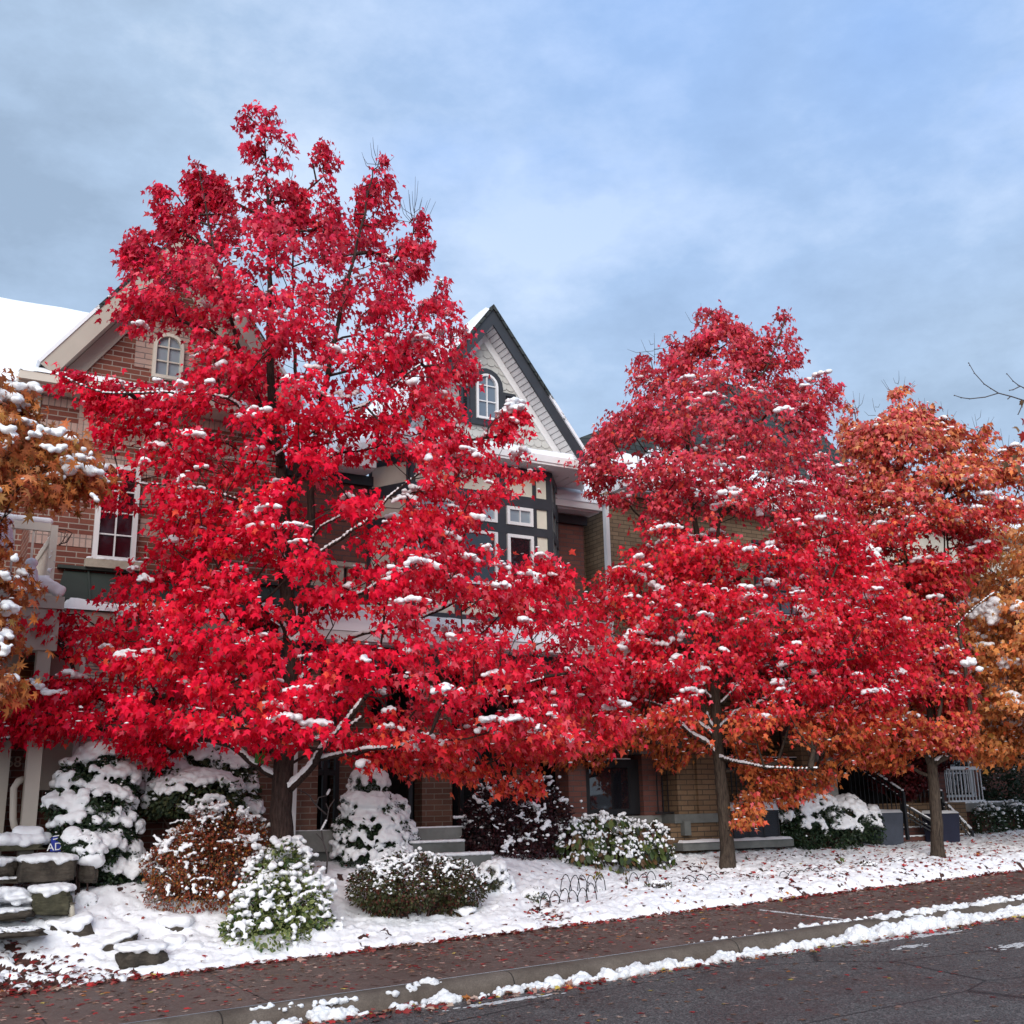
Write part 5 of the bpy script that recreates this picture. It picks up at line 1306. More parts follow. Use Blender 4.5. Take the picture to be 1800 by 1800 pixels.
# ============================================================ house C : tan brick
YH = 18.75
Cc = empty('tan_brick_house', (15.5, YH, gz(15.5, YH)), 'tan brick house with a dark shingle roof, white downspout and raised iron railed porch', 'house')
xc0 = at(1066, 950, YH).x; zce = at(1170, 868, YH - .4).z
cw = MB(); cw.box(xc0 + .06, 21.8, YH, YH + .25, .3, zce); cw.box(xc0 + .06, xc0 + .3, YH + .25, YH + 3.5, .3, zce); cw.box(xR + .02, xc0 + .06, YH + .9, YH + 1.1, .3, zce - .3)
cw.build('wall', M('brick_tan'), Cc)
ds = MB(); ds.box(xc0 - .035, xc0 + .055, YH - .06, YH + .05, 3.2, zce - .1); ds.build('downspout', M('white_trim'), Cc)
gt = MB(); xgc = at(1100, 880, YH - .45).x
gt.box(xgc - .1, 21.9, YH - .50, YH - .40, zce, zce + .14); gt.box(xgc - .1, 21.9, YH - .40, YH + .26, zce - .03, zce - .005); gt.box(xgc - .1, xgc, YH - .39, YH + 3.4, zce, zce + .14); gt.build('gutter', M('white_trim'), Cc)
zrg = at(1250, 668, 22.3).z
rc = MB(); rc.ext([(xgc - .1, YH - .46, zce + .12), (22.0, YH - .46, zce + .12), (22.0, 22.3, zrg), (at(1250, 668, 22.3).x, 22.3, zrg)], (0, .02, -.12)); rc.build('roof', M('shingle_snowy'), Cc)
lowr = MB(); ql = at(1010, 765, YH + 1.2); qr = at(1215, 690, YH + 2.5)
lowr.ext([(xR - .6, YH + .5, zce - .2), (xgc + .5, YH + .5, zce - .2), (at(1230, 690, 22.0).x, 22.0, at(1230, 690, 22.0).z), (at(1004, 775, 21).x, 21.0, at(1004, 775, 21).z)], (0, .02, -.12)); lowr.build('roof', M('shingle_snowy'), Cc)
snow_slab(Cc, [(xgc - .08, YH - .49, zce + .14), (21.9, YH - .49, zce + .14), (21.9, YH + .9, zce + 1.15), (xgc + .5, YH + .9, zce + 1.15)], .13)
snow_slab(Cc, [(xR - .3, YH - .05, zce - .32), (xgc + .05, YH - .05, zce - .32), (xgc + .35, YH + 1.4, zce + .5), (xR + .1, YH + 1.4, zce + .6)], .14)
for (px0_, py0_, px1_, py1_, c_, r_2, g_) in ((1180, 1040, 1240, 985, 2, 2, 'glass_dark'), (1330, 1080, 1400, 960, 2, 3, 'glass_blue'), (1440, 1050, 1500, 930, 2, 3, 'glass_dark')):
    a0, a1, b0_, b1_ = rect_px(px0_, py0_, px1_, py1_, YH); window(Cc, a0, a1, b0_, b1_, YH - .01, c_, r_2, .07, 'charcoal', g_, False, .03, True)
# porch of C
YT = 16.1
zb3 = at(1200, 1431, YT).z; zb3b = at(1200, 1447, YT).z; zt3 = zb3 + 1.35
c0, c1, c2 = at(1167, 1440, YT).x, at(1196, 1440, YT).x, at(1262, 1440, YT).x
bnd = MB(); bnd.box(at(1166, 1440, YT + .3).x, c2 + .10, YT - .03, YT + .5, zb3b, zb3); bnd.build('stone_band', M('concrete_dark'), Cc)
bs = MB(); bs.box(c0 + .15, c2 + .06, YT + .02, YT + .48, .5, zb3b - .002); bs.box(c2 + .07, 21.5, YT + 1.2, YT + 1.5, .5, zb3 + .1); bs.build('porch_base', M('brick_brown_shaded'), Cc)
pp = MB(); pp.box(c1 + .02, at(1230, 1440, YT).x, YT + .06, YT + .5, zb3 + .002, zt3 + 1.6); pp.build('pillar', M('brick_brown_shaded'), Cc)
pp = MB(); pp.box(at(1230, 1440, YT).x + .002, c2 + .04, YT, YT + .5, zb3 + .002, zt3 + 1.6); pp.build('pillar', M('brick_brown_shaded'), Cc)
p2a, p2b = at(1330, 1340, YT).x, at(1365, 1340, YT).x; p3a, p3b = at(1438, 1400, YT).x, at(1470, 1400, YT).x
pp = MB(); pp.box(p3a, p3b, YT + .35, YT + .85, .5, zt3 + .1); pp.build('pillar', M('brick_brown_shaded'), Cc)
pp = MB(); pp.box(p2a, p2b + .1, YT + 1.6, YT + 2.1, zb3, zt3 + 2.2); pp.build('pillar', M('brick_brown_shaded'), Cc)
def rail(parent, x0, x1, y, z0, z1, name='iron_railing', step=.115, knuckle=True, mid=.78, mat='black_metal'):
    m = MB(); m.box(x0, x1, y - .018, y + .018, z1 - .03, z1); m.box(x0, x1, y - .015, y + .015, z0, z0 + .03)
    zm = z0 + (z1 - z0) * mid
    if mid: m.box(x0, x1, y - .012, y + .012, zm, zm + .02)
    x = x0 + step * .5; k = 0
    while x < x1:
        m.box(x - .008, x + .008, y - .008, y + .008, z0 + .03, z1 - .03)
        if knuckle and k % 2: 
            zk = z0 + (z1 - z0) * .52; m.ext([(x - .022, y - .012, zk), (x, y - .012, zk - .03), (x + .022, y - .012, zk), (x, y - .012, zk + .03)], (0, .024, 0))
        x += step; k += 1
    return m.build(name, M(mat), parent)
zr3 = at(1200, 1335, YT + .2).z
rail(Cc, c0 - .02, c1 + .02, YT + .2, zb3 + .01, zr3 + .05); rail(Cc, c2 + .05, p3a - .01, YT + .5, zb3 + .01, zr3 + .06)
sr = [(random.uniform(c2 + .1, p3a), YT + .5, zr3 + .07, .05, .022, .012) for _ in range(130)]
fused('rail_snow', sr, .014, M('snow'), Cc, None, .003, 20, 2)
bkw = MB(); bkw.box(c0 - .1, 21.7, YT + 1.9, YT + 2.1, zb3 - .6, zr3 + .1); bkw.build('porch_wall', M('brick_brown_shaded'), Cc)
wq = window(Cc, at(1190, 1350, YT + 1.9).x, at(1225, 1350, YT + 1.9).x, at(1200, 1352, YT + 1.9).z, at(1200, 1322, YT + 1.9).z + .1, YT + 1.89, 3, 1, .04, 'black_metal', 'glass_blue', False, .03)
wq = window(Cc, at(1262, 1350, YT + 1.9).x, at(1290, 1350, YT + 1.9).x, at(1270, 1352, YT + 1.9).z, at(1270, 1322, YT + 1.9).z + .1, YT + 1.89, 2, 1, .04, 'black_metal', 'glass_dark', False, .03)
dc = MB(); dc.box(c0 - .2, 22, YT - .3, YH - .01, zt3 + 1.62, zt3 + 1.9); dc.build('porch_ceiling', M('concrete_dark'), Cc)
dk_ = MB(); dk_.box(at(1375, 1330, YT + 1.85).x, at(1432, 1330, YT + 1.85).x, YT + 1.84, YT + 1.895, zb3, zt3 + 1.4); dk_.build('door', M('door_red'), Cc)
dv = MB(); dv.box(at(1474, 1400, YT + 1.85).x, at(1592, 1400, YT + 1.85).x, YT + 1.80, YT + 1.85, .6, zt3 + 1.5); dv.build('porch_shade', M('dark_void'), Cc)  # black panel painting the unlit depth of this porch
kb = MB(); xk0 = at(1428, 1290, YT + .3).x; xk1 = at(1446, 1290, YT + .3).x; zk0 = at(1435, 1317, YT + .3).z; kb.box(xk0, xk1 + .05, YT + .2, YT + .5, zk0 + .10, zt3 + 1.6); kb.box(xk0 - .04, xk1 + .09, YT + .16, YT + .54, zk0, zk0 + .098); kb.build('column', M('white_trim'), Cc)
kb = MB(); kb.box(xk0 - .12, xk1 + .15, YT + .1, YT + .6, zk0 - .06, zk0 - .002); kb.box(xk0 - .1, xk1 + .1, YT + .12, YT + .58, zb3, zk0 - .062); kb.build('column_base', M('concrete'), Cc)

# ---- stairs going up to the right between C and D
E_ = empty('entry_stairs', (19, 16.5, gz(19, 16.5)), 'dark stairs with snow lined iron handrails climbing between the grey planters', 'stairs')
YS_ = 16.9
sx0 = at(1560, 1480, YS_).x; sx1 = at(1690, 1480, YS_).x
tz = [at(1610, y, YS_).z for y in (1490, 1476, 1453, 1435)]
for k in range(7):
    s_ = MB(); zt_ = gz(sx0, YS_) + .17 * (k + 1); s_.box(sx0 - .3, sx1 + .1, YS_ + .30 * k, YS_ + .30 * k + .32, zt_ - .171, zt_); s_.build('step', M('brick_rose' if k < 3 else 'concrete_dark'), E_)
bl = []
for k in range(4):
    for _ in range(130): bl.append((random.uniform(sx0 - .3, sx1 + .1), YS_ + .30 * k + random.uniform(0, .08), gz(sx0, YS_) + .17 * (k + 1) + .005, .06, .035, .016 + .006 * (k < 2)))
fused('step_snow', bl, .018, M('snow'), E_, None, .004, 14, 2)
def slope_rail(pts, posts, zlow, mat='black_metal', snow=True, r=.022):
    m = MB(); pts = [Vector(p) for p in pts]
    for i in range(len(pts) - 1): m.bar(pts[i], pts[i + 1], .05, .04)
    for i in range(len(pts) - 1):
        m.bar(pts[i] - Vector((0, 0, .14)), pts[i + 1] - Vector((0, 0, .14)), .03, .025)
        m.bar(pts[i] - Vector((0, 0, zlow - .08)), pts[i + 1] - Vector((0, 0, zlow - .08)), .03, .025)
        L = (pts[i + 1] - pts[i]).length; k = .05
        while k < L:
            p = pts[i].lerp(pts[i + 1], k / L); m.box(p.x - .008, p.x + .008, p.y - .008, p.y + .008, p.z - zlow, p.z - .02); k += .12
    for p in (pts[0], pts[-1]): m.box(p.x - .03, p.x + .03, p.y - .03, p.y + .03, p.z - zlow - .1, p.z + .0)
    m.build('handrail', M(mat), E_)
    bl = []
    for i in range(len(pts) - 1):
        L = (pts[i + 1] - pts[i]).length
        for _ in range(int(L * 34)):
            p = pts[i].lerp(pts[i + 1], random.random()); bl.append((p.x, p.y, p.z + .035, .045, .022, .022))
            if random.random() < .6: p = pts[i].lerp(pts[i + 1], random.random()); bl.append((p.x, p.y, p.z - .12, .035, .014, .012))
    fused('rail_snow', bl, .014, M('snow'), E_, None, .004, 14, 2)
slope_rail([at(1488, 1326, 17.6), at(1587, 1392, 16.4)], 2, .85)
slope_rail([at(1560, 1336, 18.2), at(1640, 1384, 17.3), at(1655, 1392, 17.1)], 2, .85)
slope_rail([at(1585, 1413, 16.9), at(1640, 1445, 16.6)], 2, .3)
slope_rail([at(1655, 1405, 17.1), at(1708, 1460, 16.7)], 2, .25)
r2 = MB(); a = at(1480, 1406, 17.0); b = at(1512, 1407, 17.0); c_ = at(1528, 1418, 16.9); r2.tube([a, b, c_], .014, 6); r2.build('pipe_rail', M('planter_grey'), E_)
bw2 = MB(); za4 = at(1560, 1411, 18.0).z; bw2.box(at(1500, 1411, 18).x, at(1615, 1411, 18).x, 18.0, 18.3, za4 - .22, za4); bw2.build('landing_edge', M('concrete'), E_)
bw2 = MB(); bw2.box(at(1588, 1450, 17.6).x, at(1612, 1450, 17.6).x, 17.6, 17.9, .6, za4 + 1.1); bw2.build('brick_pier', M('brick_brown_shaded'), E_)

# ============================================================ house D : beyond, brown brick with a barred balcony
YD = 17.6
Dd = empty('brown_brick_house', (24, YD, gz(24, YD)), 'brown brick house at the right with a white barred porch railing over a concrete ledge', 'house')
xd0 = at(1640, 1440, YD).x
dw = MB(); dw.box(xd0, 40, YD, YD + .3, .4, at(1700, 1416, YD).z); dw.box(xd0, at(1662, 1380, YD).x, YD, YD + .3, at(1700, 1416, YD).z, at(1700, 1250, YD).z); dw.box(xd0, 40, YD + 1.5, YD + 1.8, .4, at(1700, 900, YD).z); dw.build('wall', M('brick_rose'), Dd)
lb_ = MB(); z0_ = at(1690, 1427, YD).z; z1_ = at(1690, 1417, YD).z; lb_.box(xd0 + .1, 40, YD - .1, YD + .5, z0_, z1_ + .06); lb_.build('ledge', M('concrete'), Dd)
fused('ledge_snow', [(random.uniform(xd0 + .1, 27), YD - .05 + random.uniform(-.03, .2), z1_ + .075, .06, .05, .03) for _ in range(150)], .02, M('snow'), Dd, None, .004, 14, 2)
xr0 = at(1664, 1380, YD).x; xr1 = at(1727, 1380, YD).x; zr0 = at(1690, 1409, YD).z; zr1 = at(1690, 1349, YD).z
m = MB(); m.box(xr0, xr1, YD - .05, YD + .03, zr1 - .05, zr1 + .02); m.box(xr0, xr1, YD - .03, YD + .01, zr0 - .02, zr0 + .03)
x = xr0 + .02
while x < xr1: m.box(x - .010, x + .010, YD - .02, YD + .0, zr0 + .03, zr1 - .05); x += .115
y = YD + .1
while y < YD + 1.3: m.box(xr1 - .02, xr1, y, y + .02, zr0 + .2, zr1 - .05); y += .115
m.box(xr1 - .03, xr1 + .02, YD + .03, YD + 1.4, zr1 - .05, zr1 + .02)
m.build('porch_railing', M('white_trim'), Dd)
w = window(Dd, xr0 + .1, xr1 + 1.5, zr0 + .1, zr1 + .5, YD + 1.49, 2, 2, .06, 'white_trim', 'glass_dark')
ru = MB(); zru = at(1480, 905, YD + 1).z; ru.box(at(1440, 920, YD + .8).x, 40, YD + .9, YD + 1.5, zru - 1.2, zru); ru.build('upper_wall', M('cream'), Dd)
eu = MB(); eu.box(at(1430, 920, YD + .6).x, 40, YD + .5, YD + 3.2, zru + .002, zru + .16); eu.build('eave', M('beige_trim'), Dd)
snow_slab(Dd, [(at(1430, 920, YD + .6).x, YD + .5, zru + .16), (40, YD + .5, zru + .16), (40, YD + 4.5, zru + 1.7), (at(1430, 920, YD + .6).x, YD + 4.5, zru + 1.7)], .15, .25)
window(Dd, at(1466, 950, YD + .88).x, at(1482, 950, YD + .88).x, zru - .75, zru - .35, YD + .89, 2, 1, .05, 'white_trim', 'glass_blue')
# ------------------------------------------------------------------ shrubs
def pal(*cs): return [np.array(c) for c in cs]
def shrub(name, label, cat, Y, lobes, cols, nleaf, lsize, shape='oval', cap=.2, rb=(.03, .06), nsnow=260, voxel=.018, stems=0, group=None, droop=.3, seed=1, dz=0, ragged=.35, thick=.8, yel=None, leafpart='foliage', dabs=0, dsize=.02, dstretch=1.0, stemm='twig', edge=None, tier=0, base=None, lumpy=.3, clump=1, tcut=.42):
    """lobes: (px,py,rx_px,ry_px[,dY])"""
    global RNG
    RNG = np.random.default_rng(seed); random.seed(seed)
    L = []
    if base: Y = hit(*base).y + .25
    for q in lobes:
        y_ = Y + (q[4] if len(q) > 4 else 0); c = at(q[0], q[1], y_); s = (c - CAM).dot(FW) / F
        L.append((c, q[2] * s, q[2] * s * thick, q[3] * s))
    cx = sum(l[0].x for l in L) / len(L); cy = sum(l[0].y for l in L) / len(L); zb = gz(cx, cy)
    root = empty(name, (cx, cy, zb), label, cat, group)
    W = np.array([l[1] * l[3] for l in L]); W = W / W.sum()
    k = RNG.choice(len(L), nleaf, p=W); d = norm(RNG.standard_normal((nleaf, 3)))
    C = np.array([l[0][:] for l in L])[k]; Rr = np.array([l[1:] for l in L])[k]
    lump = 1 + lumpy * np.array([noise.noise(Vector(p) * 3.1) for p in (C + d * Rr)])
    P = C + d * Rr * (lump * RNG.uniform(.72, 1.04, nleaf) ** .8)[:, None]
    ok = P[:, 2] > np.array([gz(a, b) for a, b in P[:, :2]]) + .01
    P = P[ok]; d = d[ok]; n = len(P)
    K = np.array(cols)[RNG.integers(0, len(cols), n)] * RNG.uniform(.7, 1.3, (n, 1))
    tip = d * .6 + np.array([0, 0, -droop]) + RNG.standard_normal((n, 3)) * .5; nr = d + np.array([0, 0, .5]) + RNG.standard_normal((n, 3)) * .45
    sh = {'oval': (OVAL, OVAL_T), 'maple': (LEAF, LEAF_T)}[shape]
    V, T, cc = leaf_geo(P, tip, nr, lsize * np.clip(1 + .3 * RNG.standard_normal(n), .5, 1.6), K, sh, .25)
    if edge is not None and shape == 'oval':     # pale leaf margins
        cc = cc.reshape(n, -1, 3); pick = RNG.random(n) < .75; cc[pick, 2:] = np.array(edge) * RNG.uniform(.7, 1.2, (pick.sum(), 1, 1)); cc = cc.reshape(-1, 3)
    link(leafpart, np_mesh(leafpart, V, T, cc), MATS['shrub_leaves'], root)
    # stems
    m = MB()
    for l in L:
        for _ in range(max(2, stems // len(L))):
            e = l[0] + Vector((random.uniform(-.7, .7) * l[1], random.uniform(-.7, .7) * l[2], random.uniform(-.6, .5) * l[3]))
            b = Vector((cx + (l[0].x - cx) * .35 + random.gauss(0, .07), cy + random.gauss(0, .07), 0)); b.z = gz(b.x, b.y) - .03
            md = (b + e) / 2 + Vector(((b.x - e.x) * .15, 0, .08)); m.tube([b, md, e], [.014, .010, .005], 5)
    m.build('stems', M(stemm), root, True)
    # snow
    bl = []
    inside = lambda p, skip: any(j != skip and ((p.x - l[0].x) / l[1]) ** 2 + ((p.y - l[0].y) / l[2]) ** 2 + ((p.z - l[0].z) / l[3]) ** 2 < .62 for j, l in enumerate(L))
    tries = 0
    while len(bl) < nsnow and tries < nsnow * 30:
        tries += 1; j = int(RNG.choice(len(L), p=W)); l = L[j]; v = Vector(RNG.standard_normal(3)); v.normalize()
        p = l[0] + Vector((v.x * l[1], v.y * l[2], v.z * l[3]))
        zc = cap + ragged * noise.noise(p * 4.5)
        if v.z < zc or inside(p, j): continue
        if tier and v.z < .8:
            ph = ((p.z - zb) / tier + .55 * noise.noise(Vector((p.x * 1.6, p.y * 1.6, seed)))) % 1
            if ph < tcut: continue
        r = random.uniform(*rb) * (.75 + .4 * v.z)
        bl.append((p.x, p.y, p.z + r * .35, r * 1.15, r * 1.1, r * .85))
        if random.random() < .35 and v.z < .6: bl.append((p.x + random.gauss(0, r * .5), p.y, p.z - r * .7, r * .42, r * .42, r * random.uniform(.5, 1.1)))
    if clump > 1:
        ex = []
        for (x_, y_, z_, a_, b_, c_) in bl[::clump]:
            th = random.uniform(0, 6.28)
            for j in range(clump * 2):
                u = random.gauss(0, 1.5); ex.append((x_ + math.cos(th) * u * a_ + random.gauss(0, .4 * a_), y_ + random.gauss(0, .5 * a_), z_ + math.sin(th) * u * a_ * .8 - abs(u) * .2 * a_, a_ * random.uniform(.35, .75), b_ * random.uniform(.35, .7), c_ * random.uniform(.4, .75)))
        bl = ex
    if bl: fused('snow', bl, voxel, M('snow'), root, 'stuff', .012, 24, 1)
    if dabs:
        sel = RNG.choice(n, min(dabs, n), replace=False); sel = sel[(d[sel, 2] > -.35)]
        B = np.concatenate([P[sel] + np.array([0, -.01, .015]), RNG.uniform(.5, 1.4, (len(sel), 1)) * dsize * RNG.uniform(.6, 1.5, (len(sel), 3)) * np.array([[1.1, .9, .6 * dstretch]])], 1)
        V, T = spheres(B, 1, .16); link('snow_dabs', np_mesh('snow_dabs', V, T, None, True), M('snow'), root, 'stuff')
    return root

EV = pal((.012, .030, .014), (.020, .042, .018), (.03, .05, .02)); 
shrub('layered_evergreen', 'dark layered evergreen with thick caps of snow beside the beige bay window', 'evergreen shrub', 15.9,
      [(176, 1340, 38, 26), (148, 1362, 46, 26), (196, 1378, 44, 34), (130, 1398, 44, 24), (168, 1415, 66, 34), (140, 1455, 48, 30, -.2), (195, 1462, 50, 46), (168, 1500, 48, 36, -.2), (212, 1515, 34, 38), (105, 1420, 26, 20, -.2), (180, 1540, 50, 34), (235, 1545, 40, 34)],
      EV, 17000, .05, cap=-.15, tier=.30, rb=(.04, .08), nsnow=1000, voxel=.022, seed=3, thick=1.0, ragged=.6, dabs=160, dsize=.02)
shrub('dwarf_juniper', 'small snow topped juniper in front of the blue sign', 'shrub', 15.35, [(146, 1485, 28, 18), (128, 1478, 16, 16), (154, 1500, 30, 14)], EV, 3500, .04, cap=.0, rb=(.03, .055), nsnow=170, seed=4, dabs=40)
shrub('snowy_bush', 'broad bush sagging under thick wet snow, left of the big maple trunk', 'shrub', 16.3,
      [(350, 1338, 50, 28), (300, 1368, 46, 34), (398, 1362, 50, 38), (342, 1400, 84, 42, -.2), (420, 1400, 32, 40), (436, 1435, 26, 28), (270, 1405, 26, 30)],
      pal((.03, .05, .03), (.05, .07, .035), (.07, .08, .03)), 12000, .055, cap=-.05, tier=.34, rb=(.035, .07), nsnow=1100, voxel=.02, seed=5, thick=1.0, ragged=.7, dabs=420, dsize=.026)
shrub('rust_barberry', 'rust red and orange twiggy bush with streaks of snow, in front of the snowy bush', 'shrub', 15.1,
      [(380, 1460, 70, 42, .3), (330, 1490, 50, 36, .2), (300, 1525, 52, 46), (400, 1525, 66, 56), (345, 1565, 72, 46), (440, 1475, 36, 38, .3), (290, 1570, 36, 34), (395, 1590, 50, 36)],
      pal((.22, .05, .02), (.32, .12, .025), (.16, .035, .02), (.32, .06, .03), (.12, .08, .03)), 17000, .034, cap=.25, rb=(.025, .05), nsnow=560, voxel=.015, stems=60, seed=6, base=(330, 1618), lumpy=.38, ragged=1.3, dabs=520, dsize=.015, dstretch=1.5, thick=1.0, droop=.5, clump=4)
shrub('variegated_euonymus', 'green and cream leaved bush with snow patches, at the pavement edge', 'shrub', 14.35,
      [(490, 1540, 56, 44, .4), (455, 1600, 50, 44), (520, 1590, 62, 50), (470, 1640, 70, 36, -.2), (540, 1630, 48, 40), (425, 1640, 36, 30), (500, 1510, 32, 30, .7)],
      pal((.035, .075, .02), (.05, .10, .03), (.09, .12, .03)), 6200, .062, cap=.0, rb=(.045, .08), nsnow=420, clump=2, voxel=.016, seed=7, ragged=1.1, edge=(.26, .29, .10), base=(500, 1670), thick=.9, dabs=260, dsize=.022)
shrub('conical_spruce', 'conical dwarf spruce with a rounded snow cap, tiers of snow and dark green needles', 'evergreen shrub', 15.9,
      [(648, 1388, 34, 32), (650, 1422, 48, 26), (650, 1452, 62, 26), (652, 1478, 68, 28), (655, 1503, 70, 26), (697, 1440, 20, 34), (712, 1480, 22, 32), (640, 1415, 44, 22)],
      EV, 16000, .045, cap=-.25, tier=.27, tcut=.22, rb=(.035, .07), nsnow=1150, voxel=.02, seed=8, thick=1.0, ragged=.55, dabs=260, dsize=.026)
shrub('clipped_yew', 'rounded olive green yew dusted with snow on bare stems at the pavement edge', 'shrub', 14.4,
      [(730, 1548, 100, 42), (664, 1562, 48, 42), (800, 1560, 52, 40), (690, 1582, 44, 26), (782, 1584, 42, 24)],
      pal((.035, .045, .015), (.05, .055, .02), (.07, .065, .025), (.10, .03, .02)), 15000, .040, cap=.35, rb=(.022, .045), nsnow=480, clump=3, voxel=.014, stems=60, seed=9, ragged=.9, dabs=800, dsize=.019, thick=.8, base=(740, 1636))
shrub('purple_barberry', 'dark maroon bush with patches of snow, between the porch steps and the brick pier', 'shrub', 15.95,
      [(880, 1415, 50, 42), (848, 1458, 42, 46), (915, 1462, 62, 48), (962, 1440, 46, 44), (890, 1495, 66, 30), (975, 1485, 44, 34), (950, 1395, 34, 30)],
      pal((.035, .010, .014), (.06, .014, .016), (.025, .012, .016)), 13000, .048, cap=.15, rb=(.03, .065), nsnow=300, clump=4, voxel=.016, seed=10, ragged=1.6, dabs=420, dsize=.026, thick=1.0)
shrub('hydrangea', 'hydrangea with drooping green leaves and slips of snow below the dark screen', 'shrub', 15.55,
      [(1058, 1462, 66, 30, .3), (1128, 1482, 58, 36), (1015, 1480, 44, 36, .1), (1150, 1512, 40, 28), (1078, 1505, 62, 34), (1020, 1512, 40, 24)],
      pal((.07, .10, .025), (.10, .12, .03), (.05, .08, .03), (.14, .08, .04), (.03, .04, .03)), 1500, .13, cap=.2, rb=(.03, .05), nsnow=300, clump=3, voxel=.014, stems=40, seed=12, ragged=1.2, droop=1.3, dabs=900, dsize=.027, dstretch=1.7, thick=.9)
shrub('clipped_hedge', 'dark clipped hedge with a thick white top beside the air conditioner', 'hedge', 16.15,
      [(1392, 1440, 34, 36), (1440, 1436, 40, 36), (1490, 1440, 38, 36), (1528, 1450, 26, 30), (1415, 1462, 40, 30), (1470, 1466, 46, 30)],
      EV, 11000, .05, cap=.25, rb=(.04, .075), nsnow=620, voxel=.022, seed=13, ragged=.7, dabs=170, dsize=.026, thick=.9)
shrub('low_hedge', 'dark low hedge with light snow at the right edge', 'hedge', 17.2,
      [(1740, 1448, 32, 34), (1785, 1446, 38, 36), (1830, 1446, 38, 36), (1880, 1446, 38, 36)],
      EV, 9000, .05, cap=.45, rb=(.025, .045), nsnow=120, voxel=.018, seed=14, ragged=1.0, dabs=260, dsize=.024)
shrub('tall_yew', 'tall almost black yew behind the low hedge at the right edge', 'evergreen shrub', 17.9,
      [(1765, 1395, 46, 60), (1815, 1380, 50, 66), (1742, 1420, 30, 34), (1870, 1390, 50, 60)], EV, 12000, .06, cap=.8, rb=(.02, .04), nsnow=30, voxel=.018, seed=15, ragged=1.0, dabs=60, dsize=.022)
shrub('burning_bush', 'dark red leafy shrub behind the rightmost maple trunk', 'shrub', 17.4, [(1610, 1345, 38, 40), (1640, 1325, 40, 30), (1590, 1378, 26, 26), (1545, 1372, 20, 18)],
      pal((.10, .006, .010), (.06, .005, .008)), 5000, .07, shape='maple', cap=.8, rb=(.02, .03), nsnow=14, seed=16, dabs=30, dsize=.02)
shrub('low_bush', 'small half buried bush right of the olive yew', 'shrub', 14.35, [(868, 1540, 24, 22), (852, 1558, 20, 20), (888, 1566, 16, 20)], pal((.05, .06, .03), (.09, .08, .04)), 1500, .04, cap=-.2, rb=(.035, .065), nsnow=130, seed=17, ragged=.8, dabs=80, stems=16, base=(870, 1592))
shrub('heather_tuft', 'little green tuft in the snow left of the hoop edging', 'shrub', 14.0, [(938, 1582, 22, 18)], pal((.05, .07, .025), (.08, .07, .03)), 1400, .035, cap=.35, rb=(.03, .05), nsnow=36, seed=18, dabs=30, base=(938, 1600))
for k, (px, py, a, b, Yk, lab) in enumerate([(1160, 1562, 26, 12, 14.0, 'brown flower stems poking out of the snow bank left of the middle tree'), (1330, 1556, 20, 9, 13.95, 'green and brown tuft in the snow bank just right of the middle trunk'),
                                (1528, 1530, 24, 12, 14.2, 'olive tuft in the snow bank before the two planters'), (1020, 1555, 18, 8, 14.2, 'flattened dry tuft behind the curled wire hoops')]):
    shrub('perennial_tuft', lab, 'plant', Yk, [(px, py, a, b)], pal((.05, .06, .025), (.10, .07, .04), (.07, .04, .03)), 500, .05, cap=.5, rb=(.02, .035), nsnow=24, seed=60 + k, stems=10, dabs=40, dsize=.016, group='plants along the snow bank', base=(px, py + b + 2))

# ------------------------------------------------------------------ boulders and the dry stone steps
def rock_mat(name, c0, c1):
    m, nt, b, o = nodes(name); setp(b, rough=.85, spec=.25); p = geopos(nt)
    f = noise_tex(nt, 6, 8, p, .75); mp = nn(nt, 'ShaderNodeMapping'); mp.inputs['Scale'].default_value = (1, 1, 5); nt.links.new(p, mp.inputs[0]); g = noise_tex(nt, 7, 6, mp.outputs[0], .7)
    c = ramp(nt, f, [(.3, c0), (.7, c1)]); c = mixc(nt, .6, c, ramp(nt, g, [(.3, (.4, .4, .4)), (.7, (1.2, 1.2, 1.2))]), 'MULTIPLY')
    nt.links.new(c, b.inputs['Base Color']); bump(nt, b, g, .9, .03); MATS[name] = m
rock_mat('rock_dark', (.030, .024, .020), (.115, .095, .075)); rock_mat('rock_brown', (.07, .04, .02), (.20, .13, .07)); rock_mat('rock_moss', (.035, .035, .022), (.12, .11, .07))
import bmesh
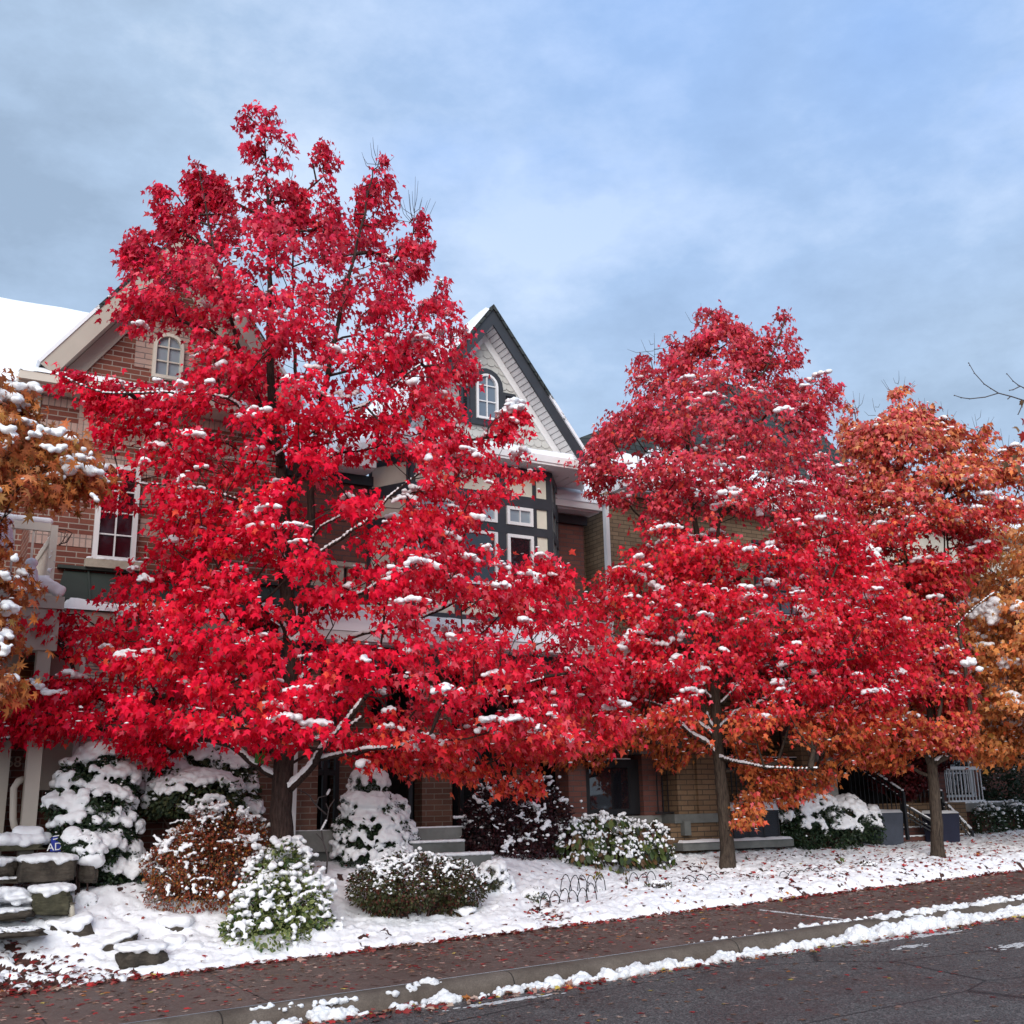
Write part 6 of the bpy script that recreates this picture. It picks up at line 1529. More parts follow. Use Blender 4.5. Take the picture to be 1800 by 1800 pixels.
def boulder(px0, px1, pyt, pyb, Y, label, mat='rock_dark', depth=.4, snow=.07, tilt=0, boxy=.6, name='boulder', seed=1, group='boulders edging the front bed', cat='boulder', drape=.25):
    random.seed(seed)
    if name == 'boulder': Y = hit((px0 + px1) / 2, pyb).y + .02
    a = at(px0, pyb, Y); b = at(px1, pyt, Y); w = b.x - a.x; h = b.z - a.z; c = Vector(((a.x + b.x) / 2, Y + depth / 2, (a.z + b.z) / 2))
    bm = bmesh.new(); bmesh.ops.create_icosphere(bm, subdivisions=4, radius=1)
    for v in bm.verts:
        p = v.co.copy(); e = 2 / (1 + boxy * 4)
        q = Vector([math.copysign(abs(t) ** (1 - .6 * boxy), t) for t in p]); q = q / max(abs(q.x), abs(q.y), abs(q.z), 1) ** boxy
        s = 1 + .20 * noise.noise(p * 1.7 + Vector((seed, 0, 0))) + .10 * noise.noise(p * 4.5 + Vector((seed, 3, 0)))
        v.co = Vector((q.x * w / 2 * s, q.y * depth / 2 * s, q.z * h / 2 * s * 1.04))
    me = D.meshes.new(name); bm.to_mesh(me); bm.free(); me.polygons.foreach_set('use_smooth', [True] * len(me.polygons))
    root = empty(name, (c.x, c.y, c.z - h / 2), label, cat, group)
    me.transform(Matrix.Translation(c) @ Matrix.Rotation(tilt, 4, 'Y')); link('stone', me, M(mat), root)
    bl = []; n = int(60 + w * depth * 900)
    rt = Matrix.Rotation(tilt, 3, 'Y')
    for _ in range(n):
        u, v = random.uniform(-1, 1), random.uniform(-1, 1)
        if (abs(u) ** 3 + abs(v) ** 3) > 1: continue
        r = random.uniform(.6, 1.1) * snow
        q = rt @ Vector((u * w * .49, v * depth * .49, h * .5 * (1 - .12 * (u * u + v * v)) - (drape * h * random.random() if (v < -.8 and random.random() < .3) else 0)))
        bl.append((c.x + q.x, c.y + q.y, c.z + q.z + r * .3, r * 1.1, r, r * .75))
    if name == 'boulder':
        for _ in range(int(w * 60) + 10):
            u = random.uniform(-1.15, 1.15); x = c.x + u * w * .5; y = c.y - depth * (.52 - .25 * max(0, abs(u) - .7)) + random.uniform(-.04, .03); r = random.uniform(.03, .06)
            bl.append((x, y, gz(x, y) + .035, r * 1.4, r, r * .7))
    if snow: fused('snow', bl, .018, M('snow'), root, None, .012, 11, 2)
    return root
boulder(214, 298, 1664, 1712, 13.55, 'snow capped boulder nearest the pavement with a dark exposed front', depth=.5, snow=.055, seed=2)
boulder(146, 250, 1652, 1690, 14.0, 'long leaning slab under snow behind the nearest boulder', depth=.4, snow=.05, tilt=-.30, boxy=.9, seed=3)
boulder(118, 168, 1618, 1664, 14.25, 'pointed boulder with a snow peak beside the small path light', depth=.35, snow=.06, tilt=-.35, seed=4)
boulder(84, 126, 1622, 1652, 14.4, 'low rounded boulder against the bottom step', depth=.35, snow=.04, boxy=.4, seed=5)
boulder(296, 322, 1655, 1682, 13.85, 'small boulder right behind the nearest one, mostly buried', depth=.3, snow=.07, seed=6)
boulder(338, 354, 1668, 1686, 13.75, 'smallest buried stone, farthest right of the left hand rocks', depth=.25, snow=.08, seed=7)
boulder(290, 334, 1622, 1650, 14.3, 'rounded boulder under a tall snow mound below the rust bush', depth=.4, snow=.09, seed=8)
boulder(812, 840, 1600, 1628, 13.8, 'brown boulder with a snow mound, right of the olive yew', mat='rock_brown', depth=.35, snow=.05, boxy=.3, seed=9)
boulder(880, 898, 1598, 1612, 13.85, 'little flat stone right of the brown boulder', mat='rock_brown', depth=.3, snow=.06, boxy=.3, seed=19)
boulder(975, 1008, 1556, 1567, 14.6, 'flat dark stone lying in the lawn snow behind the hoops', depth=.3, snow=.02, boxy=.9, seed=20)
WG = 'stones of the dry stone steps'
boulder(36, 137, 1508, 1556, 15.0, 'largest squared block of the stone steps, thick snow on top', depth=.6, snow=.06, boxy=1, name='stone_block', seed=10, group=WG, cat='stone block')
boulder(138, 176, 1512, 1556, 15.25, 'block right of the largest squared one, half covered in snow', depth=.5, snow=.11, boxy=.8, name='stone_block', seed=11, group=WG, cat='stone block')
boulder(57, 132, 1562, 1612, 14.6, 'mossy block under the largest one, above the leaning boulders', mat='rock_moss', depth=.5, snow=.06, boxy=.9, name='stone_block', seed=12, group=WG, cat='stone block')
boulder(-60, 30, 1512, 1545, 15.4, 'dark block at the left edge level with the largest squared block', depth=.5, snow=.05, boxy=1, name='stone_block', seed=13, group=WG, cat='stone block')
boulder(-120, 66, 1600, 1628, 14.55, 'upper riser slab of the stone steps at the left edge', depth=1.0, snow=.03, boxy=1, name='stone_step', seed=14, group=WG, cat='stone step')
boulder(-140, 78, 1635, 1662, 14.0, 'lowest riser slab of the stone steps at the left edge', depth=.7, snow=.02, boxy=1, name='stone_step', seed=15, group=WG, cat='stone step')
boulder(-100, 40, 1545, 1560, 15.2, 'thin dark tread between the upper slabs at the left edge', depth=.7, snow=.03, boxy=1, name='stone_step', seed=16, group=WG, cat='stone step')
boulder(-260, 88, 1478, 1506, 15.45, 'long mossy concrete coping with deep snow below the porch', mat='rock_moss', depth=.5, snow=.10, boxy=1, name='coping_stone', seed=17, group=WG, cat='coping')
bl = []
random.seed(5)
for _ in range(60): p = at(random.uniform(32, 66), 1462 + random.uniform(0, 8), 15.6); bl.append((p.x, p.y, p.z, .08, .1, .08))
for _ in range(90): p = at(random.uniform(-60, 55), random.uniform(1562, 1590), random.uniform(14.75, 15.2)); bl.append((p.x, p.y, p.z, .07, .09, .03))
tag(fused('snow_drift', bl, .02, M('snow'), None, 'stuff', .01, 12, 2), 'snow lying on the left hand stone steps and heaped under the porch pillar', 'snow')

# ------------------------------------------------------------------ garden objects
# blue yard sign with its letters
p = at(98, 1482, 15.5); rt_ = empty('yard_sign', (p.x, p.y, p.z - .3), 'blue yard sign lettered AD, half hidden by the small juniper', 'sign')
m = MB(); a = at(88, 1497, 15.5); b = at(109, 1468, 15.5)
m.xzp([(a.x, a.z), (b.x, a.z), (b.x, b.z - .03), (b.x - .05, b.z), (a.x + .04, b.z), (a.x, b.z - .04)], 15.5, 15.515); m.build('panel', M('sign_blue'), rt_)
m = MB(); m.box(p.x - .012, p.x + .012, 15.516, 15.53, gz(p.x, 15.5) - .1, b.z - .02); m.build('post', M('black_metal'), rt_)
text('letters', 'AD', at(96, 1489, 15.49), .13, 'letter_white', rt_, R(-4))
m = MB()
for y_ in (1469.5, 1474.5): q0 = at(93, y_ + 1, 15.492); q1 = at(104, y_ - 1, 15.492); m.bar(q0, q1, .006, .012)
m.build('stripe', M('letter_white'), rt_)
# path light
p = hit(125, 1628); YL = p.y; rt_ = empty('path_light', (p.x, p.y, gz(p.x, p.y)), 'small bronze and cream path light leaning beside the pointed boulder', 'garden light')
t0 = at(123, 1588, YL); b0 = at(127, 1612, YL)
m = MB(); m.tube([t0 + Vector((0, 0, -.005)), t0 + Vector((0, 0, .012))], [.07, .05], 12); m.build('cap', M('lamp_bronze'), rt_, True)
m = MB(); m.tube([t0 + Vector((0, 0, -.01)), b0], [.05, .035], 12); m.build('shade', M('light_shade'), rt_, True)
m = MB(); m.tube([b0 + Vector((0, 0, -.001)), b0 + Vector((0, 0, -.012))], [.05, .045], 12); m.tube([b0 + Vector((0, 0, -.013)), Vector((b0.x + .01, b0.y, gz(b0.x, b0.y) - .1))], [.02, .015], 8); m.build('stake', M('lamp_bronze'), rt_, True)
# round snow covered ball beside the light
shrub('ball_shrub', 'snowball shaped little shrub right of the path light', 'shrub', 14.55, [(150, 1593, 17, 19)], EV, 1200, .04, cap=-.75, rb=(.035, .05), nsnow=150, seed=31, ragged=.3, base=(150, 1614))
# air conditioner
Yc = 16.0; a = at(1289, 1481, Yc); b = at(1368, 1424, Yc); rt_ = empty('air_conditioner', ((a.x + b.x) / 2, Yc + .4, a.z), 'dark outdoor air conditioner on a pad with snow on its top', 'air conditioner')
m = MB(); m.box(a.x, b.x, Yc, Yc + .8, a.z + .03, b.z); m.build('housing', M('ac_body'), rt_, bevel=.03)
m = MB(); z = a.z + .07
while z < b.z - .04: m.box(a.x + .03, b.x - .03, Yc - .010, Yc - .001, z, z + .012); z += .034
for i in range(4): x = a.x + .03 + (b.x - a.x - .06) * i / 3; m.box(x - .012, x + .012, Yc - .016, Yc - .0105, a.z + .05, b.z - .03)
m.build('grille', M('black_metal'), rt_)
m = MB(); m.box(a.x - 1.25, b.x + .18, Yc - .15, Yc + .95, a.z - .10, a.z + .028); m.build('pad', M('concrete_dark'), rt_)
snow_slab(rt_, [(a.x - .02, Yc - .02, b.z), (b.x + .02, Yc - .02, b.z), (b.x + .02, Yc + .82, b.z), (a.x - .02, Yc + .82, b.z)], .15, .05)
snow_slab(rt_, [(a.x - 1.25, Yc - .16, a.z + .026), (b.x + .16, Yc - .16, a.z + .026), (b.x + .16, Yc - .01, a.z + .026), (a.x - 1.25, Yc - .01, a.z + .026)], .05, .03)
# meter box on the porch base
m = MB(); q = at(1203, 1456, 16.1); m.box(q.x - .07, q.x + .07, 16.0, 16.118, q.z - .12, q.z + .12); mo = m.build('meter_box', M('concrete_dark'), Cc)
# planters
def planter(px0, px1, pyt, pyb, mat, label):
    g = at((px0 + px1) / 2, pyb, 16.4); a = at(px0, pyb, g.y); b = at(px1, pyt, g.y); w = b.x - a.x; h = b.z - g.z
    rt = empty('planter', (g.x, g.y + w * .3, g.z), label, 'planter', 'planters by the stairs')
    bmx = MB(); x0, x1 = a.x, b.x; y0 = g.y; y1 = g.y + w * .75; t = .03
    bmx.ext([(x0 + t, y0 + t, g.z - .05), (x1 - t, y0 + t, g.z - .05), (x1 - t, y1 - t, g.z - .05), (x0 + t, y1 - t, g.z - .05)], (0, 0, .06))
    lo = [(x0 + t, y0 + t), (x1 - t, y0 + t), (x1 - t, y1 - t), (x0 + t, y1 - t)]; hi = [(x0, y0), (x1, y0), (x1, y1), (x0, y1)]
    for i in range(4):
        j = (i + 1) % 4; bmx.poly([(*lo[i], g.z), (*lo[j], g.z), (*hi[j], b.z), (*hi[i], b.z)])
    bmx.ext([(*p_, b.z) for p_ in hi], (0, 0, .03)); bmx.build('body', M(mat), rt)
    snow_slab(rt, [(x0, y0 - .01, b.z + .028), (x1, y0 - .01, b.z + .028), (x1, y1, b.z + .028), (x0, y1, b.z + .028)], .075, .04, amp=.01)
planter(1551, 1587, 1431, 1484, 'planter_grey', 'tall slate grey planter left of the rightmost trunk, snow on top')
planter(1656, 1686, 1432, 1479, 'planter_navy', 'tall navy planter right of the rightmost trunk, snow on top')
# birdhouse on the big maple
Yb = 14.75; a = at(448, 1341, Yb); b = at(467, 1313, Yb); rt_ = empty('birdhouse', ((a.x + b.x) / 2, Yb, a.z), 'green and red birdhouse with a snowy roof on the big maple', 'birdhouse')
m = MB(); m.ext([(a.x, Yb, a.z), (b.x, Yb, a.z - .01), (b.x, Yb, b.z), ((a.x + b.x) / 2 - .01, Yb, b.z + .05), (a.x + .01, Yb, b.z)], (.0, .02, 0)); m.build('front', M('birdhouse_green'), rt_)
m = MB(); m.ext([(b.x - .0, Yb + .021, a.z - .01), (b.x + .10, Yb + .16, a.z - .01), (b.x + .10, Yb + .16, b.z), (b.x, Yb + .021, b.z)], (-.02, .004, 0)); m.ext([(a.x, Yb + .021, a.z), (a.x + .10, Yb + .16, a.z), (b.x + .08, Yb + .16, a.z), (b.x - .021, Yb + .025, a.z)], (0, 0, .02)); m.build('side', M('birdhouse_red'), rt_)
m = MB(); q = at(458, 1322, Yb - .003); m.tube([q, q + Vector((0, .004, 0))], .022, 12); m.build('entrance_hole', M('dark_void'), rt_)
m = MB(); c_ = Vector(((a.x + b.x) / 2, Yb - .04, b.z + .06))
m.ext([c_, (a.x - .04, Yb - .04, b.z - .01), (a.x - .04, Yb - .04, b.z + .01), c_ + Vector((0, 0, .02))], (.09, .22, 0)); m.ext([c_, (b.x + .05, Yb - .04, b.z - .02), (b.x + .05, Yb - .04, b.z + .0), c_ + Vector((0, 0, .02))], (.09, .22, 0)); m.build('roof', M('charcoal'), rt_)
fused('snow', [(c_.x + random.uniform(-.08, .12), Yb + random.uniform(-.02, .18), b.z + .08, .06, .05, .05) for _ in range(30)], .014, M('snow'), rt_, None, .004, 20, 2)
# hanging ghosts made of white cloth
def ghost(px, pt, pb, w_px, Y, label, face=True, lean=0):
    t = at(px, pt, Y); b = at(px, pb, Y); s = (t - CAM).dot(FW) / F; w = w_px * s; h = t.z - b.z
    rt = empty('ghost_decoration', (t.x, t.y, b.z), label, 'ghost decoration', 'white cloth ghosts on the balcony')
    V = []; n = 40; rows = 22; hr = w * .5
    for j in range(rows + 1):
        v = j / rows; z = t.z - h * v
        rad = hr * (math.sqrt(max(0, 1 - (1 - min(1, v / .22)) ** 2)) if v < .22 else (1 - .25 * math.sin(min(1, (v - .22) / .18) * math.pi)) * (.9 + .35 * max(0, v - .4)))
        for i in range(n):
            th = i / n * 2 * math.pi; f = 1 + .13 * max(0, v - .25) * math.sin(th * 7 + 2 * v) + .08 * v * math.sin(th * 3 + 1)
            V.append((t.x + rad * f * math.cos(th) + lean * v, t.y + rad * f * math.sin(th) * .8, z + .04 * v * math.sin(th * 5) * (v > .8)))
    T = [(j * n + i, j * n + (i + 1) % n, (j + 1) * n + (i + 1) % n, (j + 1) * n + i) for j in range(rows) for i in range(n)]
    link('cloth', np_mesh('cloth', np.array(V), np.array(T), None, True), M('cloth_white'), rt)
    if face:
        for dx, dz in ((-.42, .0), (.30, -.02)):
            m = MB(); q = Vector((t.x + dx * w * .5, t.y - hr * .8 * .98, t.z - h * .40 + dz)); 
            pts = [(q.x + .028 * math.cos(k) * w / .45, q.y, q.z + .065 * math.sin(k) * w / .45) for k in [i * math.pi / 6 for i in range(12)]]; m.ext(pts, (0, .05, 0)); m.build('eye', M('black_metal'), rt)
        m = MB(); q = Vector((t.x - .05 * w, t.y - hr * .8 * .96, t.z - h * .62)); m.ext([(q.x + .035 * math.cos(k) * w / .45, q.y, q.z + .05 * math.sin(k) * w / .45) for k in [i * math.pi / 6 for i in range(12)]], (0, .06, 0)); m.build('mouth', M('black_metal'), rt)
    return rt
ghost(6, 906, 962, 36, 15.55, 'white cloth ghost with black eyes hanging at the balcony rail')
ghost(56, 980, 1034, 22, 15.5, 'small plain white ghost cloth hanging inside the balcony corner', False, .02)
ghost(10, 1058, 1128, 34, 15.45, 'plain white ghost cloth hanging below the balcony deck', False, -.1)
# lit porch lantern
p = at(13, 1202, 16.5); rt_ = empty('porch_lantern', (p.x, p.y, p.z - .1), 'small lit porch lantern glowing yellow on the dark brick wall', 'lantern')
m, nt, b_, o = nodes('lamp_glow'); b_.inputs['Emission Color'].default_value = (1, .75, .12, 1); b_.inputs['Emission Strength'].default_value = 2.2; MATS['lamp_glow'] = m
mb = MB(); mb.tube([p + Vector((0, 0, -.09)), p + Vector((0, 0, .09))], [.05, .07], 8); mb.build('glass', M('lamp_glow'), rt_)
mb = MB(); mb.tube([p + Vector((0, 0, .092)), p + Vector((0, 0, .16))], [.09, .02], 8); mb.tube([p + Vector((0, 0, -.12)), p + Vector((0, 0, -.092))], [.03, .055], 8); mb.box(p.x - .012, p.x + .012, p.y + .03, 16.598, p.z - .11, p.z - .095); mb.build('cap', M('black_metal'), rt_)
# basket bracket on the balcony post
q0 = at(103, 931, 15.85); q1 = at(127, 937, 15.85); q2 = at(118, 953, 15.85); q3 = at(103, 957, 15.85)
m = MB(); m.tube([q0, (q0 + q1) / 2 + Vector((0, 0, .02)), q1, q2, q3], .008, 6); m.tube([q0 + Vector((0, .1, 0)), q1 + Vector((-.05, .1, 0)), q3 + Vector((.02, .1, 0))], .006, 6); m.tube([(q0 + q1) / 2, (q2 + q3) / 2], .005, 5); m.tube([q1, q2 + Vector((-.02, .1, 0))], .005, 5)
tag(m.build('wire_basket', M('twig'), None, True), 'rusty wire basket bracket fixed to the balcony post', 'wire basket')
# wire hoop edging
def hoops(run, n, w_px, h_px, label, lean=0):
    a = hit(*run[0]); b = hit(*run[1]); m = MB(); d = (b - a) / n; s = (a - CAM).dot(FW) / F
    for k in range(n):
        p = a + d * k; q = a + d * (k + 1.35); hgt = h_px * s * random.uniform(.85, 1.1); z0 = gz(p.x, p.y) + .02; ln = random.uniform(-.04, .04) + lean
        pts = []
        for t in range(9):
            u = t / 8; x = p.x + (q.x - p.x) * u; y = p.y + (q.y - p.y) * u + ln * math.sin(u * math.pi); pts.append((x, y, z0 + hgt * (math.sin(u * math.pi) ** .55 if 0 < u < 1 else 0)))
        m.tube(pts, .0065, 5)
    o = m.build('hoop_edging', M('black_metal'), None, True); tag(o, label, 'garden edging', 'wire hoop edging'); return o
random.seed(3)
hoops([(948, 1605), (1045, 1592)], 6, 14, 34, 'front run of thin wire hoops standing in the snow right of the little tuft')
hoops([(985, 1578), (1060, 1572)], 5, 14, 30, 'shorter run of wire hoops behind the front run')
hoops([(1105, 1562), (1150, 1558)], 3, 14, 22, 'three small hoops in the bank left of the middle trunk')
hoops([(1200, 1562), (1262, 1556)], 3, 14, 18, 'half buried hoops just left of the middle trunk base')
hoops([(1370, 1548), (1440, 1540)], 5, 14, 12, 'low buried hoops in the bank right of the middle trunk')
hoops([(1560, 1530), (1590, 1526)], 2, 10, 14, 'last two tiny hoops before the rightmost trunk')
# sapling with a few twigs in front of the porch
def sapling(px_lines, Y, label, name='sapling', snow=True, mat='twig_grey', r=.014):
    base = at(*px_lines[0][0], Y); rt = empty(name, (base.x, Y, gz(base.x, Y)), label, 'sapling'); m = MB(); bl = []
    for li, ln in enumerate(px_lines):
        pts = [at(x, y, Y) for x, y in ln]
        if li == 0: pts[0].z = gz(base.x, Y) - .05
        m.tube(pts, [r * (.9 ** li) * (1 - .6 * i / len(pts)) for i in range(len(pts))], 6)
        for i in range(len(pts) - 1):
            if abs((pts[i + 1] - pts[i]).normalized().z) < .9 and random.random() < .6:
                for k in range(5): q = pts[i].lerp(pts[i + 1], k / 5); bl.append((q.x, q.y, q.z + r, .02, .02, .016))
    m.build('trunk', M(mat), rt, True)
    if bl: fused('snow', bl, .010, M('snow'), rt, None, .002, 20, 1)
    return rt
sapling([[(573, 1533), (576, 1505), (568, 1478), (565, 1460), (575, 1440), (578, 1420), (588, 1405)], [(574, 1432), (555, 1415), (545, 1400), (536, 1393), (524, 1389)], [(556, 1416), (560, 1402), (575, 1398), (580, 1388)], [(568, 1478), (556, 1465)], [(578, 1425), (573, 1412)]], 15.4, 'thin bare crooked sapling standing before the porch slab')
# small leafy perennials on the lawn
def sprig(px, py, h_px, n, cols, label, size=.07, seed=1):
    random.seed(seed); g = hit(px, py); s = (g - CAM).dot(FW) / F; rt = empty('garden_plant', g, label, 'plant', 'small plants on the lawn'); m = MB(); P = []; 
    for k in range(max(2, n // 4)):
        t = g + Vector((random.gauss(0, .05), random.gauss(0, .05), h_px * s * random.uniform(.6, 1))); m.tube([g - Vector((0, 0, .03)), (g + t) / 2 + Vector((random.gauss(0, .02), 0, 0)), t], [.005, .004, .002], 5)
        for j in range(4): P.append(g.lerp(t, random.uniform(.4, 1)) + Vector((random.gauss(0, .02), random.gauss(0, .02), 0)))
    m.build('stems', M('twig'), rt, True); P = np.array([p[:] for p in P]); n = len(P)
    V, T, cc = leaf_geo(P, np.tile([[0, -.2, -1.]], (n, 1)) + RNG.normal(0, .3, (n, 3)), RNG.normal(0, 1, (n, 3)) + np.array([0, -1.5, 0]), size * RNG.uniform(.7, 1.3, n), np.array(cols)[RNG.integers(0, len(cols), n)], (OVAL, OVAL_T)); link('foliage', np_mesh('foliage', V, T, cc), M('shrub_leaves'), rt)
sprig(1480, 1524, 26, 8, pal((.10, .14, .03), (.07, .09, .03)), 'drooping green plant alone on the lawn between hedge and bank', .10, 1)
sprig(1231, 1535, 34, 8, pal((.28, .10, .03), (.2, .06, .03)), 'orange withered stem left of the middle trunk', .05, 2)
sprig(1052, 1556, 26, 8, pal((.16, .17, .04), (.25, .2, .05)), 'yellow green leaves on a stalk below the hydrangea', .07, 3)
sprig(1060, 1572, 12, 6, pal((.16, .18, .04),), 'tiny lime green leaf cluster in front of the yellow stalk', .06, 4)
sprig(1102, 1566, 34, 8, pal((.12, .12, .05), (.1, .06, .03)), 'grey green stalk beside the three small hoops', .05, 5)
sprig(1415, 1512, 22, 8, pal((.04, .05, .03),), 'dark fern like sprig on the lawn behind the buried hoops', .05, 6)
sprig(1312, 1516, 18, 8, pal((.05, .06, .04),), 'grey leafy tuft just right of the middle trunk', .06, 7)

# ------------------------------------------------------------------ near branch from a tree past the right edge, and a bare tree far behind
Yn = 8.6
def P3(px, py, y=Yn): return at(px, py, y)
g0 = P3(2250, 1700); g0.z = gz(g0.x, g0.y)
rt_ = empty('street_tree', (g0.x, Yn, g0.z), 'near tree past the right edge showing a bare budded twig and brown leaves', 'tree')
m = MB(); tr0 = P3(2250, 1000); m.tube([g0 - Vector((0, 0, .1)), (g0 + tr0) / 2, tr0, P3(2260, 600), P3(2250, 250)], [.13, .11, .09, .06, .02], 10)
m.tube([P3(2252, 950), P3(2100, 820), P3(1950, 740), P3(1850, 712), P3(1800, 704)], [.04, .025, .015, .009, .007], 8); m.build('trunk', M('bark_grey'), rt_, True)
m = MB()
lines = [[(1800, 704), (1778, 697), (1755, 691), (1742, 683), (1730, 675), (1713, 656), (1705, 642), (1703, 638)], [(1755, 691), (1732, 698), (1705, 701), (1690, 699), (1678, 695)], [(1830, 690), (1800, 682), (1790, 677), (1781, 670), (1770, 657)], [(1793, 679), (1781, 685), (1775, 686)], [(1900, 722), (1840, 760), (1810, 790)], [(1776, 697), (1772, 701)], [(1800, 705), (1790, 728)], [(1950, 740), (1880, 650), (1830, 600)]]
for ln in lines:
    k = len(ln); m.tube([P3(*q) for q in ln], [.0085 * (1 - .6 * i / k) for i in range(k)], 6)
    for q in ln[1:]: p = P3(*q); m.tube([p - Vector((.008, 0, .004)), p + Vector((.004, 0, .006))], [.009, .004], 5)
m.build('twig', M('twig_grey'), rt_, True)
LP = [(1794, 704, .11), (1800, 738, .16), (1788, 750, .14), (1802, 760, .16), (1812, 730, .16), (1795, 765, .12), (1822, 770, .15), (1770, 812, .13), (1792, 818, .15), (1806, 832, .15), (1785, 800, .09), (1830, 815, .16), (1850, 780, .16)]
P = np.array([P3(x, y, Yn + random.uniform(-.1, .1))[:] for x, y, s in LP]); n = len(P)
cols = np.array([(.18, .11, .06)] * n) * RNG.uniform(.7, 1.3, (n, 1)); cols[[1, 3, 4]] = (.30, .02, .02)
V, T, cc = leaf_geo(P, np.array([[-.4, 0, -1.]] * n) + RNG.normal(0, .35, (n, 3)), np.array([[0, -1., .2]] * n) + RNG.normal(0, .4, (n, 3)), np.array([s for _, _, s in LP]), cols, None, .5)
link('leaves', np_mesh('leaves', V, T, cc), M('leaves'), rt_)
def bare_tree(px, pyb, pyt, Y, label, seed):
    random.seed(seed); b = at(px, pyb, Y); t = at(px, pyt, Y); b.z = gz(b.x, min(Y, 60)); rt = empty('bare_tree', b, label, 'tree', 'far bare trees'); m = MB(); hgt = t.z - b.z
    def grow(p, d, L, r, lv):
        q = p + d * L; m.tube([p, (p + q) / 2 + Vector((random.gauss(0, .03), random.gauss(0, .03), 0)) * L, q], [r, r * .85, r * .7], 5 if lv > 1 else 8, False)
        if lv < 6:
            for k in range(3 if lv > 0 else 4):
                nd = (d + Vector((random.gauss(0, .42), random.gauss(0, .42), random.uniform(0, .3)))).normalized(); grow(p.lerp(q, random.uniform(.6, 1)), nd, L * random.uniform(.62, .8), r * .62, lv + 1)
    grow(b, Vector((0, 0, 1)), hgt * .33, hgt * .018, 0); m.build('trunk', M('twig_grey'), rt, True)
bare_tree(1796, 1420, 880, 34, 'bare grey tree far behind the orange maple', 4)
# ------------------------------------------------------------------ fallen leaves
RNG = np.random.default_rng(99); random.seed(99)
def litter(name, label, X, Y, Z, size, cols, curl=.5, flat=.25, deep=0):
    n = len(X); P = np.stack([X, Y, Z], 1); a = RNG.uniform(0, 2 * math.pi, n); tip = np.stack([np.cos(a), np.sin(a), RNG.normal(0, flat * .6, n)], 1); nr = np.array([[0, 0, 1.]]) + RNG.normal(0, flat, (n, 3))
    V, T, cc = leaf_geo(P, tip, nr, size, cols, None, curl); tag(link(name, np_mesh(name, V, T, cc), M('litter'), None, 'stuff'), label, 'fallen leaves')
LC = np.array([(.40, .24, .20), (.30, .17, .14), (.38, .03, .03), (.20, .02, .02), (.22, .12, .08), (.42, .30, .24), (.34, .08, .07), (.45, .16, .04), (.5, .38, .08), (.14, .06, .05)])
def pickc(n, w): w = np.array(w, float); return LC[RNG.choice(len(LC), n, p=w / w.sum())] * RNG.uniform(.7, 1.25, (n, 1))
n = 5000; X = RNG.uniform(-3, 24, n); Y = YC1 + (YS1 - YC1) * RNG.beta(1.25, .9, n)
litter('sidewalk_leaves', 'flattened pink, tan and red maple leaves scattered over the wet pavement', X, Y, SL * X + .155 + .012 * (Y - YC0) + .006, RNG.uniform(.035, .10, n), 1.15 * pickc(n, (4, 3, 2.2, 2.3, 3, 2.6, 2.5, .5, .25, 2.5)), .15, .10)
n = 1500; X = RNG.uniform(-3, 24, n); Y = YS1 + RNG.normal(-.03, .05, n)
litter('border_leaves', 'leaves gathered where the snow meets the pavement', X, Y, SL * X + .155 + .012 * (Y - YC0) + .02 + RNG.uniform(0, .02, n), RNG.uniform(.05, .11, n), pickc(n, (2, 1.5, 4, 4, 1, 1, 3, .6, .2, 1.5)), .4, .35)
n = 3000; X = RNG.uniform(1.0, 24, n); Y = YC0 - .10 - np.abs(RNG.normal(0, .17, n)) - .06 * (RNG.random(n) < .3)
keep = RNG.random(n) < (.25 + .9 * vfbm(X, X * 0, .9, 3, 4)); X = X[keep]; Y = Y[keep]; n = len(X)
litter('gutter_leaves', 'drift of wet red and yellow leaves in the gutter', X, Y, SL * X + .008 + RNG.uniform(0, .03, n), RNG.uniform(.05, .11, n), pickc(n, (2.5, 1.5, 3, 3, 1.5, 1.5, 2.5, 1.2, .9, 1)), .5, .35)
n = 1600; X = RNG.uniform(-2, 26, n); Y = YC0 - .3 - 4.5 * RNG.beta(1, 2.4, n)
litter('road_leaves', 'sparse flattened leaves on the asphalt', X, Y, SL * X + .006, RNG.uniform(.035, .09, n), pickc(n, (3, 2, .6, .8, 3, 2, 1, .3, .4, 1.5)) * .8, .12, .06)
n = 7500; X = RNG.uniform(-2.5, 23.5, n); Y = YS1 + .05 + 4.6 * RNG.beta(1, 1.6, n); Z = ground_z(X, Y) + snow_h(X, Y)
dens = np.clip(.10 + .55 * np.clip((X - 8.5) / 8, 0, 1) + 1.2 * patch_mask(X, Y) + .4 * (vfbm(X, Y, .9, 3, 8) - .4), .04, 1); keep = RNG.random(n) < dens; X, Y, Z = X[keep], Y[keep], Z[keep]; n = len(X)
litter('snow_leaves', 'crimson leaves fallen on the lawn snow', X, Y, Z + .012, RNG.uniform(.045, .10, n), pickc(n, (.7, .5, 4, 5, .5, .3, 3, .6, .1, 1)), .5, .4)
n = 3000; X = RNG.uniform(-3, 3.2, n); Y = YS1 + .03 + 2.2 * RNG.random(n); Z = ground_z(X, Y) + snow_h(X, Y); keep = patch_mask(X, Y) > .4; X, Y, Z = X[keep], Y[keep], Z[keep]; n = len(X)
litter('apron_leaves', 'dense dark red leaves between the snow lumps at the foot of the stone steps', X, Y, Z + .012, RNG.uniform(.05, .11, n), pickc(n, (1, .5, 2, 6, .5, .3, 2, .2, .1, 3)) * .8, .4, .35)
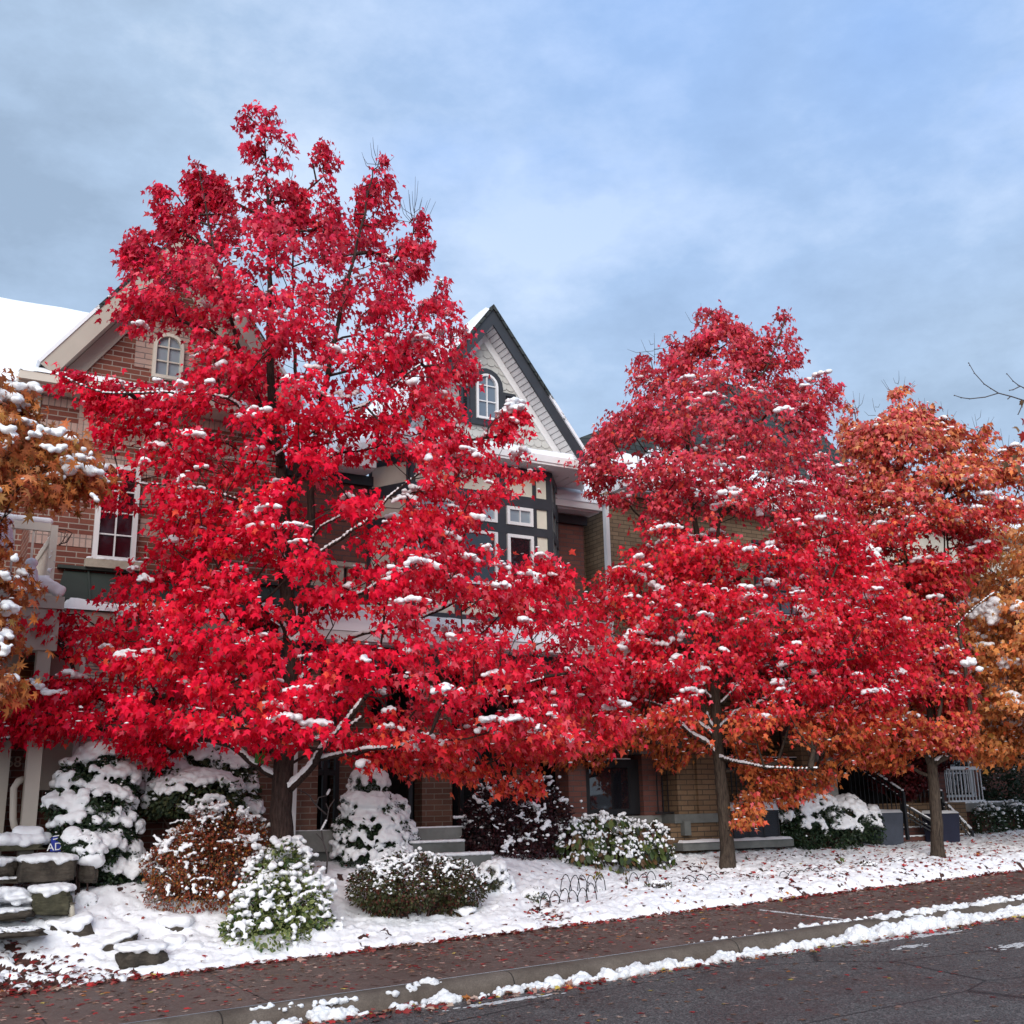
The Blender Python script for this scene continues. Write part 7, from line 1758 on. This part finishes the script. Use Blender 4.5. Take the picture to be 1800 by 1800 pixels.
n = 260; X = RNG.uniform(7.6, 9.2, n); Y = YS1 + .03 + 1.1 * RNG.random(n); Z = ground_z(X, Y) + snow_h(X, Y); keep = patch_mask(X, Y) > .3; X, Y, Z = X[keep], Y[keep], Z[keep]; n = len(X)
litter('gap_leaves', 'dark leaves in the gap of the snow bank by the wire hoops', X, Y, Z + .012, RNG.uniform(.05, .10, n), pickc(n, (1, .5, 2, 6, .5, .3, 2, .2, .1, 3)) * .8, .4, .35)
# ------------------------------------------------------------------ sky and light
w = bpy.data.worlds.new('World'); sc.world = w; w.use_nodes = True; nt = w.node_tree
bg = nt.nodes['Background']; out = nt.nodes['World Output']
SUN_EL, SUN_AZ = R(28), R(236)      # direction the light comes from, measured from +X
sky = nn(nt, 'ShaderNodeTexSky', sky_type='NISHITA'); sky.sun_disc = False
sky.sun_elevation = SUN_EL; sky.sun_rotation = R(90) - SUN_AZ; sky.air_density = 1.2; sky.dust_density = 1.0
bg.inputs['Strength'].default_value = .09
nt.links.new(sky.outputs[0], bg.inputs['Color'])
tc = nn(nt, 'ShaderNodeTexCoord').outputs['Generated']
mp = nn(nt, 'ShaderNodeMapping'); mp.inputs['Scale'].default_value = (1, 1, 1.9); nt.links.new(tc, mp.inputs[0])
f1 = noise_tex(nt, 2.6, 7, mp.outputs[0], .52); f2 = noise_tex(nt, 1.1, 3, mp.outputs[0], .5)
cl = nn(nt, 'ShaderNodeBackground'); cl.inputs['Strength'].default_value = 1.0
shade = ramp(nt, noise_tex(nt, 3.0, 9, mp.outputs[0], .6), [(.34, (.27, .36, .49)), (.48, (.355, .47, .635)), (.62, (.54, .64, .79))])
nt.links.new(shade, cl.inputs['Color'])
bl_ = nn(nt, 'ShaderNodeBackground'); bl_.inputs['Color'].default_value = (.20, .385, .80, 1)
# opening towards the blue high up on the right
def toward(px, py, size):
    d = ray(px, py).normalized(); v = nn(nt, 'ShaderNodeVectorMath', operation='DISTANCE'); nt.links.new(tc, v.inputs[0]); v.inputs[1].default_value = tuple(d)
    return ramp(nt, v.outputs['Value'], [(0, (1, 1, 1)), (size, (0, 0, 0))])
mask = mixc(nt, 1.0, toward(1180, -60, .40), toward(1560, 40, .26), 'LIGHTEN')
mask = mixc(nt, 1.0, mask, mixc(nt, .55, (0, 0, 0), toward(960, 230, .20)), 'LIGHTEN')
k = mixc(nt, 1.0, mask, ramp(nt, f1, [(.38, (0, 0, 0)), (.62, (1, 1, 1))]), 'MULTIPLY')
k = mixc(nt, 1.0, k, mixc(nt, .55, (0, 0, 0), mask), 'LIGHTEN')
thin = nn(nt, 'ShaderNodeMixShader'); nt.links.new(k, thin.inputs[0])
nt.links.new(cl.outputs[0], thin.inputs[1]); nt.links.new(bl_.outputs[0], thin.inputs[2])
ad = nn(nt, 'ShaderNodeMixShader'); ad.inputs[0].default_value = .88
nt.links.new(bg.outputs[0], ad.inputs[1]); nt.links.new(thin.outputs[0], ad.inputs[2]); nt.links.new(ad.outputs[0], out.inputs['Surface'])
sd = D.lights.new('sun', 'SUN'); sd.energy = 2.3; sd.angle = R(50); sd.color = (1, .95, .88)
so = D.objects.new('sun', sd); COL.objects.link(so); so.location = (0, -10, 20)
dv = Vector((math.cos(SUN_AZ) * math.cos(SUN_EL), math.sin(SUN_AZ) * math.cos(SUN_EL), math.sin(SUN_EL)))
so.rotation_euler = dv.to_track_quat('Z', 'Y').to_euler()
vs = sc.view_settings; vs.view_transform = 'Standard'; vs.look = 'None'; vs.exposure = 0.5; vs.gamma = 1
sc.cycles.max_bounces = 7; sc.cycles.diffuse_bounces = 4; sc.cycles.transmission_bounces = 4; sc.cycles.transparent_max_bounces = 8
sc.cycles.use_denoising = True
